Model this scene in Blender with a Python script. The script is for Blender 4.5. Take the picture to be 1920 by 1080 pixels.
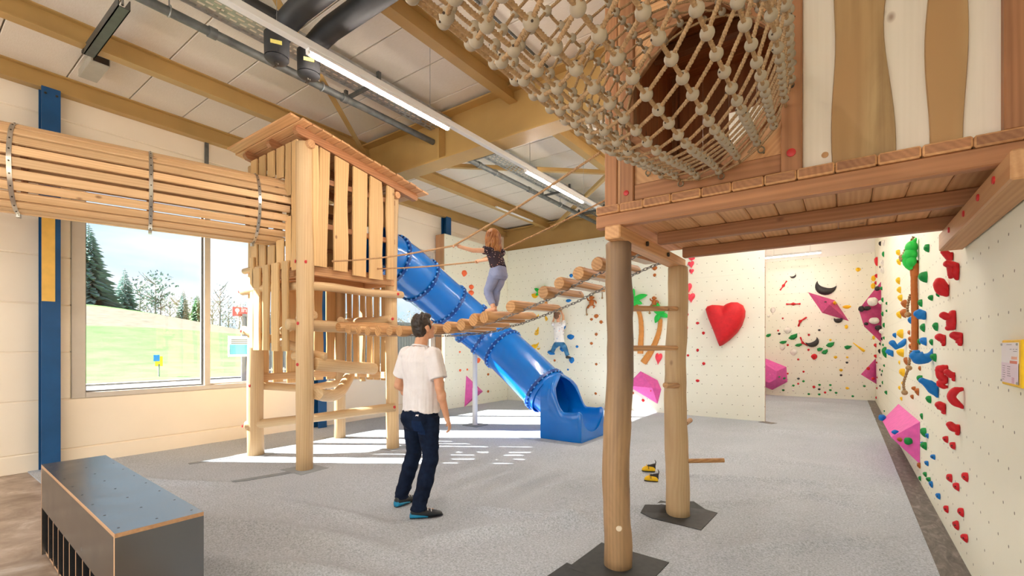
import bpy, bmesh, math, random
from mathutils import Vector, Matrix, noise

for _o in list(bpy.data.objects):
    bpy.data.objects.remove(_o)
SC = bpy.context.scene
PI = math.pi
V = Vector

# ------------------------------------------------------------------ camera
CAM_H, FOC, HOR = 1.53, 862.0, 648.0       # eye height, focal length in px, horizon row
YAW = math.radians(35.9)
FW = V((-math.sin(YAW), math.cos(YAW), 0))  # view direction
RT = V((math.cos(YAW), math.sin(YAW), 0))   # to the right
cam = bpy.data.objects.new('camera', bpy.data.cameras.new('camera'))
SC.collection.objects.link(cam)
cam.location = (0, 0, CAM_H)
cam.rotation_euler = (PI / 2, 0, YAW)
cam.data.sensor_width = 36.0
cam.data.lens = FOC / 1920 * 36
cam.data.shift_y = (HOR - 540) / 1920
cam.data.clip_start, cam.data.clip_end = 0.05, 900
SC.camera = cam

# ------------------------------------------------------------------ light and exposure
SC.view_settings.view_transform = 'Standard'
SC.view_settings.look = 'None'
SC.view_settings.gamma = 1
SC.view_settings.use_curve_mapping = False
SC.view_settings.exposure = 0.48
SC.cycles.use_denoising = True
SC.cycles.max_bounces = 8
SC.cycles.diffuse_bounces = 5
SC.cycles.glossy_bounces = 3
SC.cycles.transparent_max_bounces = 12
SC.cycles.sample_clamp_indirect = 6
SC.cycles.caustics_reflective = False
SC.cycles.caustics_refractive = False
SC.cycles.blur_glossy = 1.0

world = bpy.data.worlds.new('sky')
SC.world = world
world.use_nodes = True
_n, _l = world.node_tree.nodes, world.node_tree.links
_bg = _n['Background']
_tc = _n.new('ShaderNodeTexCoord')
_mp = _n.new('ShaderNodeMapping'); _mp.inputs['Scale'].default_value = (1.2, 1.2, 5.0)
_ns = _n.new('ShaderNodeTexNoise'); _ns.inputs['Scale'].default_value = 2.2; _ns.inputs['Detail'].default_value = 5
_cr = _n.new('ShaderNodeValToRGB')
_cr.color_ramp.elements[0].position = 0.38; _cr.color_ramp.elements[0].color = (0.62, 0.80, 0.98, 1)
_cr.color_ramp.elements[1].position = 0.60; _cr.color_ramp.elements[1].color = (0.95, 0.97, 1.0, 1)
_l.new(_tc.outputs['Generated'], _mp.inputs['Vector']); _l.new(_mp.outputs[0], _ns.inputs['Vector'])
_l.new(_ns.outputs[0], _cr.inputs[0]); _l.new(_cr.outputs[0], _bg.inputs['Color'])
_bg.inputs['Strength'].default_value = 0.92

def light(name, kind, loc, target, energy, color=(1, 1, 1), size=None, size_y=None):
    d = bpy.data.lights.new(name, kind)
    d.energy, d.color = energy, color
    if kind == 'AREA':
        d.shape = 'RECTANGLE'; d.size = size; d.size_y = size_y
    o = bpy.data.objects.new(name, d)
    SC.collection.objects.link(o)
    o.location = loc
    o.rotation_euler = (V(target) - V(loc)).to_track_quat('-Z', 'Y').to_euler()
    return o

SUN_EL = math.radians(33)
SUN_DIR = V((0.83 * math.cos(SUN_EL), 0.558 * math.cos(SUN_EL), -math.sin(SUN_EL)))
sun = light('sun', 'SUN', (-30, -15, 25), V((-30, -15, 25)) + SUN_DIR, 100.0, (1.0, 0.965, 0.92))
sun.data.angle = math.radians(0.6)
# added area fill behind the viewer, standing in for daylight
light('front_fill', 'AREA', (-3.7, -3.6, 2.2), (-3.7, 6, 1.2), 140, (0.90, 0.95, 1.0), 7.6, 3.2)
# ------------------------------------------------------------------ helpers
RND = random.Random(11)
def at(px, py, X=None, Y=None, Z=None, D=None):
    """World point seen at photo pixel (px,py) on the plane X=, Y=, Z= or at depth D."""
    u, w = (px - 960) / FOC, (HOR - py) / FOC
    dirv = FW + RT * u + V((0, 0, w))
    if X is not None: t = X / dirv.x
    elif Y is not None: t = Y / dirv.y
    elif Z is not None: t = (Z - CAM_H) / dirv.z
    else: t = D
    return V((0, 0, CAM_H)) + dirv * t
def depth(p): return V(p).dot(FW)
def lerp(a, b, t): return a + (b - a) * t
def sstep(a, b, x):
    t = min(1, max(0, (x - a) / (b - a))); return t * t * (3 - 2 * t)

def frame_from(d, ref=None):
    d = V(d).normalized()
    ref = V(ref) if ref is not None else (V((0, 0, 1)) if abs(d.z) < 0.9 else V((1, 0, 0)))
    s = d.cross(ref)
    if s.length < 1e-6: s = d.cross(V((0.3, 1, 0.2)))
    s.normalize()
    return s, s.cross(d).normalized(), d     # side, up, forward

class MB:
    def __init__(self, smooth=None): self.v, self.f, self.m, self.smooth = [], [], [], smooth
    def add(self, vs, fs, mi=0):
        b = len(self.v)
        self.v += [V(p) for p in vs]
        self.f += [tuple(b + i for i in f) for f in fs]
        self.m += [mi] * len(fs)
        return self
    def obox(self, c, ax, h, bev=0.0, mi=0):
        c = V(c); X, Y, Z = [V(a) for a in ax]; hx, hy, hz = h
        def P(x, y, z): return c + X * x + Y * y + Z * z
        if bev <= 0:
            vs = [P(sx * hx, sy * hy, sz * hz) for sx in (-1, 1) for sy in (-1, 1) for sz in (-1, 1)]
            return self.add(vs, [(0, 1, 3, 2), (4, 6, 7, 5), (0, 4, 5, 1), (2, 3, 7, 6), (0, 2, 6, 4), (1, 5, 7, 3)], mi)
        b = min(bev, hx * .45, hy * .45, hz * .45)
        idx, vs = {}, []
        for sx in (-1, 1):
            for sy in (-1, 1):
                for sz in (-1, 1):
                    for k, p in enumerate(((hx, hy - b, hz - b), (hx - b, hy, hz - b), (hx - b, hy - b, hz))):
                        idx[sx, sy, sz, k] = len(vs); vs.append(P(sx * p[0], sy * p[1], sz * p[2]))
        fs = []
        for s in (-1, 1):
            fs.append([idx[s, a, d, 0] for a, d in ((-1, -1), (1, -1), (1, 1), (-1, 1))])
            fs.append([idx[a, s, d, 1] for a, d in ((-1, -1), (1, -1), (1, 1), (-1, 1))])
            fs.append([idx[a, d, s, 2] for a, d in ((-1, -1), (1, -1), (1, 1), (-1, 1))])
        for a in (-1, 1):
            for d in (-1, 1):
                fs.append([idx[a, d, -1, 0], idx[a, d, 1, 0], idx[a, d, 1, 1], idx[a, d, -1, 1]])
                fs.append([idx[a, -1, d, 0], idx[a, 1, d, 0], idx[a, 1, d, 2], idx[a, -1, d, 2]])
                fs.append([idx[-1, a, d, 1], idx[1, a, d, 1], idx[1, a, d, 2], idx[-1, a, d, 2]])
                for e in (-1, 1): fs.append([idx[a, d, e, 0], idx[a, d, e, 1], idx[a, d, e, 2]])
        return self.add(vs, fs, mi)
    def box(self, x0, y0, z0, x1, y1, z1, bev=0.0, mi=0):
        return self.obox(((x0 + x1) / 2, (y0 + y1) / 2, (z0 + z1) / 2), ((1, 0, 0), (0, 1, 0), (0, 0, 1)),
                         (abs(x1 - x0) / 2, abs(y1 - y0) / 2, abs(z1 - z0) / 2), bev, mi)
    def beam(self, p, q, w, h, up=(0, 0, 1), bev=0.0, mi=0):
        p, q = V(p), V(q)
        s, u, d = frame_from(q - p, up)
        return self.obox((p + q) / 2, (s, u, d), (w / 2, h / 2, (q - p).length / 2), bev, mi)
    def loft(self, rings, cap=True, closed=False, mi=0):
        n = len(rings[0]); vs = [p for r in rings for p in r]; fs = []
        k = len(rings)
        for i in range(k if closed else k - 1):
            a, b = i * n, ((i + 1) % k) * n
            for j in range(n):
                j2 = (j + 1) % n
                fs.append((a + j, a + j2, b + j2, b + j))
        if cap and not closed:
            fs.append(tuple(range(n - 1, -1, -1))); fs.append(tuple((k - 1) * n + j for j in range(n)))
        return self.add(vs, fs, mi)
    def tube(self, path, rad, n=10, cap=True, ref=None, lump=None, mi=0, closed=False):
        path = [V(p) for p in path]; m = len(path)
        if not isinstance(rad, (list, tuple)): rad = [rad] * m
        rings = []; s = None
        for i in range(m):
            if closed: d = path[(i + 1) % m] - path[i - 1]
            else: d = path[min(i + 1, m - 1)] - path[max(i - 1, 0)]
            d.normalize()
            if s is None: s, u, _ = frame_from(d, ref)
            else:
                s = (s - d * s.dot(d)).normalized(); u = s.cross(d).normalized()
            r = rad[i]; ra, rb = r if isinstance(r, tuple) else (r, r)
            ring = []
            for j in range(n):
                a = 2 * PI * j / n
                k = 1 + (lump(i, j, path[i], a) if lump else 0)
                ring.append(path[i] + s * math.cos(a) * ra * k + u * math.sin(a) * rb * k)
            rings.append(ring)
        return self.loft(rings, cap, closed, mi)
    def prism(self, poly, o, ex, ey, ez, t, mi=0):
        """outline in (ex,ey) from o, extruded t along ez"""
        o, ex, ey, ez = V(o), V(ex), V(ey), V(ez)
        a = [o + ex * x + ey * y for x, y in poly]; b = [p + ez * t for p in a]
        return self.loft([a, b], True, False, mi)
    def ball(self, c, r, rings=8, seg=12, ax=None, lump=None, mi=0):
        c = V(c)
        if not isinstance(r, (tuple, list)): r = (r, r, r)
        X, Y, Z = [V(a) for a in (ax or ((1, 0, 0), (0, 1, 0), (0, 0, 1)))]
        vs = []
        def P(d):
            k = 1 + (lump(d) if lump else 0)
            return c + X * d.x * r[0] * k + Y * d.y * r[1] * k + Z * d.z * r[2] * k
        vs.append(P(V((0, 0, 1))))
        for i in range(1, rings):
            t = PI * i / rings
            for j in range(seg):
                a = 2 * PI * j / seg
                vs.append(P(V((math.sin(t) * math.cos(a), math.sin(t) * math.sin(a), math.cos(t)))))
        vs.append(P(V((0, 0, -1))))
        fs = [(0, 1 + j, 1 + (j + 1) % seg) for j in range(seg)]
        for i in range(rings - 2):
            a = 1 + i * seg
            for j in range(seg):
                j2 = (j + 1) % seg
                fs.append((a + j, a + seg + j, a + seg + j2, a + j2))
        L = len(vs) - 1; a = 1 + (rings - 2) * seg
        fs += [(L, a + (j + 1) % seg, a + j) for j in range(seg)]
        return self.add(vs, fs, mi)
    def capsule(self, p, q, r0, r1, n=12, flat=0, mi=0, sq=1.0, ref=None):
        """tapered limb; flat: 1 flat at q, 2 flat at both"""
        p, q = V(p), V(q); d = (q - p).normalized()
        path, rad = [], []
        if flat < 2:
            for t in (80, 60, 40, 20):
                t = math.radians(t); path.append(p - d * r0 * math.sin(t)); rad.append(r0 * math.cos(t))
        for i in range(5): path.append(lerp(p, q, i / 4)); rad.append(lerp(r0, r1, i / 4))
        if flat < 1:
            for t in (20, 40, 60, 80):
                t = math.radians(t); path.append(q + d * r1 * math.sin(t)); rad.append(r1 * math.cos(t))
        if sq != 1.0: rad = [(r, r * sq) for r in rad]
        return self.tube(path, rad, n, ref=ref, mi=mi)
    def disc(self, c, nrm, r, t, n=16, mi=0):
        c = V(c); d = V(nrm).normalized()
        return self.tube([c, c + d * t * .7, c + d * t], [r, r, r * .8], n, mi=mi)
    def torus(self, c, nrm, R, r, n=24, m=8, mi=0):
        s, u, d = frame_from(nrm)
        path = [V(c) + s * math.cos(2 * PI * i / n) * R + u * math.sin(2 * PI * i / n) * R for i in range(n)]
        return self.tube(path, r, m, closed=True, mi=mi)

WLOC = {}
COL = SC.collection
def props(o, label=None, cat=None, group=None, kind=None):
    if label: o['label'] = label
    if cat: o['category'] = cat
    if group: o['group'] = group
    if kind: o['kind'] = kind
    return o
def thing(name, label, cat, loc, group=None):
    o = bpy.data.objects.new(name, None); COL.objects.link(o)
    o.empty_display_size = 0.1
    o.location = loc; WLOC[o.name] = V(loc)
    return props(o, label, cat, group)
def build(mb, name, mat, parent=None, axis=None, smooth=None, label=None, cat=None, group=None, kind=None, recalc=True, origin=None):
    me = bpy.data.meshes.new(name)
    lo = V([min(p[i] for p in mb.v) for i in range(3)]); hi = V([max(p[i] for p in mb.v) for i in range(3)])
    org = V(origin) if origin is not None else V(((lo.x + hi.x) / 2, (lo.y + hi.y) / 2, lo.z))
    me.from_pydata([p - org for p in mb.v], [], mb.f)
    mats = mat if isinstance(mat, (list, tuple)) else [mat]
    for m in mats: me.materials.append(m)
    if len(mats) > 1: me.polygons.foreach_set('material_index', mb.m)
    if recalc:
        bm = bmesh.new(); bm.from_mesh(me); bmesh.ops.recalc_face_normals(bm, faces=bm.faces); bm.to_mesh(me); bm.free()
    sm = smooth if smooth is not None else mb.smooth
    if sm is not None:
        me.shade_smooth(); me.set_sharp_from_angle(angle=math.radians(sm))
    if any(m.get('grain') for m in mats):
        if axis is None:
            dd = hi - lo; k = max(range(3), key=lambda i: dd[i]); axis = [0, 0, 0]; axis[k] = 1
        s, u, d = frame_from(axis); off = V((RND.uniform(0, 50), RND.uniform(0, 50), RND.uniform(0, 50)))
        at_ = me.attributes.new('gc', 'FLOAT_VECTOR', 'POINT')
        buf = []
        for p in mb.v: buf += [p.dot(d) + off.x, p.dot(s) + off.y, p.dot(u) + off.z]
        at_.data.foreach_set('vector', buf)
    o = bpy.data.objects.new(name, me); COL.objects.link(o)
    if parent is not None:
        o.parent = parent; o.location = org - WLOC[parent.name]
    else: o.location = org
    WLOC[o.name] = org
    return props(o, label, cat, group, kind)
def inst(src, loc, parent=None, rot=None, scale=None, name=None):
    o = src.copy(); COL.objects.link(o)
    if name: o.name = name
    o.parent = parent
    o.location = V(loc) - (WLOC[parent.name] if parent else V((0, 0, 0)))
    if rot is not None: o.rotation_euler = rot
    if scale is not None: o.scale = scale if isinstance(scale, (tuple, list)) else (scale,) * 3
    WLOC[o.name] = V(loc)
    return o
def struct(mb, name, mat, parent=None, **k):
    return build(mb, name, mat, parent, kind=None if parent else 'structure', **k)

# ------------------------------------------------------------------ materials
def lin(c):
    return tuple(((x / 255) / 12.92 if x / 255 <= 0.04045 else ((x / 255 + 0.055) / 1.055) ** 2.4) for x in c) + (1,)
class NT:
    def __init__(self, name):
        self.mat = bpy.data.materials.new(name); self.mat.use_nodes = True
        self.n, self.l = self.mat.node_tree.nodes, self.mat.node_tree.links
        self.b = self.n['Principled BSDF']
    def node(self, t, **kw):
        nd = self.n.new('ShaderNode' + t)
        for k, v in kw.items():
            if k.startswith('i_'):
                nd.inputs[int(k[2:]) if k[2:].isdigit() else k[2:].replace('_', ' ')].default_value = v
            else: setattr(nd, k, v)
        return nd
    def link(self, a, b): self.l.new(a, b)
    def math(self, op, a, b=None, c=None):
        nd = self.node('Math', operation=op)
        for i, x in enumerate((a, b, c)):
            if x is None: continue
            if isinstance(x, (int, float)): nd.inputs[i].default_value = x
            else: self.link(x, nd.inputs[i])
        return nd.outputs[0]
    def ramp(self, fac, stops):
        nd = self.node('ValToRGB'); e = nd.color_ramp.elements
        while len(e) < len(stops): e.new(0.5)
        for i, (p, c) in enumerate(stops):
            e[i].position = p; e[i].color = c if len(c) == 4 else lin(c)
        self.link(fac, nd.inputs[0]); return nd.outputs[0]
    def mix(self, fac, a, b, mode='MIX'):
        nd = self.node('Mix', data_type='RGBA', blend_type=mode)
        for s, x in ((0, fac), (6, a), (7, b)):
            if isinstance(x, (int, float)): nd.inputs[s].default_value = x
            elif isinstance(x, tuple): nd.inputs[s].default_value = x if len(x) == 4 else lin(x)
            else: self.link(x, nd.inputs[s])
        return nd.outputs[2]
    def noise(self, vec, scale, detail=3, rough=.5, dist=0):
        nd = self.node('TexNoise'); nd.inputs['Scale'].default_value = scale
        nd.inputs['Detail'].default_value = detail; nd.inputs['Roughness'].default_value = rough
        nd.inputs['Distortion'].default_value = dist
        if vec is not None: self.link(vec, nd.inputs['Vector'])
        return nd.outputs[0]
    def mapping(self, vec, scale=(1, 1, 1), loc=(0, 0, 0)):
        nd = self.node('Mapping'); nd.inputs['Scale'].default_value = scale; nd.inputs['Location'].default_value = loc
        self.link(vec, nd.inputs['Vector']); return nd.outputs[0]
    def bump(self, h, strength=.2, dist=.01):
        nd = self.node('Bump'); nd.inputs['Strength'].default_value = strength; nd.inputs['Distance'].default_value = dist
        self.link(h, nd.inputs['Height']); self.link(nd.outputs[0], self.b.inputs['Normal'])
    def pos(self): return self.node('NewGeometry').outputs['Position']
    def obj(self): return self.node('TexCoord').outputs['Object']
    def rnd(self): return self.node('ObjectInfo').outputs['Random']
    def done(self, color=None, rough=.5, metal=0, spec=None, coat=None):
        if color is not None:
            if isinstance(color, tuple): self.b.inputs['Base Color'].default_value = color if len(color) == 4 else lin(color)
            else: self.link(color, self.b.inputs['Base Color'])
        if isinstance(rough, (int, float)): self.b.inputs['Roughness'].default_value = rough
        else: self.link(rough, self.b.inputs['Roughness'])
        self.b.inputs['Metallic'].default_value = metal
        if spec is not None: self.b.inputs['Specular IOR Level'].default_value = spec
        if coat: self.b.inputs['Coat Weight'].default_value = coat
        return self.mat

def m_plain(name, c, rough=.5, metal=0, var=.06, scale=8, bump=0, spec=None, coat=None):
    t = NT(name); p = t.obj()
    n = t.noise(p, scale, 4)
    c1 = tuple(max(0, x * (1 - var)) for x in lin(c)[:3]) + (1,); c2 = tuple(min(1, x * (1 + var)) for x in lin(c)[:3]) + (1,)
    col = t.ramp(n, [(.3, c1), (.7, c2)])
    if bump: t.bump(t.noise(p, scale * 12, 3), bump, .004)
    return t.done(col, rough, metal, spec, coat)

def m_wood(name, light_, dark, streak=1.0, knots=.5, rough=.55, rings=.5, knotcol=(110, 66, 36), var=.14, along=.7, heart=None, side=7):
    t = NT(name); t.mat['grain'] = 1
    a = t.node('Attribute', attribute_name='gc').outputs['Vector']
    w1 = t.noise(t.mapping(a, (along, side, side)), 1.0, 5, .6, .6 if side == 7 else 2.2)
    w2 = t.noise(t.mapping(a, (along * 1.6, 60, 60)), 1.0, 3, .6)
    wv = t.node('TexWave', wave_type='RINGS', rings_direction='X')
    wv.inputs['Scale'].default_value = 4.0; wv.inputs['Distortion'].default_value = 7.0
    wv.inputs['Detail'].default_value = 2; wv.inputs['Detail Scale'].default_value = .7
    t.link(t.mapping(a, (.25, 3, 3)), wv.inputs['Vector'])
    f = t.math('ADD', t.math('MULTIPLY', w1, .55), t.math('MULTIPLY', w2, .30 * streak))
    f = t.math('ADD', f, t.math('MULTIPLY', wv.outputs[0], .28 * rings))
    col = t.ramp(f, [(.30, light_), (.82, dark)])
    if heart:
        hn = t.noise(t.mapping(a, (.35, 2.2, 2.2)), 1.0, 2)
        col = t.mix(t.ramp(hn, [(.48, (0, 0, 0, 1)), (.62, (1, 1, 1, 1))]), col, heart)
    vo = t.node('TexVoronoi'); vo.inputs['Scale'].default_value = 1.0
    t.link(t.mapping(a, (4.2, 6.5, 6.5)), vo.inputs['Vector'])
    kmask = t.math('MULTIPLY', t.math('LESS_THAN', vo.outputs['Color'], knots * .62), t.ramp(vo.outputs['Distance'], [(.05, (1, 1, 1, 1)), (.14, (0, 0, 0, 1))]))
    col = t.mix(t.math('MULTIPLY', kmask, .75), col, knotcol)
    hs = t.node('HueSaturation'); t.link(col, hs.inputs['Color'])
    t.link(t.math('MULTIPLY_ADD', t.rnd(), var * 2, 1 - var), hs.inputs['Value'])
    t.bump(f, .15, .003)
    return t.done(hs.outputs[0], rough)

M = {}
M['pine'] = m_wood('pine_boards', (226, 188, 142), (192, 146, 98), knots=.45)
M['log'] = m_wood('peeled_robinia_log', (216, 186, 142), (182, 142, 98), knots=.4, rings=.4, along=.5)
M['board'] = m_wood('live_edge_board', (220, 182, 128), (186, 142, 92), knots=.35, rings=.5, along=.4)
M['larch'] = m_wood('larch_beam', (178, 124, 83), (124, 79, 48), knots=.4, rings=.55, knotcol=(80, 42, 22))
M['larch_pale'] = m_wood('larch_pale_planks', (222, 172, 122), (178, 122, 76), knots=.5, rings=.5)
M['larch_dark'] = m_wood('larch_inner_planks', (206, 136, 84), (150, 88, 50), knots=.5, rings=.5, knotcol=(70, 34, 16))
M['white_pine'] = m_wood('whitewashed_pine', (233, 222, 206), (216, 203, 184), knots=.8, rings=.15, knotcol=(135, 98, 70), var=.04)
M['live'] = m_wood('live_edge_elm', (198, 168, 118), (138, 104, 62), knots=.5, rings=.8, along=1.0, side=4, knotcol=(70, 42, 24), heart=(176, 136, 88))
M['sap'] = m_wood('live_edge_sapwood', (214, 190, 128), (180, 142, 74), knots=.1, rings=.4)
M['post_old'] = m_wood('weathered_trunk', (186, 148, 106), (108, 82, 60), streak=.35, knots=.6, rings=.45, along=1.5, side=4, knotcol=(78, 50, 30), heart=(126, 100, 80))
M['log_end'] = m_wood('log_end_grain', (216, 170, 116), (176, 124, 76), knots=.1, rings=1.4, along=4)
M['log_flat'] = m_wood('log_cut_face', (240, 224, 200), (220, 196, 164), knots=.3, rings=.4)
M['rung'] = m_wood('step_log', (214, 166, 112), (158, 108, 64), knots=.4, rings=.8, along=.5)

M['cream'] = m_plain('cream_wall_paint', (247, 234, 214), .75, var=.025, scale=1.5, bump=.06)
M['white_wall'] = m_plain('white_wall_paint', (246, 243, 236), .75, var=.02, scale=1.5)
M['ochre'] = m_plain('ochre_steel_paint', (184, 149, 90), .42, var=.08, scale=2)
M['blue_paint'] = m_plain('blue_steel_paint', (16, 76, 128), .38, var=.18, scale=3)
M['yellow_paint'] = m_plain('yellow_steel_paint', (236, 190, 96), .5, var=.08)
M['frame'] = m_plain('window_frame_alu', (206, 198, 188), .45, var=.03)
M['gasket'] = m_plain('window_gasket', (112, 114, 116), .5)
M['slide'] = m_plain('blue_slide_plastic', (0, 112, 206), .2, var=.08, scale=2, coat=.35)
M['slide_dark'] = m_plain('blue_slide_flange', (0, 62, 142), .3, var=.08)
M['slide_bolt'] = m_plain('blue_slide_bolt', (96, 168, 236), .3)
M['steel'] = m_plain('galvanised_steel', (176, 178, 178), .38, .85, var=.2, scale=14)
M['stainless'] = m_plain('stainless_band', (198, 192, 184), .28, .9, var=.1)
M['pipe'] = m_plain('galvanised_pipe', (112, 114, 112), .5, .5, var=.3, scale=9)
M['black_pipe'] = m_plain('black_insulation', (42, 42, 44), .55, var=.2)
M['tag_yellow'] = m_plain('reflective_tag', (226, 214, 120), .5)
M['red_cap'] = m_plain('red_cap', (196, 44, 44), .4)
M['dark_bolt'] = m_plain('bolt_metal', (70, 62, 54), .4, .6)
M['brass'] = m_plain('brass_hook', (150, 140, 120), .3, .8)
M['trunking'] = m_plain('white_trunking', (226, 224, 222), .45, var=.02)
M['grey_box'] = m_plain('grey_fixture', (176, 172, 158), .5)
M['dark_steel'] = m_plain('dark_channel', (84, 84, 80), .5, .3, var=.15)
M['rubber'] = None
M['tape'] = m_plain('black_tape_mat', (52, 54, 56), .55, var=.25, scale=20, bump=.3)
M['grey_mat'] = m_plain('pale_grey_mat', (150, 156, 162), .8, var=.1, scale=10)
M['grey_tape'] = m_plain('grey_tape', (118, 126, 134), .5, var=.15, scale=10)
M['ply_edge'] = m_wood('plywood_edge', (206, 166, 128), (166, 120, 82), streak=1.6, knots=0, rings=.2)
M['bead'] = m_plain('clay_bead', (164, 150, 130), .5, var=.07, scale=18)
M['bead_dark'] = m_plain('bead_hole', (60, 46, 36), .8)
M['chain'] = m_plain('chain_steel', (150, 146, 140), .35, .8, var=.1)

def m_film():
    t = NT('film_faced_plywood'); n = t.noise(t.obj(), 5, 3)
    col = t.ramp(n, [(.3, (30, 31, 34)), (.8, (40, 41, 44))])
    return t.done(col, t.ramp(n, [(.3, (.20, .20, .20, 1)), (.8, (.28, .28, .28, 1))]), 0, .5)
M['film'] = m_film(); M['film'].node_tree.nodes['Principled BSDF'].inputs['IOR'].default_value = 2.7
def m_rope(name, a, b):
    t = NT(name); n = t.noise(t.obj(), 60, 4, .7)
    t.bump(n, .3, .002)
    return t.done(t.ramp(n, [(.3, a), (.7, b)]), .85)
M['rope'] = m_rope('hemp_rope', (150, 116, 80), (190, 156, 116))
M['rope_thin'] = m_rope('hand_rope', (166, 124, 84), (198, 156, 112))
def m_carpet():
    t = NT('grey_felt_carpet'); p = t.pos()
    n = t.noise(p, 70, 4, .8); n2 = t.noise(p, 1.3, 4); n3 = t.noise(t.mapping(p, (30, 260, 100)), 1, 2, .6)
    f = t.math('ADD', t.math('MULTIPLY', n, .75), t.math('MULTIPLY', n3, .25))
    col = t.ramp(f, [(.28, (112, 119, 128)), (.5, (180, 187, 197)), (.70, (222, 229, 238))])
    col = t.mix(.10, col, t.ramp(n2, [(.3, (120, 120, 124)), (.7, (215, 215, 215))]))
    t.bump(n, .5, .006)
    return t.done(col, .95, 0, .1)
M['carpet'] = m_carpet()
def m_hall():
    t = NT('worn_vinyl_floor'); p = t.pos()
    n = t.noise(p, 3.2, 6, .65, .4)
    return t.done(t.ramp(n, [(.3, (118, 96, 78)), (.55, (166, 148, 132)), (.75, (206, 198, 190))]), .38)
M['hall'] = m_hall()
def m_rubber():
    t = NT('grey_rubber_border'); p = t.pos()
    n = t.noise(t.mapping(p, (9, 3.4, 4)), 1.6, 5, .65, 1.6)
    return t.done(t.ramp(n, [(.3, (72, 66, 60)), (.55, (104, 98, 92)), (.78, (150, 144, 138))]), .55)
M['rubber'] = m_rubber()
def m_sheet():
    t = NT('wood_wool_ceiling'); p = t.pos()
    n = t.noise(t.mapping(p, (14, 120, 60)), 1, 4, .7); n2 = t.noise(p, .7, 3)
    f = t.math('ADD', t.math('MULTIPLY', n, .6), t.math('MULTIPLY', n2, .4))
    t.bump(n, .25, .004)
    return t.done(t.ramp(f, [(.3, (222, 211, 194)), (.7, (238, 230, 218))]), .9, 0, .1)
M['sheet'] = m_sheet()
def m_climb(name, axis, c, tint, dot=(92, 80, 60)):
    """painted climbing panel with its printed grid of bolt holes (staggered, 0.2 m)"""
    t = NT(name); p = t.pos(); sep = t.node('SeparateXYZ'); t.link(p, sep.inputs[0])
    a = sep.outputs['X' if axis == 'X' else 'Y']; z = sep.outputs['Z']
    g = .20
    row = t.math('FLOOR', t.math('DIVIDE', z, g))
    off = t.math('MULTIPLY', t.math('MODULO', row, 2), g / 2)
    fa = t.math('SUBTRACT', t.math('PINGPONG', t.math('ADD', t.math('ADD', a, off), 40.0), g / 2), 0.0)
    fz = t.math('SUBTRACT', t.math('MODULO', t.math('ADD', z, 40.0), g), g / 2)
    d = t.math('SQRT', t.math('ADD', t.math('MULTIPLY', fa, fa), t.math('MULTIPLY', fz, fz)))
    m = t.math('LESS_THAN', d, .0085)
    n = t.noise(p, 1.1, 5); n2 = t.noise(p, 160, 2)
    col = t.ramp(t.math('ADD', t.math('MULTIPLY', n, .75), t.math('MULTIPLY', n2, .25)), [(.3, c), (.7, tint)])
    col = t.mix(t.math('MULTIPLY', m, .85), col, dot)
    t.bump(n2, .12, .002)
    return t.done(col, .7)
M['climb_x'] = m_climb('climbing_panel_back', 'X', (237, 236, 219), (244, 243, 229))
M['climb_y'] = m_climb('climbing_panel_side', 'Y', (237, 235, 215), (244, 242, 225))
def m_glass():
    t = NT('window_glass'); t.n.remove(t.b)
    tr = t.node('BsdfTransparent'); gl = t.node('BsdfGlossy'); gl.inputs['Roughness'].default_value = .02
    tr.inputs['Color'].default_value = (.97, .985, .98, 1)
    fr = t.node('Fresnel'); fr.inputs['IOR'].default_value = 1.45
    mx = t.node('MixShader'); t.link(t.math('MULTIPLY', fr.outputs[0], .8), mx.inputs[0])
    t.link(tr.outputs[0], mx.inputs[1]); t.link(gl.outputs[0], mx.inputs[2])
    t.link(mx.outputs[0], t.n['Material Output'].inputs['Surface'])
    return t.mat
M['glass'] = m_glass()
def m_emit(name, c, s):
    t = NT(name); t.b.inputs['Base Color'].default_value = (1, 1, 1, 1)
    t.b.inputs['Emission Color'].default_value = lin(c); t.b.inputs['Emission Strength'].default_value = s
    return t.mat
M['lamp'] = m_emit('led_tube', (255, 243, 230), 130)
def m_hold(name, c, rough=.55):
    return m_plain(name, c, rough, var=.10, scale=14, bump=.25, spec=.4)
HC = {'red': (206, 24, 36), 'green': (0, 140, 62), 'blue': (0, 116, 196), 'yellow': (246, 196, 30), 'brown': (176, 98, 38),
      'white': (238, 234, 226), 'black': (48, 44, 44), 'orange': (250, 112, 66), 'pink': (232, 116, 190), 'rose': (240, 70, 92), 'tan': (206, 138, 68), 'leaf': (30, 190, 70)}
for k, c in HC.items(): M['h_' + k] = m_hold('hold_' + k, c)
M['vol'] = m_hold('pink_volume_grit', (226, 96, 176), .6)
M['vol_dark'] = m_hold('magenta_volume_grit', (206, 80, 138), .6)
# ------------------------------------------------------------------ room shell
XL, XR, YF, YB, ZC = -8.05, .68, -3.9, 16.2, 4.9
Y0C = 1.08                                   # carpet starts here
def struct_root(name, mb, mat, **k):
    o = build(mb, name, mat, None, **k); o['kind'] = 'structure'; return o
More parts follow.
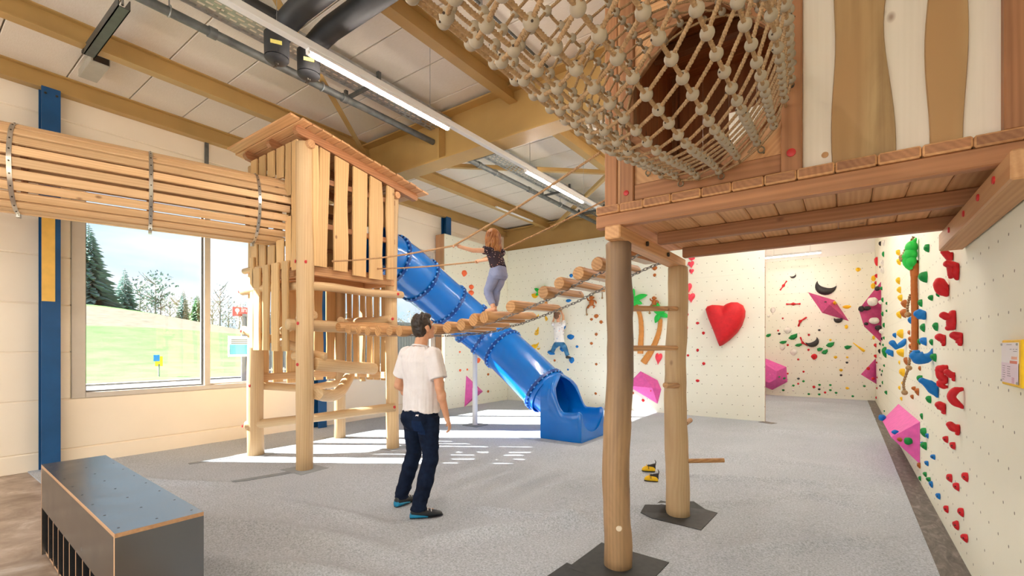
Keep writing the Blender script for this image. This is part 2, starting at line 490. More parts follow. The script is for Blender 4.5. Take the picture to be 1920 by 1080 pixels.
# floor: hall vinyl, felt carpet with soft folds, rubber border
floor = struct_root('floor', MB().box(XL - .2, YF, -.25, XR + .2, YB + .2, -.012), M['hall'])
mb = MB()
nx, ny = 172, 304
x0, x1, y0, y1 = XL, .52, Y0C, YB
FOLDS = []
for (ax, ay, bx, by, hgt, wd) in [(-2.7, 2.5, -.9, 4.9, .030, .10), (-2.9, 3.3, -1.6, 3.6, .022, .08), (-5.2, 1.5, -2.5, 2.3, .020, .12), (-4.6, 2.3, -3.1, 2.5, .016, .09),
        (-2.2, 5.2, .3, 6.3, .022, .10), (-2.8, 6.4, .1, 7.1, .018, .10), (-1.9, 2.1, -.4, 3.1, .022, .10), (-.9, 5.6, .3, 5.4, .016, .08), (-1.6, 9.0, .4, 10.0, .02, .12),
        (-3.8, 1.4, -2.2, 2.0, .018, .10), (-6.8, 1.6, -5.4, 2.3, .014, .09), (-1.9, 12.6, .4, 12.2, .025, .15), (-2.0, 14.2, .4, 14.4, .025, .15), (-.8, 3.6, .3, 4.7, .02, .09), (-1.1, 4.6, .2, 6.0, .014, .07), (-2.6, 4.2, -1.7, 5.8, .016, .09)]:
    FOLDS.append((V((ax, ay, 0)), V((bx, by, 0)), hgt, wd))
def carpet_z(x, y):
    z = 0
    p = V((x, y, 0))
    wob = noise.noise(V((x * 1.1, y * 1.1, 3))) * .10
    for a, b, hgt, wd in FOLDS:
        ab = b - a; t = (p - a).dot(ab) / ab.length_squared
        if t < -.1 or t > 1.1: continue
        tc = min(1, max(0, t)); dd = (p - a - ab * t)
        s = (ab.x * dd.y - ab.y * dd.x) / ab.length + wob
        z += 2.4 * hgt * math.exp(-(s / (wd * .8)) ** 2) * sstep(-.1, .25, t) * (1 - sstep(.75, 1.1, t))
    z += .004 * (noise.noise(V((x * 1.7, y * 1.7, 0))) + .6)
    return max(0, z)
for j in range(ny + 1):
    for i in range(nx + 1):
        x, y = lerp(x0, x1, i / nx), lerp(y0, y1, j / ny)
        mb.v.append(V((x, y, carpet_z(x, y))))
for j in range(ny):
    for i in range(nx):
        a = j * (nx + 1) + i
        mb.f.append((a, a + 1, a + nx + 2, a + nx + 1)); mb.m.append(0)
build(mb, 'carpet', M['carpet'], floor, smooth=60, recalc=False)
build(MB().box(XL, Y0C - .005, -.012, x1, Y0C, .003), 'carpet_edge', M['carpet'], floor)
build(MB().box(.512, -1.5, -.012, XR, YB, .006), 'rubber_border', M['rubber'], floor)
def pad(name, pts, mat, h=.012):
    mb = MB(); a = [V((x, y, 0)) for x, y in pts]
    # a thin mat that follows the carpet, finely split
    n = 5; top, bot = [], []
    for j in range(n + 1):
        for i in range(n + 1):
            p = lerp(lerp(a[0], a[1], i / n), lerp(a[3], a[2], i / n), j / n)
            top.append(V((p.x, p.y, carpet_z(p.x, p.y) + h)))
    fs = [(j * (n + 1) + i, j * (n + 1) + i + 1, (j + 1) * (n + 1) + i + 1, (j + 1) * (n + 1) + i) for j in range(n) for i in range(n)]
    mb.add(top, fs)
    rim = [i for i in range(n + 1)] + [j * (n + 1) + n for j in range(1, n + 1)] + [n * (n + 1) + i for i in range(n - 1, -1, -1)] + [j * (n + 1) for j in range(n - 1, 0, -1)]
    b = len(mb.v); mb.v += [top[i] - V((0, 0, h)) for i in rim]
    for k in range(len(rim)):
        k2 = (k + 1) % len(rim); mb.f.append((rim[k], rim[k2], b + k2, b + k)); mb.m.append(0)
    return build(mb, name, mat, floor)
def strip(p, q, w, mat, name='tape_strip'):
    p, q = V((p[0], p[1], 0)), V((q[0], q[1], 0)); s = (q - p).normalized().cross(V((0, 0, 1))) * w / 2
    return pad(name, [(p - s)[:2], (p + s)[:2], (q + s)[:2], (q - s)[:2]], mat, .004)
strip((-6.86, 2.36), (-6.80, 2.86), .09, M['grey_tape'])
strip((-5.56, 2.33), (-5.38, 3.0), .10, M['grey_tape'])

# left wall: concrete panels laid in courses, cut by two windows
ROWS = [0, .21, .85, 1.45, 2.05, 2.65, 3.25, 3.78, 4.4, ZC + .05]
WINS = [(1.465, 4.62, .85, 3.78), (5.12, 7.88, .85, 3.78)]
wl = struct_root('wall_left', MB().box(XL - .34, YF, ZC, XL, YB, ZC + .06), M['cream'])
for y0_, y1_ in [(YF, -1.6), (-1.6, 1.25), (1.25, 4.86), (4.86, 8.3), (8.3, 12.2), (12.2, YB)]:
    for r in range(len(ROWS) - 1):
        za, zb = ROWS[r], ROWS[r + 1]
        segs = [(y0_, y1_)]
        for (wa, wb, wz0, wz1) in WINS:
            if za >= wz0 - .01 and zb <= wz1 + .01:
                new = []
                for a, b in segs:
                    if wb <= a or wa >= b: new.append((a, b)); continue
                    if wa - a > .02: new.append((a, wa))
                    if b - wb > .02: new.append((wb, b))
                segs = new
        for a, b in segs:
            build(MB().box(XL - .2, a, za - .02 if r == 0 else za, XL + (.012 if r == 0 else 0), b, zb, .013), 'wall_panel', M['cream'], wl)
# other walls
struct_root('wall_right', MB().box(XR, YF, -.02, XR + .2, YB + .2, ZC), M['climb_y'])
wf = struct_root('wall_far', MB().box(XL - .2, YB + .12, -.02, XR + .2, YB + .3, ZC), M['white_wall'])
# front wall (behind the viewer): low wall, added glazing for sky light, head
wfr = struct_root('wall_front', MB().box(XL - .2, YF - .2, -.02, XR + .2, YF, .7).box(XL - .2, YF - .2, 3.9, XR + .2, YF, ZC).box(XL - .2, YF - .2, .7, XL + .4, YF, 3.9).box(XR - .4, YF - .2, .7, XR + .2, YF, 3.9), M['cream'])
# climbing panels clad in front of the walls, each face panel separate
def climb_wall(name, axis, c0, thick, a0, a1, z1, mat, courses, splits, edge=True):
    root = None
    zs = [0.0] + courses + [z1]; cs = [a0] + splits + [a1]
    mb = MB()
    if axis == 'X': mb.box(a0, c0 + .02, 0, a1, c0 + thick, z1)
    else: mb.box(c0 - thick, a0, 0, c0 - .02, a1, z1)
    root = struct_root(name, mb, M['ply_edge'])
    for i in range(len(zs) - 1):
        for j in range(len(cs) - 1):
            mb = MB()
            if axis == 'X': mb.box(cs[j], c0, zs[i] + .001, cs[j + 1], c0 + .021, zs[i + 1], .0025)
            else: mb.box(c0 - .021, cs[j], zs[i] + .001, c0, cs[j + 1], zs[i + 1], .0025)
            build(mb, 'climbing_panel', mat, root)
    return root
YW = 10.45
climb_wall('wall_climbing_back', 'X', YW, .09, -7.72, -1.3, 4.2, M['climb_x'], [1.22, 3.0], [-6.5, -5.28, -4.06, -2.84])
climb_wall('wall_climbing_left', 'Y', -7.72, .3, 7.93, YW, 4.2, M['climb_y'], [1.22, 3.0], [8.2, 9.2])
climb_wall('wall_climbing_far', 'X', YB, .09, -3.2, XR, 4.12, M['climb_x'], [1.9, 3.1], [-1.96, -.74, .3])
struct_root('wall_back_room', MB().box(-3.3, YW + .09, 0, -3.1, YB + .1, ZC), M['white_wall'])
struct_root('wall_back_upper', MB().box(-8.0, YW + .3, 4.0, -3.2, YW + .42, ZC - .2), M['ochre'])
strip((-1.36, 10.42), (-1.12, 10.30), .2, M['rubber'], 'rubber_scrap')

# windows
def window(name, ya, yb, za, zb, mull, trans=None):
    w = struct_root(name, MB().box(XL - .16, ya, za, XL + .012, ya + .135, zb, .004).box(XL - .16, yb - .10, za, XL + .012, yb, zb, .004)
                    .box(XL - .16, ya + .135, zb - .1, XL + .012, yb - .1, zb, .004).box(XL - .16, ya + .135, za, XL + .02, yb - .1, za + .065, .004), M['frame'])
    ys = [ya + .135] + mull + [yb - .10]
    for m in mull:
        build(MB().box(XL - .15, m - .035, za + .065, XL + .0, m + .045, zb - .1, .004), 'mullion', M['frame'], w)
    for i in range(len(ys) - 1):
        a = ys[i] + (.045 if i else 0); b = ys[i + 1] - (.035 if i < len(ys) - 2 else 0)
        mb = MB()
        for (p0, p1, q0, q1) in ((a, a + .022, za + .065, zb - .1), (b - .022, b, za + .065, zb - .1), (a + .022, b - .022, za + .065, za + .085), (a + .022, b - .022, zb - .12, zb - .1)):
            mb.box(XL - .11, p0, q0, XL - .07, p1, q1)
        build(mb, 'sash', M['gasket'] if i == 0 else M['frame'], w)
        build(MB().box(XL - .094, a + .02, za + .083, XL - .088, b - .02, zb - .118), 'pane', M['glass'], w)
    return w
window('window_1', *WINS[0], [3.02])
window('window_2', *WINS[1], [6.5])
wfn = struct_root('window_added', MB().box(XL + .4, YF - .16, .7, XR - .4, YF - .04, .8).box(XL + .4, YF - .16, 3.8, XR - .4, YF - .04, 3.9), M['frame'])  # unseen window, added to let sky light into the hall
for k in range(6):
    x = lerp(XL + .4, XR - .4, k / 5)
    build(MB().box(x - .04, YF - .15, .8, x + .04, YF - .05, 3.8), 'mullion', M['frame'], wfn)
    if k < 5:
        x2 = lerp(XL + .4, XR - .4, (k + 1) / 5)
        build(MB().box(x + .04, YF - .1, .8, x2 - .04, YF - .094, 3.8), 'pane', M['glass'], wfn)

# ceiling sheets
PURL = [XL + .07, -6.5, -3.49, -.5]
cl = struct_root('ceiling', MB().box(XL - .3, YF - .2, ZC + .06, XR + .2, YB + .3, ZC + .2), M['sheet'])
xs = [XL - .2] + PURL[1:] + [XR + .2]
yk = YF - .2; seams = []
while yk < YB + .3: seams.append(yk); yk += .624
seams.append(YB + .3)
shift = (1.4 - seams[0]) % .624
seams = [seams[0]] + [s + shift for s in seams[:-1] if s + shift < YB + .2] + [YB + .3]
for i in range(len(xs) - 1):
    for j in range(len(seams) - 1):
        build(MB().box(xs[i], seams[j] + .006, ZC, xs[i + 1], seams[j + 1] - .006, ZC + .055, .006), 'ceiling_sheet', M['sheet'], cl)

# steelwork
def ibeam(mb, p, q, h, w, tf=.014, tw=.010, up=(0, 0, 1)):
    p, q = V(p), V(q); s, u, d = frame_from(q - p, up)
    c, L = (p + q) / 2, (q - p).length / 2
    mb.obox(c + u * (h / 2 - tf / 2), (s, u, d), (w / 2, tf / 2, L))
    mb.obox(c - u * (h / 2 - tf / 2), (s, u, d), (w / 2, tf / 2, L))
    mb.obox(c, (s, u, d), (tw / 2, h / 2 - tf, L))
    return mb
RAFT = [-1.6, 1.25, 4.86, 8.05, 10.72, 13.6]
RAFT = [-1.55, 4.86, 10.72]
n_tr = 0
def trim(mb, mat, **k):
    global n_tr
    n_tr += 1
    return struct_root('trim_%d' % n_tr, mb, mat, **k)
for y in RAFT:
    rb = trim(ibeam(MB(), (XL, y, 4.52), (XR, y, 4.52), .66, .30, .022, .012), M['ochre'])
    for x in (-4.72, -1.5):
        build(MB().box(x - .008, y - .14, 4.215, x + .008, y - .01, 4.825), 'stiffener', M['ochre'], rb)
        build(MB().disc((x + .07, y - .14, 4.80), (0, -1, 0), .012, .012), 'bolt', M['dark_bolt'], rb)
# purlins run between the rafters
edges = [YF] + RAFT + [YB]
for k, x in enumerate(PURL):
    for i in range(len(edges) - 1):
        pb = trim(ibeam(MB(), (x, edges[i] + .01, 4.79), (x, edges[i + 1] - .01, 4.79), .22, .13), M['ochre'])
        if k == 2 and i == 1:          # end plate with bolt holes on this one
            yb_ = 2.25
            build(MB().box(x - .012, yb_, 4.70, x - .0055, yb_ + .5, 4.88), 'splice_plate', M['ochre'], pb)
            for q in range(4):
                build(MB().disc((x - .012, yb_ + .06 + q * .11, 4.80), (-1, 0, 0), .016, .004, 12), 'bolt_hole', M['dark_steel'], pb)
# wind bracing: flat ochre angles in the roof plane
for (a, b) in (((-6.35, 4.72, 4.60), (-3.55, 1.42, 4.64)), ((-6.4, 5.0, 4.60), (-3.5, 7.75, 4.64)), ((-6.35, 10.55, 4.60), (-3.5, 7.85, 4.64))):
    p, q = V(a), V(b); s, u, d = frame_from(q - p)
    trim(MB().obox((p + q) / 2, (s, u, d), (.035, .004, (q - p).length / 2)).obox((p + q) / 2 + s * .033 + u * .03, (s, u, d), (.004, .033, (q - p).length / 2)), M['ochre'])
# blue columns at the left wall
for k, y in enumerate((1.25, 4.86, 8.22)):
    c = trim(ibeam(MB(), (XL + .10, y, -.01), (XL + .10, y, 4.68 if k != 1 else 4.18), .17, .17, .013, .012, up=(1, 0, 0)), M['blue_paint'])
    if k == 0:
        build(MB().box(XL + .1855, y - .083, 2.07, XL + .188, y + .035, 3.1), 'yellow_patch', M['yellow_paint'], c)
        for q in (-.05, .05):
            build(MB().disc((XL + .186, y + q, 4.6), (1, 0, 0), .013, .012), 'bolt', M['dark_bolt'], c)
# joint cover strip at the far part of the left wall
trim(MB().box(XL, 2.98, 3.9, XL + .03, 3.03, 4.68), M['pipe'])
# sprinkler pipe, cable tray, insulated pipes and light trunking under the roof
sp = thing('sprinkler_pipe', 'long grey galvanised pipe running under the ceiling beside the cable tray', 'pipe', (-4.95, 3, 4.55))
build(MB().tube([(-4.95, YF + .1, 4.55), (-4.95, 4.84, 4.55)], .042, 14).tube([(-4.95, 4.88, 4.55), (-4.95, 10.7, 4.55)], .042, 14), 'pipe_run', M['pipe'], sp, smooth=40)
for y in (1.9, 3.35, 5.9, 7.4, 9.6):
    build(MB().tube([(-4.95, y - .035, 4.55), (-4.95, y + .035, 4.55)], .052, 14), 'coupling', M['pipe'], sp, smooth=40)
for y in (1.55, 3.05, 6.35, 8.6):
    build(MB().torus((-4.95, y, 4.555), (0, 1, 0), .05, .007, 16, 6).tube([(-4.95, y, 4.6), (-4.95, y, 4.895)], .006, 8), 'pipe_hanger', M['steel'], sp, smooth=40)
ct = thing('cable_tray', 'perforated galvanised cable tray hung beside the light trunking', 'cable tray', (-4.4, 3, 4.5))
def tray(y0_, y1_):
    mb = MB(); n = int((y1_ - y0_) / .09); xl, xr = -4.80, -4.42
    cols = 6; w = (xr - xl) / cols
    for c in range(cols + 1):
        mb.box(xl + c * w - .016, y0_, 4.617, xl + c * w + .016, y1_, 4.620)
    for k in range(n):
        for c in range(cols):
            yy = y0_ + (k + (.5 if c % 2 else 0)) * .09
            mb.box(xl + c * w + .014, yy, 4.617, xl + (c + 1) * w - .014, yy + .028, 4.620)
    for x in (xl - .016, xr + .013): mb.box(x, y0_, 4.617, x + .003, y1_, 4.672)
    return mb
build(tray(YF + .2, 4.66), 'tray_run', M['steel'], ct)
build(tray(5.06, 10.4), 'tray_run', M['steel'], ct)
for y in (1.35, 3.42, 5.75, 8.0, 9.6):
    build(MB().box(-5.04, y - .02, 4.58, -4.38, y + .02, 4.615).box(-5.04, y - .02, 4.58, -5.005, y + .02, 4.70).box(-4.41, y - .02, 4.58, -4.37, y + .02, 4.71), 'tray_bracket', M['dark_steel'], ct)
# red dome call lamp on the tray
o = build(MB().ball((-4.46, 1.87, 4.592), (.04, .04, .024), 8, 14), 'red_button', M['red_cap'], None, smooth=60)
props(o, 'small round red lamp under the cable tray near the top left', 'lamp')
# insulated pipes running across
for k, (y, lab) in enumerate(((2.13, 'upper black insulated pipe with capped elbow above the light trunking'), (2.43, 'lower black insulated pipe with yellow tag above the light trunking'))):
    bp = thing('insulated_pipe', lab, 'pipe', (-3.5, y, 4.42))
    zb = 4.42
    build(MB().tube([(XR, y, zb), (-3.800, y, zb), (-3.920, y, zb - .015), (-4.020, y - .02, zb - .07), (-4.080, y - .05, zb - .17)], .098, 18), 'pipe_run', M['black_pipe'], bp, smooth=50)
    build(MB().tube([(-4.080, y - .05, zb - .14), (-4.080, y - .05, zb - .34)], [.105, .10], 18).ball((-4.080, y - .05, zb - .35), (.10, .10, .035), 6, 18), 'elbow_jacket', M['black_pipe'], bp, smooth=50)
    if k == 0:
        build(MB().tube([(-4.060, y - .02, zb - .02), (-4.140, y - .30, zb + .03)], [.075, .07], 18), 'pipe_stub', M['black_pipe'], bp, smooth=50)
        mb = MB().torus((-4.142, y - .303, zb + .03), (.27, .96, -.15), .055, .009, 18, 6)
        for q in range(3):
            a = 2 * PI * q / 3; mb.beam((-4.142, y - .303, zb + .03), V((-4.142, y - .303, zb + .03)) + V((math.cos(a), 0, math.sin(a))) * .055, .012, .012)
        build(mb, 'valve_wheel', M['dark_steel'], bp, smooth=40)
    build(MB().obox((-3.988, y - .103, zb - .26), ((.5, .866, 0), (.866, -.5, 0), (0, 0, 1)), (.045, .006, .014)), 'tag', M['tag_yellow'], bp)
    build(MB().tube([(-4.080, y - .06, zb - .36), (-4.080, y - .06, zb - .42)], .012, 8).tube([(-4.120, y - .06, zb - .41), (-4.040, y - .06, zb - .41)], .008, 8), 'drain_cock', M['dark_bolt'], bp)
    for x in (-3.15 if k == 0 else -2.9, -1.3):
        build(MB().tube([(x - .022, y, zb), (x + .022, y, zb)], .094, 20).tube([(x, y, zb + .09), (x, y, 4.895)], .006, 8), 'pipe_clamp', M['stainless'], bp, smooth=40)
cd = thing('conduit', 'thin grey conduit running along the ceiling between the trunking and the steel beam', 'conduit', (-3.05, 3, 4.86))
build(MB().tube([(-2.88, -1, 4.86), (-2.88, 4.7, 4.86)], .014, 10).tube([(-2.88, 5.02, 4.86), (-2.88, 7.1, 4.86)], .014, 10), 'conduit_run', M['pipe'], cd, smooth=40)
for y in (2.6, 3.45, 4.2, 5.6, 6.4): build(MB().box(-2.9, y - .012, 4.84, -2.86, y + .012, 4.9), 'clip', M['steel'], cd)
o = build(MB().tube([(-2.88, 7.12, 4.78), (-2.88, 7.12, 4.83), (-2.88, 7.12, 4.9)], [.05, .055, .055], 16), 'smoke_detector', M['trunking'], None, smooth=40)
props(o, 'round white detector at the end of the ceiling conduit', 'detector')
tk = thing('light_trunking', 'long white light trunking with two lit tubes crossing under the steel beam', 'light', (-3.73, 4, 4.1))
build(MB().box(-3.765, YF + .1, 4.08, -3.695, 10.3, 4.145, .006), 'trunking_rail', M['trunking'], tk)
for a, b in ((2.16, 3.90), (5.48, 7.28)):
    build(MB().box(-3.757, a, 4.05, -3.703, b, 4.08, .004), 'lamp_tray', M['trunking'], tk)
    build(MB().box(-3.748, a + .02, 4.028, -3.712, b - .02, 4.05, .008), 'light_tube', M['lamp'], tk)
    for y in (a, b - .02): build(MB().box(-3.75, y, 4.03, -3.71, y + .02, 4.05), 'tube_cap', M['trunking'], tk)
for y in (1.9, 3.6, 5.6, 7.3, 9.2):
    build(MB().tube([(-3.73, y, 4.14), (-3.73, y, 4.9)], .0025, 6), 'hanger_wire', M['steel'], tk)
lf = thing('strip_light', 'lit strip light hung under the ceiling of the far climbing bay', 'light', (-1.15, 14.65, 4.0))
build(MB().box(-1.85, 14.62, 4.0, -.5, 14.68, 4.06, .005), 'lamp_tray', M['trunking'], lf)
build(MB().box(-1.83, 14.63, 3.975, -.52, 14.67, 4.0, .006), 'light_tube', M['lamp'], lf)
for x in (-1.6, -.75): build(MB().tube([(x, 14.65, 4.05), (x, 14.65, 4.9)], .003, 6), 'hanger_wire', M['steel'], lf)
for y_, lab in ((12.1, 'added fill strip light, unseen over the near half of the far climbing bay'),):  # fill tube added out of view to lift the far bay
    o = thing('strip_light', lab, 'light', (-1.15, y_, 4.2))
    build(MB().box(-1.95, y_ - .03, 4.2, -.35, y_ + .03, 4.26, .005), 'lamp_tray', M['trunking'], o)
    build(MB().box(-1.93, y_ - .02, 4.175, -.37, y_ + .02, 4.2, .006), 'light_tube', M['lamp'], o)
    for x in (-1.6, -.7): build(MB().tube([(x, y_, 4.25), (x, y_, 4.9)], .003, 6), 'hanger_wire', M['steel'], o)
lf2 = thing('strip_light', 'unlit slim tube light fixed along the purlin near the back wall', 'light', (-6.38, 9, 4.66))
build(MB().box(-6.41, 8.2, 4.655, -6.36, 9.7, 4.683, .006), 'lamp_tray', M['trunking'], lf2)
tk_fill = thing('light_trunking', 'second light trunking under the ceiling behind the play house', 'light', (-.9, 8, 4.1))  # hidden fixture, added to brighten the bay beyond the beam
build(MB().box(-.935, 5.1, 4.08, -.865, 10.3, 4.145, .006), 'trunking_rail', M['trunking'], tk_fill)
for a, b in ((5.4, 7.2), (8.2, 10.0)):
    build(MB().box(-.927, a, 4.05, -.873, b, 4.08, .004), 'lamp_tray', M['trunking'], tk_fill)
    build(MB().box(-.918, a + .02, 4.028, -.882, b - .02, 4.05, .008), 'light_tube', M['lamp'], tk_fill)
for y in (5.3, 7.7, 10.1): build(MB().tube([(-.9, y, 4.14), (-.9, y, 4.9)], .0025, 6), 'hanger_wire', M['steel'], tk_fill)
# unseen fill lamps behind the viewer, added to brighten the entrance half
for i, (x, y) in enumerate(((-5.9, -1.6), (-1.0, -1.2))):
    o = thing('strip_light', 'added unseen fill light on the ceiling of the entrance half %s' % ('by the left wall' if i == 0 else 'by the right wall'), 'light', (x, y, 4.3))
    build(MB().box(x - .035, y - .9, 4.3, x + .035, y + .9, 4.36), 'lamp_tray', M['trunking'], o)
    build(MB().box(x - .02, y - .88, 4.28, x + .02, y + .88, 4.3), 'light_tube', M['lamp'], o)
    build(MB().tube([(x, y, 4.35), (x, y, 4.9)], .003, 6), 'hanger_wire', M['steel'], o)
bx = at(176, 128, Z=4.8)
gb = thing('grey_box_fixture', 'grey rectangular box fixture under the ceiling at the top left', 'fixture', (bx.x, bx.y, 4.72))
build(MB().box(bx.x - .24, bx.y - .09, 4.74, bx.x + .30, bx.y + .08, 4.83, .004), 'housing', M['grey_box'], gb)
build(MB().box(bx.x - .22, bx.y - .03, 4.83, bx.x + .19, bx.y + .03, 4.9), 'mounting_rail', M['dark_steel'], gb)
build(MB().box(bx.x + .30, bx.y - .07, 4.75, bx.x + .305, bx.y + .07, 4.82), 'end_plate', M['dark_bolt'], gb)
# grey channel struts under the purlins
for lab, x0_, x1_, y, zz in (('grey steel channel bolted under the second purlin at the top left', -6.5, -5.35, 1.33, 4.62),):
    s_ = thing('steel_channel', lab, 'steel channel', (-6, y, zz))
    build(MB().box(x0_ - .03, y - .045, zz, x1_, y + .045, zz + .008).box(x0_ - .03, y - .045, zz, x1_, y - .037, zz + .09).box(x0_ - .03, y + .037, zz, x1_, y + .045, zz + .09), 'channel', M['dark_steel'], s_)
    build(MB().box(x0_ - .10, y - .05, zz + .03, x0_ - .03, y + .05, zz + .06), 'end_bracket', M['dark_bolt'], s_)
    build(MB().tube([(x1_ - .05, y, zz + .05), (x1_ - .05, y, 4.9)], .01, 8), 'rod', M['steel'], s_)
# ------------------------------------------------------------------ timber helpers
def log_mb(p, q, r0, r1=None, bend=.02, n=12, seg=9, rough=.05, seed=None, mid=None, knots=()):
    """a peeled trunk: slightly bent, lumpy, tapering"""
    p, q = V(p), V(q); r1 = r0 if r1 is None else r1
    sd = V((RND.uniform(0, 99), RND.uniform(0, 99), RND.uniform(0, 99)))
    s, u, d = frame_from(q - p); L = (q - p).length
    path, rad = [], []
    for i in range(seg + 1):
        t = i / seg; k = math.sin(PI * t)
        o = s * noise.noise(sd + V((t * 2, 0, 0))) * bend * k * 2 + u * noise.noise(sd + V((0, t * 2, 7))) * bend * k * 2
        if mid is not None: o = o + V(mid) * k
        path.append(lerp(p, q, t) + o)
        rad.append(lerp(r0, r1, t) * (1 + rough * noise.noise(sd + V((t * L * 2.5, 3, 1)))))
    # soft rounded arrises at both ends
    e = (q - p).normalized()
    path = [path[0]] + [path[0] + e * .012] + path[1:-1] + [path[-1] - e * .012] + [path[-1]]
    rad = [rad[0] * .88] + [rad[0]] + rad[1:-1] + [rad[-1]] + [rad[-1] * .88]
    def lump(i, j, c, a):
        k = rough * 1.1 * noise.noise(sd + V((math.cos(a) * 1.1, math.sin(a) * 1.1, i * .45)))
        for (kt, ka, ks) in knots:
            t = i / (seg + 2); da = math.atan2(math.sin(a - ka), math.cos(a - ka))
            k += ks * math.exp(-((t - kt) / .05) ** 2 - (da / .7) ** 2)
        return k
    return MB(50).tube(path, rad, n, lump=lump)
def live_mb(o, along, side, nrm, L, w, t, wob=.02, seg=8, lean=0.0, taper=0.0, topcut=None):
    """board with wavy natural edges"""
    o, along, side, nrm = V(o), V(along), V(side), V(nrm)
    s1, s2 = RND.uniform(0, 99), RND.uniform(0, 99); rings = []
    for i in range(seg + 1):
        k = i / seg; ww = w * (1 + taper * (k - .5))
        a = -ww / 2 + noise.noise(V((s1, k * L * 1.6, 0))) * wob * 2 + lean * (k - .5)
        b = ww / 2 + noise.noise(V((s2, k * L * 1.6, 0))) * wob * 2 + lean * (k - .5)
        c = o + along * (k * L)
        ca, cb = c, c
        if topcut is not None and i == seg:
            ca = c + along * topcut * (a - 0) ; cb = c + along * topcut * (b - 0)
        rings.append([ca + side * (a + .006) + nrm * t, cb + side * (b - .006) + nrm * t, cb + side * b + nrm * t * .6, cb + side * (b - .004), ca + side * (a + .004), ca + side * a + nrm * t * .6])
    return MB().loft(rings)
def cap(parent, p, nrm, r=.018):
    return build(MB().disc(p, nrm, r, .008, 14), 'bolt_cap', M['red_cap'], parent, smooth=40)

# ------------------------------------------------------------------ climbing tower
T = thing('climbing_tower', 'tall wooden climbing tower of peeled logs and live-edge boards under a sloping roof', 'play tower', (-6.07, 3.8, 0))
PA, PB, PC, PD = V((-5.41, 3.10, 0)), V((-6.68, 3.11, 0)), V((-5.47, 4.52, 0)), V((-6.78, 4.5, 0))
def roofz(y): return 4.235 - .178 * (y - 2.8)            # top of roof boards
def post(p, zt, r, r2, **k): return build(log_mb((p.x, p.y, -.005), (p.x, p.y, zt), r, r2, bend=.02, n=16, seg=18, rough=.06, **k), 'post', M['log'], T, axis=(0, 0, 1), smooth=60)
post(PA, 4.03, .100, .102, knots=((.55, -1.2, .12), (.8, .6, .1)))
post(PB, 4.02, .105, .095)
post(PC, 3.80, .092, .085, knots=((.3, -1, .12),))
post(PD, 3.80, .088, .085)
for p in (PA, PB, PC, PD): pad('post_pad', [(p.x - .2, p.y - .2), (p.x + .22, p.y - .17), (p.x + .2, p.y + .2), (p.x - .19, p.y + .18)], M['grey_mat'], .004)
# roof: boards side by side across three rafters
RX0, RX1 = -6.88, -5.14
for x in (-6.62, -5.98, -5.34):
    y0_, y1_ = 2.93, 4.86
    mb = MB(); rb = lambda y: roofz(y) - .028
    prof = []
    for y, a, b in ((y0_, -.04, -.075), (y0_ + .03, -.0, -.105), (y1_ - .03, 0, -.105), (y1_, -.02, -.08)):
        prof.append([V((x - .04, y, rb(y) + a)), V((x + .04, y, rb(y) + a)), V((x + .04, y, rb(y) + b)), V((x - .04, y, rb(y) + b))])
    build(mb.loft(prof), 'rafter', M['larch'], T, axis=(0, 1, 0))
for (p, q) in ((PB, PA), (PD, PC)):
    y = p.y; z = roofz(y) - .133 - .05
    build(log_mb((p.x - .12, y, z), (q.x + .14, y, z), .055, .055, bend=.0, n=10, seg=4), 'wall_plate', M['larch_pale'], T, axis=(1, 0, 0))
n_b = 17; yy = 2.80
for k in range(n_b):
    a, b = 2.80 + k * 2.14 / n_b + .003, 2.80 + (k + 1) * 2.14 / n_b - .003
    e0, e1 = RX0 + RND.uniform(-.008, .008), RX1 + RND.uniform(-.012, .012)
    if k == 0: e1 -= .05; e0 += .04
    c = V(((e0 + e1) / 2, (a + b) / 2, roofz((a + b) / 2) - .014))
    s = V((0, 1, -.178)).normalized()
    build(MB().obox(c, ((1, 0, 0), s, V((1, 0, 0)).cross(s)), ((e1 - e0) / 2, (b - a) / 2 * 1.015, .014), .006), 'roof_board', M['larch_pale'], T, axis=(1, 0, 0))
# right face: live-edge boards from the deck frame up to the roof
for (ya, yb_, lean, zb) in ((3.22, 3.375, .05, 2.52), (3.45, 3.655, .02, 2.50), (3.73, 3.95, .0, 2.47), (3.995, 4.215, -.01, 2.46), (4.285, 4.42, .0, 2.48)):
    yc = (ya + yb_) / 2; L = roofz(yc) - .14 - zb
    build(live_mb((-5.345, yc, zb), (0, 0, 1), (0, 1, 0), (1, 0, 0), L, yb_ - ya, .032, .014, 10, lean, 0, -.17), 'live_edge_board', M['board'], T, axis=(0, 0, 1))
build(live_mb((-5.345, 3.20, 2.52), (0, 0, 1), (0, 1, 0), (1, 0, 0), 1.5, .10, .03, .01, 10, -.02), 'live_edge_board', M['board'], T, axis=(0, 0, 1))
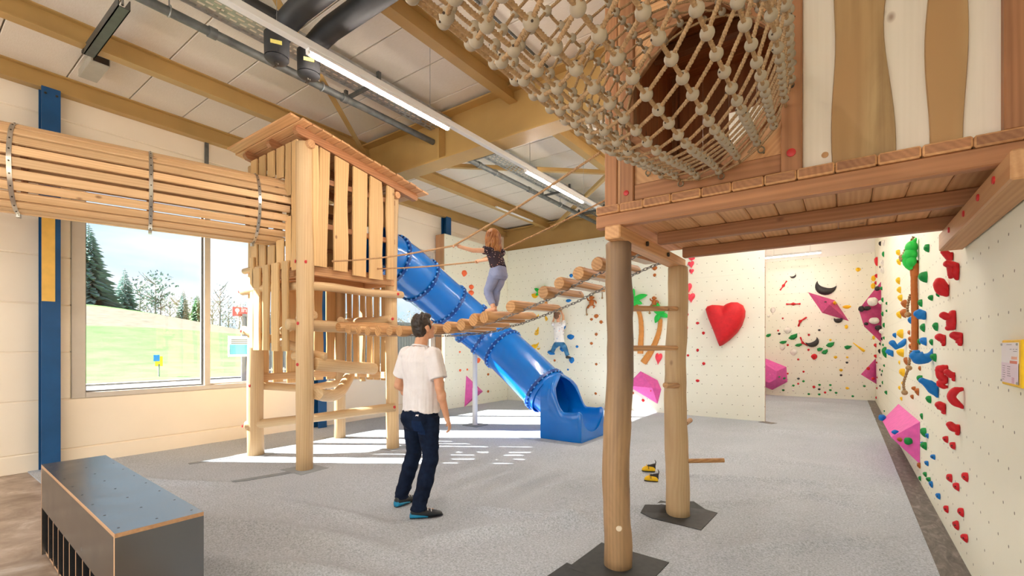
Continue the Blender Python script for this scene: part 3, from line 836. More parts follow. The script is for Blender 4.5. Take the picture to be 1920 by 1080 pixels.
# front face: slats above and below the tunnel mouth, the last one running full height
TUNC, TUNR = V((-6.03, 3.12, 3.27)), .43
for i, x in enumerate((-6.51, -6.29, -6.06, -5.83, -5.61, -5.49)):
    w = .165 if i < 5 else .11
    zt = roofz(3.0) - .145
    gap = math.sqrt(max(0, (TUNR + .01) ** 2 - (x - TUNC.x) ** 2)) if abs(x - TUNC.x) < TUNR else 0
    for za, zb in (((TUNC.z + gap, zt), (2.50, TUNC.z - gap)) if gap else ((2.46, zt),)):
        if zb - za > .05:
            build(live_mb((x, 3.005, za), (0, 0, 1), (1, 0, 0), (0, 1, 0), zb - za, w, .028, .010, 6), 'slat', M['board'], T, axis=(0, 0, 1))
for x, w, zt, zb in ((-6.50, .10, 2.72, 1.50), (-6.36, .17, 2.56, 1.47), (-6.12, .16, 2.58, 1.47), (-5.88, .17, 2.58, 1.46), (-5.63, .13, 2.58, 1.46)):
    build(live_mb((x, 2.965, zb), (0, 0, 1), (1, 0, 0), (0, 1, 0), zt - zb, w, .032, .014, 8), 'slat', M['board'], T, axis=(0, 0, 1))
# left face and back face, upper and lower storey
for k in range(6):
    y = 3.26 + k * .215
    build(live_mb((-6.80, y, 2.50), (0, 0, 1), (0, 1, 0), (1, 0, 0), roofz(y) - .145 - 2.5, .15, .028, .012, 6), 'slat', M['board'], T, axis=(0, 0, 1))
    build(live_mb((-6.80, y, .96 + RND.uniform(0, .05)), (0, 0, 1), (0, 1, 0), (1, 0, 0), 1.56, .155, .028, .016, 8), 'slat', M['board'], T, axis=(0, 0, 1))
for k in range(7):
    x = -6.62 + k * .178
    build(live_mb((x, 4.555, .95 + RND.uniform(0, .05)), (0, 0, 1), (1, 0, 0), (0, 1, 0), 1.58, .13, .028, .014, 8), 'slat', M['board'], T, axis=(0, 0, 1))
    zt = roofz(4.55) - .145
    gap = math.sqrt(max(0, .43 ** 2 - (x + 5.98) ** 2)) if abs(x + 5.98) < .43 else 0
    za = 3.0 + gap if gap else 2.5
    if zt - za > .06:
        build(live_mb((x, 4.555, za), (0, 0, 1), (1, 0, 0), (0, 1, 0), zt - za, .14, .028, .010, 6), 'slat', M['larch_pale'], T, axis=(0, 0, 1))
# deck with its frame
for (p, q) in (((-6.72, 3.16, 2.47), (-5.40, 3.16, 2.47)), ((-6.72, 4.46, 2.47), (-5.40, 4.46, 2.47)), ((-6.70, 3.2, 2.47), (-6.70, 4.42, 2.47)), ((-5.42, 3.2, 2.47), (-5.42, 4.42, 2.47)), ((-6.06, 3.2, 2.47), (-6.06, 4.42, 2.47))):
    build(MB().beam(p, q, .07, .12, bev=.006), 'deck_beam', M['larch_pale'], T)
for k in range(9):
    y = 3.19 + k * .142
    build(MB().box(-6.66, y, 2.535, -5.46, y + .132, 2.565, .004), 'deck_board', M['larch_pale'], T)
for z, y in ((3.1, 3.04), (3.7, 3.04)):
    build(MB().box(-6.60, y - .005, z - .035, -6.45, y + .03, z + .035, .004), 'rail_stub', M['larch'], T)
for z in (3.05, 3.62):
    build(MB().beam((-5.375, 3.14, z), (-5.375, 4.46, z), .06, .07, bev=.005), 'rail', M['larch'], T)
    build(MB().beam((-6.76, 3.14, z), (-6.76, 4.46, z), .05, .07, bev=.005), 'rail', M['larch'], T)
# rails, rungs and climbing logs
def tlog(p, q, r, mid=None, name='rung', **k):
    return build(log_mb(p, q, r, None, bend=.02, mid=mid, **k), name, M['log'], T, axis=V(q) - V(p), smooth=60)
tlog((-6.80, 2.985, 2.28), (-5.46, 3.10, 2.27), .050)
tlog((-6.76, 2.99, 2.56), (-5.5, 3.11, 2.56), .04)
tlog((-6.78, 2.985, 1.75), (-5.52, 3.24, 1.44), .058)
tlog((-5.36, 3.12, 2.27), (-5.38, 4.62, 2.29), .055)
tlog((-6.74, 3.0, .42), (-5.38, 4.50, .62), .062, mid=(0, 0, .02))
tlog((-6.72, 3.2, .96), (-6.36, 4.25, .95), .055, mid=(.0, 0, -.05))
tlog((-5.30, 3.2, .93), (-6.10, 4.22, 1.08), .078, mid=(.06, 0, -.12))
tlog((-5.40, 3.22, 1.30), (-5.55, 4.25, 1.19), .082)
tlog((-5.72, 3.12, 1.40), (-5.36, 3.36, 1.39), .055)
tlog((-5.50, 2.93, 1.79), (-5.42, 4.60, 1.77), .072, name='bridge_beam')
tlog((-6.7, 3.5, 1.74), (-5.44, 3.24, 1.92), .06)
tlog((-6.3, 4.46, 1.83), (-5.5, 3.66, 1.87), .05)
tlog((-6.74, 4.44, 1.90), (-5.4, 4.42, 1.93), .055)
build(MB().beam((-6.66, 4.53, 1.08), (-5.5, 4.53, 1.08), .03, .10, bev=.004), 'batten', M['pine'], T)
build(MB().beam((-6.77, 3.18, 1.08), (-6.77, 4.44, 1.08), .03, .10, bev=.004), 'batten', M['pine'], T)
for p, nrm in (((-5.44, 3.0, 2.56), (-.2, -1, 0)), ((-5.37, 2.995, 1.80), (.25, -1, 0)), ((-5.38, 2.995, 1.30), (.25, -1, 0)), ((-6.80, 2.945, 2.28), (0, -1, 0)), ((-6.70, 2.925, 1.73), (0, -1, 0)),
               ((-6.63, 3.005, .98), (.2, -1, 0)), ((-6.68, 2.935, .43), (0, -1, 0)), ((-5.34, 4.445, .63), (.3, -1, 0)), ((-5.35, 4.42, 1.92), (.4, -1, 0)), ((-5.33, 4.50, 2.29), (1, -.3, 0)), ((-5.31, 3.06, 2.55), (1, 0, 0))):
    cap(T, p, nrm, .021)

# ------------------------------------------------------------------ wooden slat tunnel
TD = V((-.254, -.967, 0)).normalized()
TT = thing('crawl_tunnel', 'round crawl tunnel of pine slats held by steel bands at the upper left', 'tunnel', TUNC)
NS = 24; TL = 4.3
ts, tu, _ = frame_from(TD, (0, 0, 1))
for k in range(NS):
    a = 2 * PI * (k + .35) / NS
    rad = ts * math.cos(a) + tu * math.sin(a); tan = -ts * math.sin(a) + tu * math.cos(a)
    c = TUNC + rad * (TUNR - .014) + TD * (TL / 2 - .02)
    build(MB().obox(c, (tan, rad, TD), (.0415, .014, TL / 2 + .02 * RND.uniform(-1, 1)), .004), 'slat', M['pine'], TT, axis=TD)
def ring_band(c, d, R, w, t, n=48):
    s, u, _ = frame_from(d, (0, 0, 1)); rings = []
    for i in range(n):
        a = 2 * PI * i / n; r = s * math.cos(a) + u * math.sin(a)
        rings.append([V(c) + r * R - V(d) * w / 2, V(c) + r * R + V(d) * w / 2, V(c) + r * (R + t) + V(d) * w / 2, V(c) + r * (R + t) - V(d) * w / 2])
    return MB().loft(rings, closed=True)
for t in (.32, 1.35, 2.38, 3.4):
    b = build(ring_band(TUNC + TD * t, TD, TUNR + .001, .034, .004), 'steel_band', M['stainless'], TT, smooth=40)
    mb = MB()
    for k in range(NS):
        a = 2 * PI * (k + .35) / NS; rad = ts * math.cos(a) + tu * math.sin(a)
        mb.tube([TUNC + TD * t + rad * (TUNR + .004), TUNC + TD * t + rad * (TUNR + .009)], .007, 8)
    build(mb, 'band_screws', M['dark_bolt'], b, kind='stuff')
    build(ring_band(TUNC + TD * (t + .0), TD, TUNR - .06, .05, .03, 24), 'inner_hoop', M['larch'], TT, smooth=40)
    bl = TUNC + TD * t + ts * .06 - tu * (TUNR + .014)
    build(MB().obox(bl, (ts, tu, TD), (.012, .022, .016), .002).obox(bl + ts * -.04, (ts, tu, TD), (.012, .022, .016), .002).tube([bl + ts * .03, bl - ts * .07], .005, 8), 'band_clamp', M['stainless'], TT)
# glued plywood end ring, outside the picture
build(ring_band(TUNC + TD * (TL + .03), TD, TUNR - .05, .06, .07, 32), 'end_ring', M['larch'], TT, smooth=40)

# ------------------------------------------------------------------ blue tube slide
SL = thing('tube_slide', 'large blue plastic tube slide curving down from the tower to the floor', 'slide', (-4.6, 6.6, 0))
CP = [V(p) for p in ((-5.98, 4.60, 3.0), (-5.98, 5.15, 2.85), (-5.95, 5.9, 2.45), (-5.75, 6.52, 2.0), (-5.4, 6.84, 1.63), (-4.8, 6.88, 1.17), (-4.3, 6.86, .79), (-4.16, 6.85, .70))]
def catmull(P, per=8):
    out = []
    for i in range(len(P) - 1):
        p0 = P[i - 1] if i else P[0] * 2 - P[1]; p1, p2 = P[i], P[i + 1]; p3 = P[i + 2] if i + 2 < len(P) else P[-1] * 2 - P[-2]
        for k in range(per):
            t = k / per
            out.append(.5 * ((2 * p1) + (p2 - p0) * t + (2 * p0 - 5 * p1 + 4 * p2 - p3) * t * t + (3 * p1 - p0 - 3 * p2 + p3) * t ** 3))
    return out + [P[-1].copy()]
SP = catmull(CP, 8); SR = .405
cuts = [0, 4, 11, 17, 22, 28, 33, 38, len(SP) - 1]
cuts = [0, 5, 12, 19, 25, 30, 35, 49, len(SP) - 1] if len(SP) > 52 else cuts
def shell(path, R, n=40, t=.012, ext=None):
    outer = MB(); s = None; rings_o, rings_i = [], []
    for i, p in enumerate(path):
        k = SP.index(p)
        d = (SP[min(k + 1, len(SP) - 1)] - SP[max(k - 1, 0)]).normalized()
        ss, uu, _ = frame_from(d, (0, 0, 1))
        rings_o.append([p + (ss * math.cos(2 * PI * j / n) + uu * math.sin(2 * PI * j / n)) * R for j in range(n)])
        rings_i.append([p + (ss * math.cos(2 * PI * j / n) + uu * math.sin(2 * PI * j / n)) * (R - t) for j in range(n)])
    return MB(60).loft(rings_o + rings_i[::-1], closed=True)
for i in range(len(cuts) - 1):
    build(shell(SP[cuts[i]:cuts[i + 1] + 1], SR), 'tube_section', M['slide'], SL, smooth=60)
for i, c in enumerate(cuts[:-1]):
    d = (SP[min(c + 1, len(SP) - 1)] - SP[max(c - 1, 0)]).normalized()
    fl = build(ring_band(SP[c], d, SR - .005, .05, .035, 56), 'flange', M['slide_dark'], SL, smooth=35)
    s, u, _ = frame_from(d, (0, 0, 1)); mb = MB()
    for k in range(26):
        a = 2 * PI * k / 26; r = s * math.cos(a) + u * math.sin(a)
        for e in (-1, 1):
            mb.ball(SP[c] + r * (SR + .016) + d * e * .027, .019, 5, 8)
    build(mb, 'flange_bolts', M['slide_bolt'], fl, smooth=60, kind='stuff')
# exit trough: hood that opens into a U with falling rims, in one solid piece standing on the floor
def exit_mb():
    rings = []; n = 28; N = 22; YC = 6.85
    for i in range(N + 2):
        t = min(1, i / N); last = i == N + 1
        x = lerp(-4.06, -3.36, t) + (.035 if last else 0)
        zf = lerp(.225, .10, sstep(0, .95, t)) + (.03 if last else 0); r = lerp(.395, .375, t) + (.02 if last else 0)
        top = 1.03 - .60 * sstep(.12, .60, t) + .02 * sstep(.85, 1, t) - (.03 if last else 0)
        zc = zf + r
        op = math.acos(max(-1, min(1, (top - zc) / r))) if top < zc + r else 0.0
        inner = []
        for j in range(n + 1):
            a = PI / 2 + op + (2 * PI - 2 * op) * j / n
            inner.append(V((x, YC + math.cos(a) * r, zc + math.sin(a) * r)))
        hw = .445 - (.035 if last else .012 * sstep(.8, 1, t))
        def outer(sg, rim):
            half, H, out = abs(rim.y - YC), rim.z, []
            k = max(0.0, min(1.0, 1 - op / .9))          # 1 at the closed hood, 0 along the open trough
            arch = [(.0, .035), (.12, .032), (.24, -.015), (.34, -.10), (.41, -.22), (.44, -.34), (hw, -.46)]
            roll = [(lerp(half, max(hw, half + .03), f), d) for f, d in ((.08, .022), (.30, .036), (.55, .036), (.78, .018), (.93, -.02), (1, -.07), (1, -.16))]
            for (a0, d0), (a1, d1) in zip(arch, roll):
                aa, dd = lerp(a1, a0, k), lerp(d1, d0, k)
                out.append(V((x, YC + sg * min(aa, hw), max(.04, H + dd))))
            out.append(V((x, YC + sg * hw, .03))); out.append(V((x, YC + sg * (hw - .012), 0)))
            return out
        L, R_ = outer(-1, inner[-1]), outer(1, inner[0])
        if inner[0].y < YC: L, R_ = outer(-1, inner[0]), outer(1, inner[-1]); ring = inner + R_ + L[::-1]
        else: ring = inner + L + R_[::-1]
        rings.append(ring)
    return MB(60).loft(rings), rings
emb, er = exit_mb()
build(emb, 'slide_exit', M['slide'], SL, smooth=50)
kk = len(SP) - 8; dd_ = (SP[kk] - SP[kk - 1]).normalized(); s_, u_, _q = frame_from(dd_, (0, 0, 1))
ra = [SP[kk] + (s_ * math.cos(2 * PI * j / 40) + u_ * math.sin(2 * PI * j / 40)) * (SR - .02) for j in range(40)]
# ring at the hood, matched to the same turning sense
rb_ = [V((-3.97, 6.85 + (s_.y * math.cos(2 * PI * j / 40)) * .397, .62 + math.sin(2 * PI * j / 40) * .397)) for j in range(40)]
build(MB(60).loft([ra, rb_], cap=False), 'exit_sleeve', M['slide'], SL, smooth=60, recalc=False)
pl = build(MB().tube([(-5.74, 6.72, 0), (-5.74, 6.72, .72)], .05, 16).tube([(-5.74, 6.72, .72), (-5.74, 6.72, 1.38), (-5.74, 6.72, 1.50)], [.044, .044, .02], 16), 'support_pole', M['trunking'], SL, smooth=40)
build(MB().box(-5.78, 6.70, 1.46, -5.70, 6.74, 1.60).torus((-5.74, 6.72, 1.36), (0, 0, 1), .045, .006, 16, 6), 'pole_bracket', M['steel'], SL)
build(MB().box(-5.92, 6.56, 0, -5.56, 6.90, .016, .003), 'pole_foot', M['grey_tape'], SL)
pad('slide_mat', [(-4.35, 6.2), (-3.25, 6.25), (-3.2, 7.4), (-4.35, 7.4)], M['grey_mat'], .004)

# ------------------------------------------------------------------ swinging log bridge
BR = thing('log_bridge', 'hanging bridge of half-log steps on two chains from tower to platform', 'bridge', (-3.3, 3.8, 1.9))
NE = [(634, 613), (653, 617), (672, 619), (689, 621), (708, 621), (730, 621), (748, 621), (781, 620), (813, 617), (838, 614), (864, 609), (887, 600), (907, 595), (957, 575), (1018, 548), (1048, 531), (1084, 512), (1119, 495)]
YN = 3.50
steps = [at(x, y, Y=YN) for x, y in NE]
steps.append(V((-1.47, YN, steps[-1].z + .07)))
def half_log(c, L, r, yaw, tilt):
    rings = []; n = 16; mb = MB(50); cl = set()
    ax = V((math.sin(yaw), math.cos(yaw), tilt)).normalized(); sd = V((math.cos(yaw), -math.sin(yaw), 0)); up = sd.cross(ax)
    ph = RND.uniform(0, 99)
    for i, t in enumerate((0, .02, .12, .20, .26, .5, .75, .9, .975, 1)):
        rr = r * (.88 if i in (0, 9) else 1) * (1 + .06 * noise.noise(V((ph, t * 3, 0))))
        flat = -1.0 if t <= .12 else lerp(-1.0, -.28, sstep(.12, .26, t))
        ring = []
        for j in range(n):
            a = 2 * PI * j / n; k = 1 + .05 * noise.noise(V((ph + math.cos(a), math.sin(a), t * 3)))
            cut = math.sin(a) * rr * k < flat * rr; cl.add((i, j)) if cut else None
            ring.append(c + ax * (L * t) + sd * math.cos(a) * rr * k + up * max(math.sin(a) * rr * k, flat * rr))
        rings.append(ring)
    mb.loft(rings)
    for q in range((len(rings) - 1) * n):
        i, j = q // n, q % n
        if i >= 3 and (i, j) in cl and (i, (j + 1) % n) in cl: mb.m[q] = 1
    return mb
for i, c in enumerate(steps):
    tilt = 0.03 if i > 11 else 0.01
    yaw = RND.uniform(-.06, .06)
    build(half_log(c, RND.uniform(.76, .84), RND.uniform(.058, .067), yaw, tilt + RND.uniform(-.02, .02)), 'step_log', [M['rung'], M['log_flat']], BR, axis=(0, 1, 0), smooth=50)
def chain(y, off):
    P = [V((-5.40, y, 1.74))] + [V((c.x, y, c.z + off)) for c in steps[1:]] + [V((-1.22, y, steps[-1].z + .03))]
    # resample by arc length
    D = [0]
    for a, b in zip(P, P[1:]): D.append(D[-1] + (b - a).length)
    mb = MB(60); pitch = .036; s = 0; k = 0
    def pt(s):
        for i in range(len(D) - 1):
            if D[i + 1] >= s: return lerp(P[i], P[i + 1], (s - D[i]) / max(1e-6, D[i + 1] - D[i]))
        return P[-1]
    while s < D[-1] - pitch:
        c, d = pt(s + pitch / 2), (pt(s + pitch) - pt(s)).normalized()
        sd, u, _ = frame_from(d); w = (sd + u).normalized() if k % 2 else (sd - u).normalized()
        path = []
        for q in range(10):
            a = 2 * PI * q / 10
            path.append(c + d * math.cos(a) * .025 + w * math.sin(a) * .0125)
        mb.tube(path, .0042, 5, closed=True); s += pitch; k += 1
    return mb
for y in (YN + .13, YN + .62):
    build(chain(y, -.045), 'chain', M['chain'], BR, smooth=60, kind='stuff')
# hand ropes
def twist_rope(path, r, pitch=.06, per=.010, lobes=3):
    """laid rope: three strands twisted along a path"""
    P = [V(p) for p in path]; D = [0]
    for a, b in zip(P, P[1:]): D.append(D[-1] + (b - a).length)
    n = max(2, int(D[-1] / per)); i = 0; pts = []
    for k in range(n + 1):
        s = D[-1] * k / n
        while i < len(D) - 2 and D[i + 1] < s: i += 1
        pts.append(lerp(P[i], P[i + 1], (s - D[i]) / max(1e-6, D[i + 1] - D[i])))
    m = lobes * 3
    mb = MB(70); rings = []; s_ = None
    for k, p in enumerate(pts):
        d = (pts[min(k + 1, n)] - pts[max(k - 1, 0)]).normalized()
        if s_ is None: s_, u, _ = frame_from(d)
        else: s_ = (s_ - d * s_.dot(d)).normalized(); u = s_.cross(d)
        tw = 2 * PI * (D[-1] * k / n) / pitch / 1.0
        rings.append([p + (s_ * math.cos(a + tw) + u * math.sin(a + tw)) * r * (1 if j % 3 else .70) for j, a in ((j, 2 * PI * j / m) for j in range(m))])
    return mb.loft(rings)
HANDL = at(850, 461, Y=3.34); HANDR = at(893, 491, Y=4.12)
r1a = at(624, 490, X=-5.312)
r1b = at(1125, 286, X=-1.345)
def sag(a, b, k, n=14): return [lerp(a, b, i / n) - V((0, 0, k * math.sin(PI * i / n))) for i in range(n + 1)]
hr = thing('hand_rope', 'nearer hand rope from the tower boards past the girl to the platform', 'rope', r1a)
build(twist_rope(sag(r1a, HANDL, .03) + sag(HANDL, r1b, .02)[1:], .011, .05, .016), 'rope_run', M['rope_thin'], hr, smooth=70)
r2a = at(709, 504, X=-5.30)
r2m = at(1128, 376, Y=4.15); r2b = r2m + (r2m - HANDR) * .44
r2b = HANDR + (r2m - HANDR) * ((-1.27 - HANDR.x) / (r2m.x - HANDR.x))
hr2 = thing('hand_rope', 'farther hand rope from the tower corner behind the girl to the platform', 'rope', r2a)
build(twist_rope(sag(r2a, HANDR, .015) + sag(HANDR, r2b, .02)[1:], .011, .05, .016), 'rope_run', M['rope_thin'], hr2, smooth=70)
for o, p in ((hr, r1a), (hr2, r2a)): build(MB().ball(p, .016, 6, 10), 'end_knot', M['rope_thin'], o, smooth=60)
# ------------------------------------------------------------------ platform with play house
PH = thing('play_house', 'wooden play house on a raised larch platform standing on two trunks at the right', 'play house', (-.3, 3.6, 0))
DZ = 2.47                                       # deck level
def trunk(p, zt, r, r2, mat, knots, seed):
    return build(log_mb((p[0], p[1], -.005), (p[0], p[1], zt), r, r2, bend=.03, n=22, seg=30, rough=.07, knots=knots), 'post', mat, PH, axis=(0, 0, 1), smooth=60)
trunk((-1.275, 3.02), 2.245, .094, .088, M['post_old'], ((.46, -.35, .22), (.8, 1.2, .1)), 3)
trunk((-1.225, 4.25), 2.245, .106, .086, M['log'], ((.66, -.7, .20), (.3, 2, .1)), 5)
build(MB().disc((-1.235, 2.935, .30), (.35, -1, 0), .022, .014), 'bolt_cap', M['log_flat'], PH)
for p, a in (((-1.27, 3.02), .27), ((-1.21, 4.25), .27)):
    x, y = p
    pad('post_mat', [(x - a, y - a * .9), (x + a * .92, y - a * .95), (x + a, y + a * .9), (x - a * .95, y + a)], M['tape'], .006)
pad('post_mat', [(-1.60, 2.50), (-1.34, 2.52), (-1.32, 2.80), (-1.58, 2.84)], M['tape'], .005)
build(MB().beam((-1.25, 2.86, 2.285), (-1.25, 4.40, 2.285), .11, .09, bev=.008), 'cross_beam', M['larch_pale'], PH)
for y in (3.35, 3.85): build(MB().tube([(-1.19, y, 2.285), (-1.178, y, 2.285)], .018, 12), 'bolt', M['dark_bolt'], PH)
for y, z in ((2.92, 2.37), (3.62, 2.37), (4.30, 2.37)):
    build(MB().beam((-1.38 if y < 3 else -1.19, y, z), (XR - .005, y, z), .07, .088, bev=.006), 'joist', M['larch'], PH)
build(MB().beam((.61, 2.70, 2.265), (.61, 4.46, 2.265), .13, .125, bev=.008), 'wall_ledger', M['larch_pale'], PH)
for y in (2.95, 3.25, 3.6, 4.05): cap(PH, (.545, y, 2.275), (-1, 0, 0), .018)
xk = -1.375; k = 0
while xk < XR - .02:
    w = RND.uniform(.155, .18); e = min(xk + w, XR - .005)
    mb = MB().box(xk + .0015, 2.87 + RND.uniform(-.006, .006), 2.415, e - .0015, 4.36, DZ, .008); mb.m[1] = mb.m[4] = 1
    build(mb, 'deck_board', [M['larch_pale'], M['larch']], PH, axis=(0, 1, 0))
    xk = e
# front of the house: corner posts, octagonal opening, boarded wall
YH = 2.95; ZT = 4.25
build(MB().box(-1.345, 2.95, DZ, -1.255, 3.03, ZT, .006), 'corner_post', M['larch'], PH)
build(MB().box(-1.225, 2.925, DZ, -1.130, 2.995, ZT, .006), 'frame_post', M['larch'], PH)
build(MB().box(-.285, 2.905, DZ, -.185, 2.985, ZT, .006), 'frame_post', M['larch'], PH)
build(MB().box(-1.250, 2.955, DZ, -1.228, 2.99, ZT), 'corner_infill', M['larch_pale'], PH)
build(MB().box(-1.130, 2.94, DZ + .02, -.285, 2.985, DZ + .125, .005), 'sill', M['larch'], PH)
build(MB().box(-1.130, 2.94, 3.58, -.285, 2.985, 3.68, .005), 'lintel', M['larch'], PH)
ZA, ZB2, XA, XB2 = DZ + .125, 3.58, -1.130, -.285
CUT = .30
for (cx, cz, sx, sz) in ((XA, ZA, 1, 1), (XB2, ZA, -1, 1), (XA, ZB2, 1, -1), (XB2, ZB2, -1, -1)):
    for q in range(2):        # two boards per corner, laid on the slant
        a0, a1 = CUT * (q / 2), CUT * ((q + 1) / 2)
        poly = [(a0, 0), (a1, 0), (0, a1), (0, a0)] if q else [(0, 0), (a1, 0), (0, a1)]
        build(MB().prism(poly, (cx, 2.955, cz), (sx, 0, 0), (0, 0, sz), (0, 1, 0), .028), 'corner_board', M['larch_pale'], PH, axis=(sx, 0, -sz))
    p = V((cx + sx * CUT, 2.935, cz)); q_ = V((cx, 2.935, cz + sz * CUT))
    build(MB().beam(p, q_, .05, .045, up=(0, 1, 0), bev=.004), 'opening_edge', M['larch'], PH)
for z0_, z1_ in ((3.68, 3.9), (3.905, 4.12)):
    build(MB().box(XA, 2.95, z0_, XB2, 2.98, z1_, .004), 'wall_board', M['larch_pale'], PH, axis=(1, 0, 0))
cap(PH, (-.235, 2.905, 2.575), (0, -1, 0), .022); cap(PH, (-1.178, 2.925, 2.545), (0, -1, 0), .018)
build(MB().disc((-.235, 2.905, 2.94), (0, -1, 0), .016, .004), 'bolt', M['dark_bolt'], PH)
# whitewashed boards with two live-edge boards over them
for x0_, x1_ in ((-.185, .06), (.063, .38), (.383, .585)):
    build(MB().box(x0_, 2.945, DZ + .002, x1_ - .002, 2.972, ZT, .003), 'wall_board', M['white_pine'], PH, axis=(0, 0, 1))
build(live_mb((.062, 2.925, DZ + .002), (0, 0, 1), (1, 0, 0), (0, 1, 0), ZT - DZ, .215, .02, .030, 24), 'live_edge_board', M['live'], PH, axis=(0, 0, 1))
build(live_mb((.383, 2.925, DZ + .002), (0, 0, 1), (1, 0, 0), (0, 1, 0), ZT - DZ, .13, .02, .022, 24), 'live_edge_board', M['live'], PH, axis=(0, 0, 1))
build(MB().box(.565, 2.89, DZ, .668, 2.985, ZT, .006), 'corner_post', M['larch'], PH, axis=(0, 0, 1))
build(MB().disc((-.085, 2.945, 2.54), (0, -1, 0), .016, .003), 'plug', M['rung'], PH)
# inside: board walls and roof
for k in range(9):
    x0_ = -1.22 + k * .21
    for za, zb in (((DZ, 3.08), (3.52, 3.92)) if k in (2, 3) else ((DZ, 3.92),)):
        build(MB().box(x0_, 4.26, za, x0_ + .206, 4.285, zb, .003), 'inner_board', M['larch_dark'], PH, axis=(0, 0, 1))
for k in range(6):
    y0_ = 3.0 + k * .212
    build(MB().box(-1.285, y0_, DZ, -1.262, y0_ + .208, 3.92, .003), 'inner_board', M['larch_dark'], PH, axis=(0, 0, 1))
for k in range(8):
    y0_ = 2.99 + k * .165
    build(MB().box(-1.28, y0_, 3.92, .66, y0_ + .162, 3.945, .003), 'roof_board', M['larch_dark'], PH, axis=(1, 0, 0))
build(MB().beam((-1.25, 3.7, 3.86), (.65, 3.7, 3.86), .07, .10, bev=.005), 'roof_beam', M['larch'], PH)
build(MB().box(-1.30, 4.20, DZ, -1.21, 4.30, 3.92, .006), 'corner_post', M['larch'], PH)
# rungs between the trunks and pegs on the far one
for p, q, r in (((-1.245, 3.08, 1.79), (-1.215, 4.20, 1.86), .021), ((-1.245, 3.08, 1.51), (-1.215, 4.20, 1.51), .021), ((-1.21, 3.85, 1.20), (-1.2, 4.20, 1.17), .024)):
    build(MB(40).tube([p, q], r, 12), 'rung', M['rung'], PH, axis=(0, 1, 0))
pg = at(1357, 863, D=4.1); 
build(MB(40).tube([(-1.14, 4.24, .50), (pg.x, pg.y, pg.z)], .02, 12), 'peg', M['rung'], PH)
pg = at(1294, 788, D=4.6)
build(MB(40).tube([(-1.18, 4.33, .82), (pg.x, pg.y, pg.z)], .024, 12), 'peg', M['rung'], PH)

# ------------------------------------------------------------------ rope net tunnel with clay beads
NT_ = thing('net_tunnel', 'rope net tube threaded with round grey beads leading into the play house opening', 'climbing net', (-.65, 2.0, 2.9))
NCOL, NROW = 26, 19
DY = .118
def net_pt(i, y):
    """point on the net tube: string i, distance y from the viewer's wall"""
    f = (2.915 - y) / 2.3
    k = sstep(0, .5, f)
    cx, cz, R = lerp(-.70, -.62, k), lerp(3.01, 2.80, k), lerp(.475, .455, k)
    a = 2 * PI * (i / NCOL) + .10
    return V((cx + math.cos(a) * R, y, cz + math.sin(a) * R * lerp(1, 1.03, k)))
def node_y(i, j): return 2.915 - j * DY - (i * .0786) % DY
seen, unseen = [], []
for i in range(NCOL):
    path = [net_pt(i, 2.915)]
    for j in range(NROW):
        y = node_y(i, j)
        if y < .75: continue
        p = net_pt(i, y); path.append(p); path.append(net_pt(i, y - DY / 2) + V((0, 0, -.003)))
        d = p.dot(FW); sx, sy = 960 + FOC * p.dot(RT) / max(.2, d), HOR - FOC * (p.z - CAM_H) / max(.2, d)
        (seen if sy > -30 and d > .3 else unseen).append((d, p))
    build(twist_rope(path, .0075, .036, .0075), 'rope', M['rope'], NT_, smooth=70)
# cross ropes wind round the tube, one knot per string
ystart = [2.915 + n * DY for n in range(-17, 19)]
for y0_ in ystart:
    path = []
    for i2 in range(NCOL * 2 + 1):
        i = i2 / 2; y = y0_ - i * .0786
        if .76 < y <= 2.915: path.append(net_pt(i, y) + (V((0, 0, 0)) if i2 % 2 == 0 else (V((-.66, y, 2.88)) - net_pt(i, y)).normalized() * .004))
    if len(path) > 2: build(twist_rope(path, .0072, .036, .0085), 'rope', M['rope'], NT_, smooth=70)
seen.sort(key=lambda q: q[0]); unseen += seen[300:]; seen = seen[:300]
b0 = None
for d, p in seen:
    if b0 is None:
        b0 = build(MB(60).ball((0, 0, 0), .0212, 10, 16).disc((.0, -.0202, .006), (0, -1, .25), .0035, .002, 8, mi=1), 'bead', [M['bead'], M['bead_dark']], NT_, smooth=60, origin=(0, 0, 0)); b0.location = p - WLOC[NT_.name]
    else: inst(b0, p, NT_, rot=(RND.uniform(-.9, .9), RND.uniform(-.9, .9), RND.uniform(-1.5, 1.5)), name='bead')
if unseen:
    mb = MB(60)
    for d, p in unseen: mb.ball(p, .0212, 6, 10)
    build(mb, 'more_beads', M['bead'], NT_, smooth=60, kind='stuff')
# ring rope in the opening with metal hooks
build(twist_rope([net_pt(i, 2.915) for i in range(NCOL)] + [net_pt(0, 2.915)], .008, .036, .0075), 'mouth_rope', M['rope'], NT_, smooth=70)
for i in range(0, NCOL, 1):
    p = net_pt(i, 2.915); q = p + (p - V((-.70, 2.915, 3.01))).normalized() * .03 + V((0, .03, 0))
    if i % 2 == 0: build(MB(40).torus(lerp(p, q, .5), (0, 1, .3), .016, .004, 12, 6).tube([q, q + V((0, .02, 0))], .006, 8), 'eye_hook', M['brass'], NT_)
# hoop at the near end (outside the picture) and its two hangers
build(MB(40).torus((-.62, .76, 2.80), (0, 1, 0), .465, .02, 36, 8), 'end_hoop', M['steel'], NT_)
for x in (-.95, -.29): build(MB().tube([(x, .76, 3.13), (x, .76, 4.9)], .008, 8), 'hanger', M['steel'], NT_)

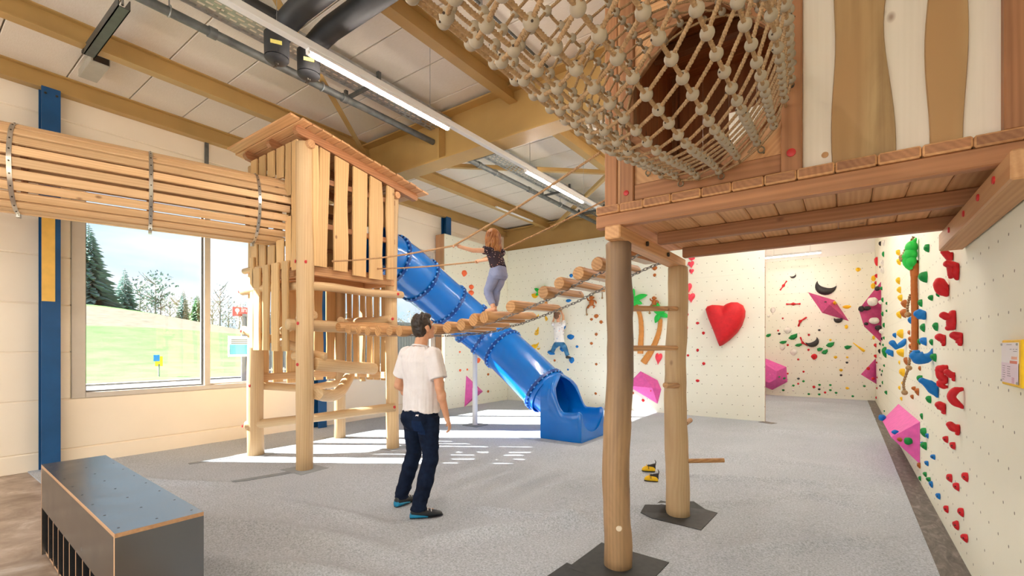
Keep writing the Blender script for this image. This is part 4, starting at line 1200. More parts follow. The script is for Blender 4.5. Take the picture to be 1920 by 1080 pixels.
# ------------------------------------------------------------------ shoe bench
SB = thing('shoe_bench', 'dark film-faced plywood bench with open shoe compartments in the left foreground', 'bench', (-3.75, .85, 0))
by = math.radians(-1.75); bx_ = V((math.cos(by), math.sin(by), 0)); byv = V((-math.sin(by), math.cos(by), 0)); bz = V((0, 0, 1))
BC = V((-3.745, .855, 0)); BL, BW, BH = 2.04, .36, .66
def board(name, lx, ly, lz, hx, hy, hz, face):
    """plywood board: film on the two big faces, bare edges"""
    c = BC + bx_ * lx + byv * ly + bz * lz
    mb = MB().obox(c, (bx_, byv, bz), (hx, hy, hz))
    k = 'xyz'.index(face)
    mi = {0: (0, 1), 1: (2, 3), 2: (4, 5)}[k]
    for f in range(6): mb.m[f] = 0 if f in mi else 1
    return build(mb, name, [M['film'], M['ply_edge']], SB, axis=bx_ if k != 0 else bz, recalc=True)
top = board('top', 0, 0, BH - .010, BL / 2, BW / 2, .010, 'z')
board('end_panel', BL / 2 - .010, 0, BH / 2 - .01, .010, BW / 2, BH / 2 - .0105, 'x')
board('end_panel', -BL / 2 + .010, 0, BH / 2 - .01, .010, BW / 2, BH / 2 - .0105, 'x')
board('front_panel', 0, -BW / 2 + .010, .493, BL / 2 - .021, .010, .145, 'y')
board('back_panel', 0, BW / 2 - .010, .32, BL / 2 - .021, .010, .318, 'y')
board('shelf', 0, 0, .337, BL / 2 - .021, BW / 2 - .022, .009, 'z')
board('base', 0, 0, .010, BL / 2 - .021, BW / 2 - .022, .009, 'z')
for k in range(10):
    board('divider', -BL / 2 + .02 + (BL - .04) * (k + 1) / 11, -.01, .173, .009, BW / 2 - .022, .152, 'x')
mb = MB()
for k in range(8):
    for s in (-.15, .0, .15):
        mb.disc(BC + bx_ * lerp(-BL / 2 + .12, BL / 2 - .08, k / 7) + byv * s + bz * (BH - .0005), (0, 0, 1), .006, .0012, 10)
build(mb, 'screw_heads', M['dark_bolt'], top, kind='stuff')

# ------------------------------------------------------------------ notice in a yellow frame on the right wall
n0, n1 = at(1880, 645, X=XR - .03), at(1912, 723, X=XR - .03)
NB = thing('notice_board', 'yellow framed notice sheet on the right climbing wall', 'notice', (XR, n0.y, .9))
ya, yb_, zt_, zb_ = n0.y + .012, at(1913, 680, X=XR - .03).y - .012, n0.z + .02, n1.z - .012
ya, yb_ = max(ya, yb_), min(ya, yb_)
build(MB().box(XR - .03, yb_, zb_, XR, ya, zt_, .004), 'frame', M['h_yellow'], NB)
W_, H_ = ya - yb_, zt_ - zb_
m_paper = m_plain('notice_paper', (240, 236, 240), .5, var=.01); m_lilac = m_plain('notice_lilac', (232, 214, 228), .5, var=.01)
m_bar = m_plain('notice_red_bar', (226, 120, 96), .5, var=.02); m_bar2 = m_plain('notice_salmon_bar', (240, 176, 150), .5, var=.02); m_ink = m_plain('notice_ink', (120, 108, 120), .6, var=.02); m_pur = m_plain('notice_violet_ink', (196, 100, 150), .6)
def patchn(name, u0, u1, v0, v1, mat, t):   # u across (left to right as read), v up
    return build(MB().box(XR - .03 - t, ya - W_ * u0, zb_ + H_ * v0, XR - .029, ya - W_ * u1, zb_ + H_ * v1), name, mat, NB)
patchn('sheet', .0, .90, .06, .94, m_paper, .002)
patchn('sheet_lower', .0, .90, .06, .50, m_lilac, .0024)
patchn('bar', .48, .84, .49, .55, m_bar, .003); patchn('bar', .56, .84, .58, .64, m_bar2, .003)
mb = MB()
def ink(u0, u1, v, h=.010): mb.box(XR - .0332, ya - W_ * u0, zb_ + H_ * v, XR - .03, ya - W_ * u1, zb_ + H_ * (v + h))
ink(.30, .56, .89); ink(.48, .56, .79); ink(.64, .70, .79); ink(.78, .84, .79); ink(.66, .82, .745)
for k, w in enumerate((.10, .08, .08, .12, .10, .10, .06)): ink(.08, .08 + w + .03, .42 - k * .05)
for k, w in enumerate((.12, .12, .10, .12, .14)): ink(.34, .34 + w + .03, .41 - k * .05)
build(mb, 'printed_lines', m_ink, NB, kind='stuff')
mb = MB()
for k in range(6): ink(.58, .70, .18 - k * .022, .008)
build(mb, 'printed_lines', m_pur, NB, kind='stuff')
for u in (.03, .86):
    for v in (.09, .90): build(MB().disc((XR - .032, ya - W_ * u, zb_ + H_ * v), (-1, 0, 0), .006, .005, 10), 'screw', M['steel'], NB)
# ------------------------------------------------------------------ climbing holds
WALLS = {'B': dict(Y=YW), 'L': dict(X=-7.72), 'F': dict(Y=YB), 'R': dict(X=XR)}
WN = {'B': V((0, -1, 0)), 'L': V((1, 0, 0)), 'F': V((0, -1, 0)), 'R': V((-1, 0, 0))}
WX = {'B': V((1, 0, 0)), 'L': V((0, 1, 0)), 'F': V((1, 0, 0)), 'R': V((0, -1, 0))}
WNAME = {'B': 'back wall', 'L': 'left climbing wall', 'F': 'far wall', 'R': 'right wall'}
UZ = V((0, 0, 1))
LM = {'B': [(1361, 605, 'the big red heart'), (1047, 625, 'the climbing boy'), (1196, 600, 'the left palm'), (1213, 722, 'the pink volume')],
      'L': [(885, 735, 'the pink pyramid volume')],
      'F': [(1553, 575, 'the diamond volume'), (1546, 538, 'the big black crescent'), (1455, 700, 'the pink block volume'), (1633, 590, 'the corner volume'), (1632, 700, 'the pink triangle volume')],
      'R': [(1714, 580, 'the palm trunk'), (1690, 810, 'the pink wedge volume'), (1898, 685, 'the yellow notice'), (1700, 690, 'the rope vine'), (1633, 590, 'the corner volume'), (1632, 700, 'the pink triangle volume')]}
PEND = []
def reg(o, wall, px, py, hpx, colour, word):
    lm = min(LM[wall], key=lambda q: (q[0] - px) ** 2 + (q[1] - py) ** 2)
    dx, dy = px - lm[0], py - lm[1]
    rel = ('above' if dy < 0 else 'below') if abs(dy) > abs(dx) else ('left of' if dx < 0 else 'right of')
    size = 'tiny' if hpx < 6.5 else 'small' if hpx < 12 else 'medium' if hpx < 19 else 'large'
    PEND.append((o, '%s %s %s, %s, %s %s' % (size, colour, word.replace('climbing hold', 'hold'), WNAME[wall], rel, lm[2]), py, px))
    o['category'] = 'climbing hold'; o['group'] = '%s climbing holds on the %s' % (colour, WNAME[wall])
def finish_labels():
    from collections import defaultdict
    g = defaultdict(list)
    for r in PEND: g[r[1]].append(r)
    ordw = ['topmost', 'second from the top', 'third from the top', 'fourth from the top', 'fifth from the top', 'sixth from the top', 'seventh from the top', 'eighth from the top']
    for lab, rs in g.items():
        if len(rs) == 1: rs[0][0]['label'] = lab; continue
        rs.sort(key=lambda r: (round(r[2]), r[3])); n = len(rs)
        for i, r in enumerate(rs):
            if i == n - 1: s = 'lowest of %d' % n
            elif i < len(ordw): s = ordw[i] if i or n == 1 else 'topmost of %d' % n
            else: s = '%d from the top' % (i + 1)
            r[0]['label'] = lab + ', ' + s
def dims(wall, px, py, w, h):
    c = at(px, py, **WALLS[wall]); dz = h / FOC * depth(c)
    if wall == 'R':
        base = at(px + w * .42, py, **WALLS[wall])
        tip = at(px - w * .5, py, Y=base.y)
        dz = h / FOC * depth(base)
        return base, dz * .9, dz, max(.02, base.x - tip.x)
    a, b = at(px - w / 2, py, **WALLS[wall]), at(px + w / 2, py, **WALLS[wall])
    ww = (b - a).length
    return c, ww, dz, .42 * min(ww, dz)
def hold(wall, px, py, w, h, col, shape='drop', ang=0.0, prot=None, word=None, tip=.35):
    c, ww, hh, pr = dims(wall, px, py, w, h)
    if prot: pr = prot
    n, ex = WN[wall], WX[wall]; sd = RND.uniform(0, 99)
    ca, sa = math.cos(ang), math.sin(ang)
    e1, e2 = ex * ca + UZ * sa, -ex * sa + UZ * ca
    mat = M['h_' + (col if col != 'pinkish' else 'rose')]
    mb = MB(60); word = word or 'climbing hold'
    def lump(d): return .13 * noise.noise(V((d.x * 1.6 + sd, d.y * 1.6, d.z * 1.6)))
    if shape == 'drop':
        s2, rg = (14, 8) if h > 8 else (10, 6)
        mb.ball((0, 0, 0), 1, rg, s2, lump=lump)
        out = []
        for p in mb.v:
            nn = max(.0, p.y); taper = 1 - .35 * max(0, -p.z)
            out.append(c + e1 * p.x * ww / 2 * taper + n * nn * pr + e2 * (p.z * hh / 2 + tip * hh * .4 * max(0, nn) * (1 if wall == 'R' else .5)))
        mb.v = out
        # bolt recess
        mb2 = None
    elif shape == 'chip':
        k = 6; poly = []
        offs = [(-.5, -.05), (-.2, .38), (.5, .5), (.42, -.12), (.05, -.5), (-.3, -.38)]
        for x, y in offs: poly.append((x * ww * RND.uniform(.9, 1.08), y * hh * RND.uniform(.9, 1.08)))
        a = [c + e1 * x + e2 * y - n * .003 for x, y in poly]
        b = [c + e1 * x * .72 + e2 * (y * .6 + hh * .06) + n * pr for x, y in poly]
        mb.smooth = 20; mb.loft([a, b])
    elif shape == 'crescent':
        path, rad = [], []
        R = ww * .5; m = 14
        for i in range(m + 1):
            t = i / m; a = lerp(-1.55, 1.55, t) - PI / 2
            path.append(c + e1 * math.cos(a) * R + e2 * (math.sin(a) * R + R * .62) + n * .01)
            r = max(.0015, hh * .24 * math.sin(PI * t) ** 1.1); rad.append(r)
        mb.tube(path, rad, 10, ref=n)
    elif shape == 'spindle':
        L = max(ww, hh); path, rad = [], []
        for t, r in ((-.5, .05), (-.49, .075), (-.45, .085), (-.40, .06), (-.2, .045), (-.12, .08), (0, .15), (.12, .08), (.2, .045), (.40, .06), (.45, .085), (.49, .075), (.5, .05)):
            path.append(c + e1 * t * L + n * .02); rad.append(r * L * .9)
        mb.tube(path, rad, 10)
    elif shape == 'bent':
        L = max(ww, hh)
        A = c + e1 * L * .5 + e2 * L * .42; B = c + e2 * -L * .5 + e1 * -L * .08; C_ = c + n * .03
        mb.tube([A, lerp(A, C_, .15), lerp(A, C_, .7), C_, lerp(C_, B, .3), lerp(C_, B, .85), B], [L * .05, L * .085, L * .06, L * .16, L * .065, L * .09, L * .05], 10)
    elif shape == 'cone':
        L = math.hypot(ww, hh) if wall != 'R' else hh
        A, B = c + e1 * -L / 2, c + e1 * L / 2
        mb.tube([A, lerp(A, B, .04), lerp(A, B, .5), lerp(A, B, .85), lerp(A, B, .97), B], [.004, .012, L * .06, L * .11, L * .09, L * .03], 10)
    elif shape == 'heart':
        outl = []
        for i in range(28):
            t = 2 * PI * i / 28
            outl.append((16 * math.sin(t) ** 3 / 32, (13 * math.cos(t) - 5 * math.cos(2 * t) - 2 * math.cos(3 * t) - math.cos(4 * t) + 2.5) / 29))
        rings = [[c + e1 * x * ww * s + e2 * y * hh * s + n * pr * hgt for x, y in outl] for s, hgt in ((1, -.1), (.99, .25), (.9, .62), (.7, .88), (.4, 1.0), (.08, .98))]
        mb.loft(rings)
    elif shape == 'banana':
        for q in range(2 if h < 9 else 3):
            o = c + e2 * hh * (.28 * q - .2); R = ww * .5; path, rad = [], []
            for i in range(9):
                t = i / 8; a = lerp(-1.0, 1.0, t) - PI / 2 + .3 * q
                path.append(o + e1 * math.cos(a) * R + e2 * (math.sin(a) * R + R * .7) + n * .012)
                rad.append(max(.004, ww * .12 * math.sin(PI * lerp(.05, .95, t)) ** .6))
            mb.tube(path, rad, 8)
    elif shape == 'jug':
        mb.ball((0, 0, 0), 1, 10, 16)
        out = []
        for p in mb.v:
            nn = max(-.05, p.y); z = p.z
            out.append(c + e1 * p.x * ww / 2 + n * (nn * pr) + e2 * (z * hh / 2 + .18 * hh * max(0, nn)))
        mb.v = out
    nm = 'climbing_hold'
    off = (.002 if not prot else -9)
    for p in mb.v:
        dd = (p - c).dot(n)
        if dd < off: p += n * (off - dd)
    o = build(mb, nm, mat, None, smooth=mb.smooth)
    if shape in ('drop', 'heart', 'jug') and h > 9:      # the bolt that fixes it
        f = c + n * pr * .86 + e2 * hh * .06
        if wall == 'R': f = c + n * pr * .60 + WX['R'] * ww * .30 + UZ * hh * .08
        r = max(.006, hh * .055)
        build(MB().tube([f - n * .01, f + n * .006], r, 8), 'bolt_head', M['dark_bolt'], o)
    wd = {'crescent': 'crescent hold', 'spindle': 'bar hold', 'bent': 'bent bar hold', 'cone': 'cone hold', 'heart': 'heart hold', 'banana': 'banana hold', 'chip': 'angular hold'}.get(shape, 'climbing hold')
    reg(o, wall, px, py, max(w, h), {'rose': 'pink-red', 'pinkish': 'pink', 'tan': 'tan'}.get(col, col), word if word != 'climbing hold' else wd)
    return o
def chain_hold(wall, chains, col, word, basepx=None, squash=1.0):
    """a big moulded hold drawn as limbs in its own profile plane: chains of (px, py, radius px)"""
    allp = [q for ch in chains for q in ch]
    bx_px = basepx or max(q[0] + q[2] * .4 for q in allp); cy = sum(q[1] for q in allp) / len(allp)
    Yb = at(bx_px, cy, X=XR).y
    mb = MB(70)
    for ch in chains:
        path, rad = [], []
        for x, y, r in ch:
            p = at(x, y, Y=Yb); rr = r / FOC * depth(p)
            path.append(p); rad.append(rr)
        # denser smooth limb with rounded ends
        P = catmull(path, 4); rr = []
        for i in range(len(path) - 1):
            for k in range(4): rr.append(lerp(rad[i], rad[i + 1], sstep(0, 1, k / 4)))
        rr.append(rad[-1])
        d0, d1 = (P[0] - P[1]).normalized(), (P[-1] - P[-2]).normalized()
        pp, r2 = [], []
        for a in (75, 50, 25): pp.append(P[0] + d0 * rr[0] * math.sin(math.radians(a)) * .8); r2.append(rr[0] * math.cos(math.radians(a)))
        pp += P; r2 += rr
        for a in (25, 50, 75): pp.append(P[-1] + d1 * rr[-1] * math.sin(math.radians(a)) * .8); r2.append(rr[-1] * math.cos(math.radians(a)))
        sd = RND.uniform(0, 99)
        mb.tube(pp, [(max(.002, r) * squash if False else max(.002, r), max(.002, r) * 1.15) for r in r2], 12, ref=(0, 1, 0), lump=lambda i, j, c, a: .10 * noise.noise(V((c.x * 14 + sd, c.y * 14, c.z * 14 + math.sin(a)))))
    for p in mb.v: p.x = min(p.x, XR - .002)
    o = build(mb, 'climbing_hold', M['h_' + col], None, smooth=70)
    cx = sum(q[0] for q in allp) / len(allp)
    reg(o, wall, cx, cy, 30, {'rose': 'pink-red'}.get(col, col), word)
    return o
def volume(name, label, base, tops, faces, mat, cat='climbing volume'):
    cen = sum(tops, V((0, 0, 0))) / len(tops) - sum(base, V((0, 0, 0))) / len(base)
    k = max(range(2), key=lambda i: abs(cen[i])) if max(abs(b[0] - base[0][0]) for b in base) > 1e-4 else 0
    off = V((0, 0, 0)); off[k] = .002 * (1 if cen[k] > 0 else -1)
    vs = [b + off for b in base] + tops
    mb = MB(); mb.add(vs, faces)
    o = build(mb, name, mat, None)
    return props(o, label, cat)

# --- big red heart
outl = [(193, 420), (203, 404), (230, 396), (270, 398), (293, 401), (310, 390), (338, 381), (372, 382), (400, 398), (414, 430), (412, 462), (395, 512), (368, 552), (325, 594), (285, 622), (271, 627), (262, 606), (248, 568), (230, 522), (208, 470)]
pts = [at(1260 + x / 3, 440 + y / 3, Y=YW) for x, y in outl]
cc = at(1260 + 305 / 3, 440 + 470 / 3, Y=YW)
rings = []
for s, hg in ((1.0, 0), (1.0, .10), (.97, .19), (.90, .26), (.78, .31), (.60, .345), (.40, .36), (.2, .365), (.05, .365)):
    ring = []
    for p in pts:
        q = cc + (p - cc) * s
        gx = (q.x - at(1260 + 293 / 3, 560, Y=YW).x); gz = q.z - cc.z
        groove = .085 * math.exp(-(gx / .06) ** 2) * sstep(-.08, .28, gz) * (1 if hg > .1 else .3)
        ring.append(q + V((0, -1, 0)) * max(hg * .68 - groove * .75, .002))
    rings.append(ring)
o = build(MB(70).loft(rings), 'heart_volume', M['h_red'], None, smooth=75)
props(o, 'very large red heart-shaped volume bulging from the back wall', 'climbing volume')

# --- left climbing wall
for h in ((870, 512.6, 9, 12, 'orange'), (883.4, 538.5, 9, 9, 'orange'), (883, 549.6, 10, 10, 'orange'), (870, 561, 6, 7, 'orange'), (862, 660, 3.5, 4, 'orange'), (896, 676, 8, 10, 'orange'),
          (862.6, 694.5, 4, 5, 'orange'), (876, 693, 3.5, 4, 'orange'), (915, 702, 4, 5, 'brown'), (915, 734, 4, 5, 'brown')): hold('L', *h)
A, B, C_ = at(874, 704, X=-7.72), at(870.7, 763, X=-7.72), at(905.5, 734, X=-7.72)
volume('pink_volume', 'pink pyramid volume low on the left climbing wall behind the slide pole', [A, B, C_], [lerp(lerp(A, B, .5), C_, .35) + V((.22, 0, .03))], [(0, 1, 2), (0, 1, 3), (1, 2, 3), (2, 0, 3)], M['vol'])

# --- back wall
for h in ((1071, 517, 7, 7, 'blue'), (1066, 564, 11, 6, 'blue'), (1057.5, 612, 7, 12, 'blue'), (1070, 632, 14, 10, 'blue'), (1082, 650, 5.5, 5, 'blue'), (1055, 654, 10, 12, 'blue'),
          (1033, 661, 13, 9, 'blue'), (1072, 675.5, 10, 12, 'blue'), (1065, 693, 4, 4, 'blue'),
          (1118, 593, 9, 8, 'brown'), (1109, 599, 6, 5.5, 'brown'), (1127, 604, 7, 7, 'brown'), (1118, 627, 6, 6, 'brown'), (1109, 644, 6, 5.5, 'brown'), (1040, 676, 4.5, 4.5, 'brown'), (1118, 683, 5, 5, 'brown'),
          (1117, 738, 5, 5, 'brown'), (1187, 737, 4, 5, 'brown'), (1227.5, 503, 10, 8.5, 'brown'), (1227.5, 516, 6.5, 6.5, 'brown'),
          (1308, 606, 7, 5, 'red'), (1319, 624.6, 6, 6, 'red'), (1308, 656.7, 5.5, 6, 'red'), (1290, 666.5, 5, 4.5, 'red'), (1319.5, 682, 6.5, 6, 'red'), (1308, 714, 7.5, 5.5, 'red'), (1284, 738.5, 5, 4, 'red'), (1205.5, 751, 6.5, 6, 'red')):
    hold('B', *h)
for h in ((1297, 486, 12, 7), (1296, 496.5, 12, 13), (1296.5, 509.5, 9, 10), (1285, 516.6, 9, 8.5), (1291, 540.5, 14, 18), (1295.5, 559, 16.5, 18), (1285, 593, 14, 11), (1284, 618, 12, 15), (1235, 673, 13, 22)):
    hold('B', h[0], h[1], h[2], h[3], 'rose', 'heart', ang=RND.uniform(-.2, .25))
for h in ((1024, 598, 7, 9, .9), (1008, 592, 6, 4, .4), (1006, 623, 10, 12, .2), (1002.5, 648, 12, 9, -.3), (1010, 653, 6, 5, -.1), (1116, 546, 9, 5, .1), (1236, 599, 6, 4, .0)):
    hold('B', h[0], h[1], h[2], h[3], 'yellow', 'banana', ang=h[4])
def palm(wall, label, trunk, tw, top, fr, cat='palm volume', mat='h_tan', out=.10):
    """palm made of a ribbed trunk hold and leaf holds"""
    n = WN[wall]; P = catmull([at(x, y, **WALLS[wall]) for x, y in trunk], 6)
    o = thing('palm_tree_hold', label, cat, P[0])
    px = depth(P[0]) / FOC; m = len(P)
    rad = [lerp(tw[0], tw[1], i / (m - 1)) * px * (1 + .06 * (i % 2)) for i in range(m)]
    mb = MB(30).tube([p + n * .02 for p in P], [(r, r * .75) for r in rad], 10, ref=n)
    for p in mb.v: p += n * max(0, .002 - (p - P[0]).dot(n))
    build(mb, 'trunk', M[mat], o, axis=(0, 0, 1), smooth=30)
    c = at(*top, **WALLS[wall]) + n * .06
    for (dx, dy, wpx) in fr:
        e = at(top[0] + dx * 1.3, top[1] + dy * 1.25, **WALLS[wall]) + n * .04
        mid = lerp(c, e, .5) + V((0, 0, abs(dx) * .18 * px)) + n * .06
        Q = [((1 - t) ** 2) * c + 2 * t * (1 - t) * mid + t * t * e for t in [k / 7 for k in range(8)]]
        build(MB(60).tube(Q, [(max(.006, 1.5 * wpx * px * math.sin(PI * lerp(.12, .97, k / 7)) ** .7), .022) for k in range(8)], 8, ref=n), 'leaf', M['h_leaf'], o, smooth=60)
    return o
palm('B', 'left palm tree hold with bright green leaves and brown trunk between the trunks', [(1201, 663), (1202, 640), (1203, 618), (1200, 590), (1190, 567)], (5.5, 3.6), (1187, 566),
     ((21, -10, 3.5), (14, 3, 3.2), (4, 8, 3), (-8, 6, 3.4), (-14, -4, 3.4), (2, -19, 3.4)))
palm('B', 'right palm tree hold with leaning brown trunk half hidden behind the far trunk', [(1207, 680), (1219, 662), (1228, 645), (1236, 622), (1239, 598)], (6.5, 3.6), (1238, 590),
     ((-10, -14, 3.5), (-6, 12, 3.4), (12, -12, 3), (14, 4, 3), (-3, -18, 3)))
palm('B', 'small palm hold mostly hidden behind the bridge logs', [(1025, 570), (1022, 560), (1017, 550)], (3, 2.4), (1016, 549), ((-9, -6, 2.4), (-7, 4, 2.2), (6, -10, 2.4), (10, -3, 2.4)))
hold('B', 1003, 553, 13, 10, 'yellow', 'banana', ang=-.5)
def monkey(wall, px, py, s, label):
    n, ex = WN[wall], WX[wall]; c = at(px, py, **WALLS[wall]); k = s / FOC * depth(c)
    o = thing('monkey_hold', label, 'climbing hold', c)
    def P(x, z, y=.06): return c + ex * x * k + UZ * z * k + n * y
    build(MB(60).ball(P(0, -.1), (k * .28, .06, k * .36), 8, 12), 'body', M['h_brown'], o, smooth=60)
    build(MB(60).ball(P(.02, .42, .08), (k * .24, .06, k * .24), 8, 12).ball(P(.26, .44), (k * .08, .02, k * .09), 6, 8).ball(P(-.22, .44), (k * .08, .02, k * .09), 6, 8).ball(P(.02, .36, .13), (k * .12, .025, k * .10), 6, 8), 'head', M['h_brown'], o, smooth=60)
    for a in ([(.2, .12), (.48, .02), (.56, -.22)], [(-.2, .12), (-.42, .2), (-.5, .42)], [(.14, -.38), (.34, -.5), (.22, -.72)], [(-.14, -.38), (-.34, -.52), (-.46, -.7)]):
        build(MB(60).tube(catmull([P(x, z) for x, z in a], 4), k * .085, 8), 'limb', M['h_brown'], o, smooth=60)
    build(twist_rope(catmull([P(-.3, -.3), P(-.55, -.6), P(-.62, -1.0), P(-.56, -1.35)], 5), .016, .08, .03).ball(P(-.56, -1.38), .03, 6, 8), 'rope_tail', M['rope'], o, smooth=60)
    return o
monkey('B', 1111, 566, 17, 'brown monkey hold with a rope tail left of the nearer trunk')
monkey('B', 1228, 566, 15, 'brown monkey hold above the right palm between the trunks')
vp = at(1130, 536, Y=YW)
o = build(twist_rope([vp + V((0, -.03, 0)), vp + V((0, -.03, -.28))], .014, .07, .03).ball(vp + V((0, -.03, -.30)), .025, 6, 8), 'rope_vine', M['rope'], None, smooth=60)
props(o, 'short knotted rope hanging on the back wall beside the nearer trunk', 'rope')
b_ = [at(x, y, Y=YW) for x, y in ((1181, 716), (1201, 696), (1233, 713), (1240, 730), (1233, 757), (1181, 726))]
t_ = [at(1229, 726, Y=YW) + V((0, -.22, 0)), at(1186, 722, Y=YW) + V((0, -.2, 0))]
vol = volume('pink_volume', 'pink wedge volume with a pale scuff, between the two trunks', b_, t_, [(0, 1, 7), (1, 2, 6, 7), (2, 3, 6), (3, 4, 6), (4, 5, 7, 6), (5, 0, 7), (0, 5, 4, 3, 2, 1)], M['vol'])
hold('B', 1225, 732, 5, 4.5, 'rose', prot=.22)

# --- far wall
for h in ((1469, 535.6, 20, 20, 'red', 'spindle', 1.0), (1487.5, 570, 27, 8, 'red', 'spindle', -.03), (1500, 602.5, 17, 20, 'red', 'bent', -.1), (1505, 643, 17, 18, 'red', 'bent', 1.2)): hold('F', *h)
for x, y, s in ((1467.6, 597, 4), (1459, 620, 4), (1516.6, 628, 5), (1477, 647, 5), (1516, 656, 5), (1496.6, 674, 4.5), (1506.6, 697, 4.5), (1477, 700.6, 4), (1496.6, 719.6, 4.5), (1526, 725.6, 6), (1547, 736, 5)): hold('F', x, y, s, s * .9, 'red')
hold('F', 1526.6, 669, 12, 11, 'red')
for x, y, w, h in ((1449, 581.6, 10, 11), (1441, 593, 6, 5), (1477, 620, 16, 12), (1467, 652, 11, 10), (1488, 660.5, 14, 12), (1487.6, 732, 5, 4.5)): hold('F', x, y, w, h, 'white')
for x, y, w, h, a in ((1440.6, 629, 11, 7, 0), (1487, 632, 18, 11, .2), (1468, 642, 14, 7, -.1), (1497, 647, 14, 7, .05), (1556.6, 646.6, 17, 10, .1), (1536.6, 655, 10, 9, -.5), (1546.6, 660, 13, 9, .3), (1589, 651, 13, 9, -.4)):
    hold('F', x, y, w, h, 'green', 'chip', ang=a)
for x, y in ((1487.6, 723), (1468.6, 731.6), (1506.6, 715), (1536.6, 721.6), (1557, 722), (1557, 731.6), (1567.6, 736.6), (1516.6, 739), (1536, 739.6), (1599, 743), (1620.6, 724)): hold('F', x, y, 5.5, 4, 'green')
for x, y, w, h in ((1609, 505.6, 10, 8), (1588, 575.6, 17, 7), (1587, 613, 7, 8), (1557, 637.6, 5, 4.5), (1566.6, 670, 7, 5.5), (1588.6, 670, 5, 4), (1577, 694, 7, 5.5), (1588.6, 728, 7, 5)): hold('F', x, y, w, h, 'yellow')
hold('F', 1610, 650.6, 20, 18, 'yellow', 'cone', ang=-.75)
hold('F', 1546.6, 540, 38, 30, 'black', 'crescent', ang=-.35)
hold('F', 1487.6, 518, 11, 8, 'black', 'crescent', ang=.35)
hold('F', 1524, 642, 24, 20, 'black', 'crescent', ang=.5)
hold('F', 1571.6, 599, 15, 18, 'black', 'crescent', ang=.1)
for x, y in ((1536, 619), (1461, 626), (1588, 680), (1577, 703.6), (1497, 710), (1536, 730)): hold('F', x, y, 5.5, 4, 'black')
b_ = [at(x, y, Y=YB) for x, y in ((1515, 548), (1565, 563), (1591.6, 602), (1541.6, 586.6))]
volume('diamond_volume', 'magenta diamond volume below the big black crescent on the far wall', b_, [at(1556, 573, Y=YB) + V((0, -.35, 0))], [(0, 1, 4), (1, 2, 4), (2, 3, 4), (3, 0, 4), (0, 3, 2, 1)], M['vol_dark'])
hold('F', 1548, 567.5, 9, 4, 'black', prot=.34); hold('F', 1565, 569, 7, 8, 'yellow', prot=.34)
b_ = [at(x, y, Y=YB) for x, y in ((1425, 668), (1474.5, 688), (1476.5, 716), (1448, 731), (1425, 722))]
t_ = [V((0, -.4, 0)) + at(x, y, Y=YB) for x, y in ((1425, 676), (1459, 695), (1458, 709.5), (1445, 716), (1425, 708))]
volume('block_volume', 'pink block volume low on the far wall beside the heart wall edge', b_, t_, [(0, 1, 6, 5), (1, 2, 7, 6), (2, 3, 8, 7), (3, 4, 9, 8), (4, 0, 5, 9), (5, 6, 7, 8, 9), (4, 3, 2, 1, 0)], M['vol'])
for x, y, cc_ in ((1442.5, 698.5, 'green'), (1447, 701, 'white'), (1445, 711, 'green'), (1463, 706, 'green'), (1471.5, 709, 'green'), (1454, 707.6, 'black')): hold('F', x, y, 5, 4, cc_, prot=.42)

# --- right wall: corner volumes
def onR(px, py): return at(px, py, X=XR)
v0, v1 = onR(1652, 528), onR(1652.5, 642)
pe = [at(1610, 580, Y=13.4), at(1620, 612, Y=13.4)]
bb = onR(1647, 590); bb.y = 15.6
volume('corner_volume', 'large magenta volume jutting from the right wall near the far corner', [v0, v1, V((XR, 15.4, v1.z + .2)), V((XR, 15.4, v0.z - .2))], pe, [(0, 4, 5, 1), (0, 3, 4), (3, 2, 5, 4), (2, 1, 5), (0, 1, 2, 3)], M['vol_dark'])
def holdY(px, py, w, h, col, Yp, word='climbing hold'):
    """hold fixed on a volume face that looks towards the viewer (plane Y = Yp)"""
    c = at(px, py, Y=Yp); k = depth(c) / FOC; sd = RND.uniform(0, 99)
    mb = MB(60).ball((0, 0, 0), 1, 8, 12, lump=lambda d: .16 * noise.noise(V((d.x * 1.7 + sd, d.y * 1.7, d.z * 1.7))))
    mb.v = [c + V((p.x * w * k * .5, p.y * .45 * min(w, h) * k, p.z * h * k * .5)) for p in mb.v]
    o = build(mb, 'climbing_hold', M['h_' + col], None, smooth=60)
    reg(o, 'R', px, py, max(w, h), col, word); return o
for x, y, w, h, c in ((1645, 541, 9, 9, 'black'), (1615, 579, 10, 11, 'black'), (1626, 578, 12, 8, 'black'), (1646.6, 614.5, 10, 10, 'black'), (1624, 607, 7, 6, 'black'), (1636, 565.6, 17, 16, 'white'), (1639, 601.5, 16, 13, 'white')):
    holdY(x, y, w, h, c, 13.38)
v0, v1 = onR(1642, 672), onR(1643.2, 720)
volume('triangle_volume', 'pink triangular volume low on the right wall near the far corner', [v0, v1, V((XR, 15.9, (v0.z + v1.z) / 2))], [at(1614, 702, Y=15.0)], [(0, 1, 3), (0, 3, 2), (1, 2, 3), (0, 2, 1)], M['vol'])
for x, y, w, h in ((1628, 691, 6, 6), (1637, 710, 5.5, 5)): holdY(x, y, w, h, 'red', 14.98)
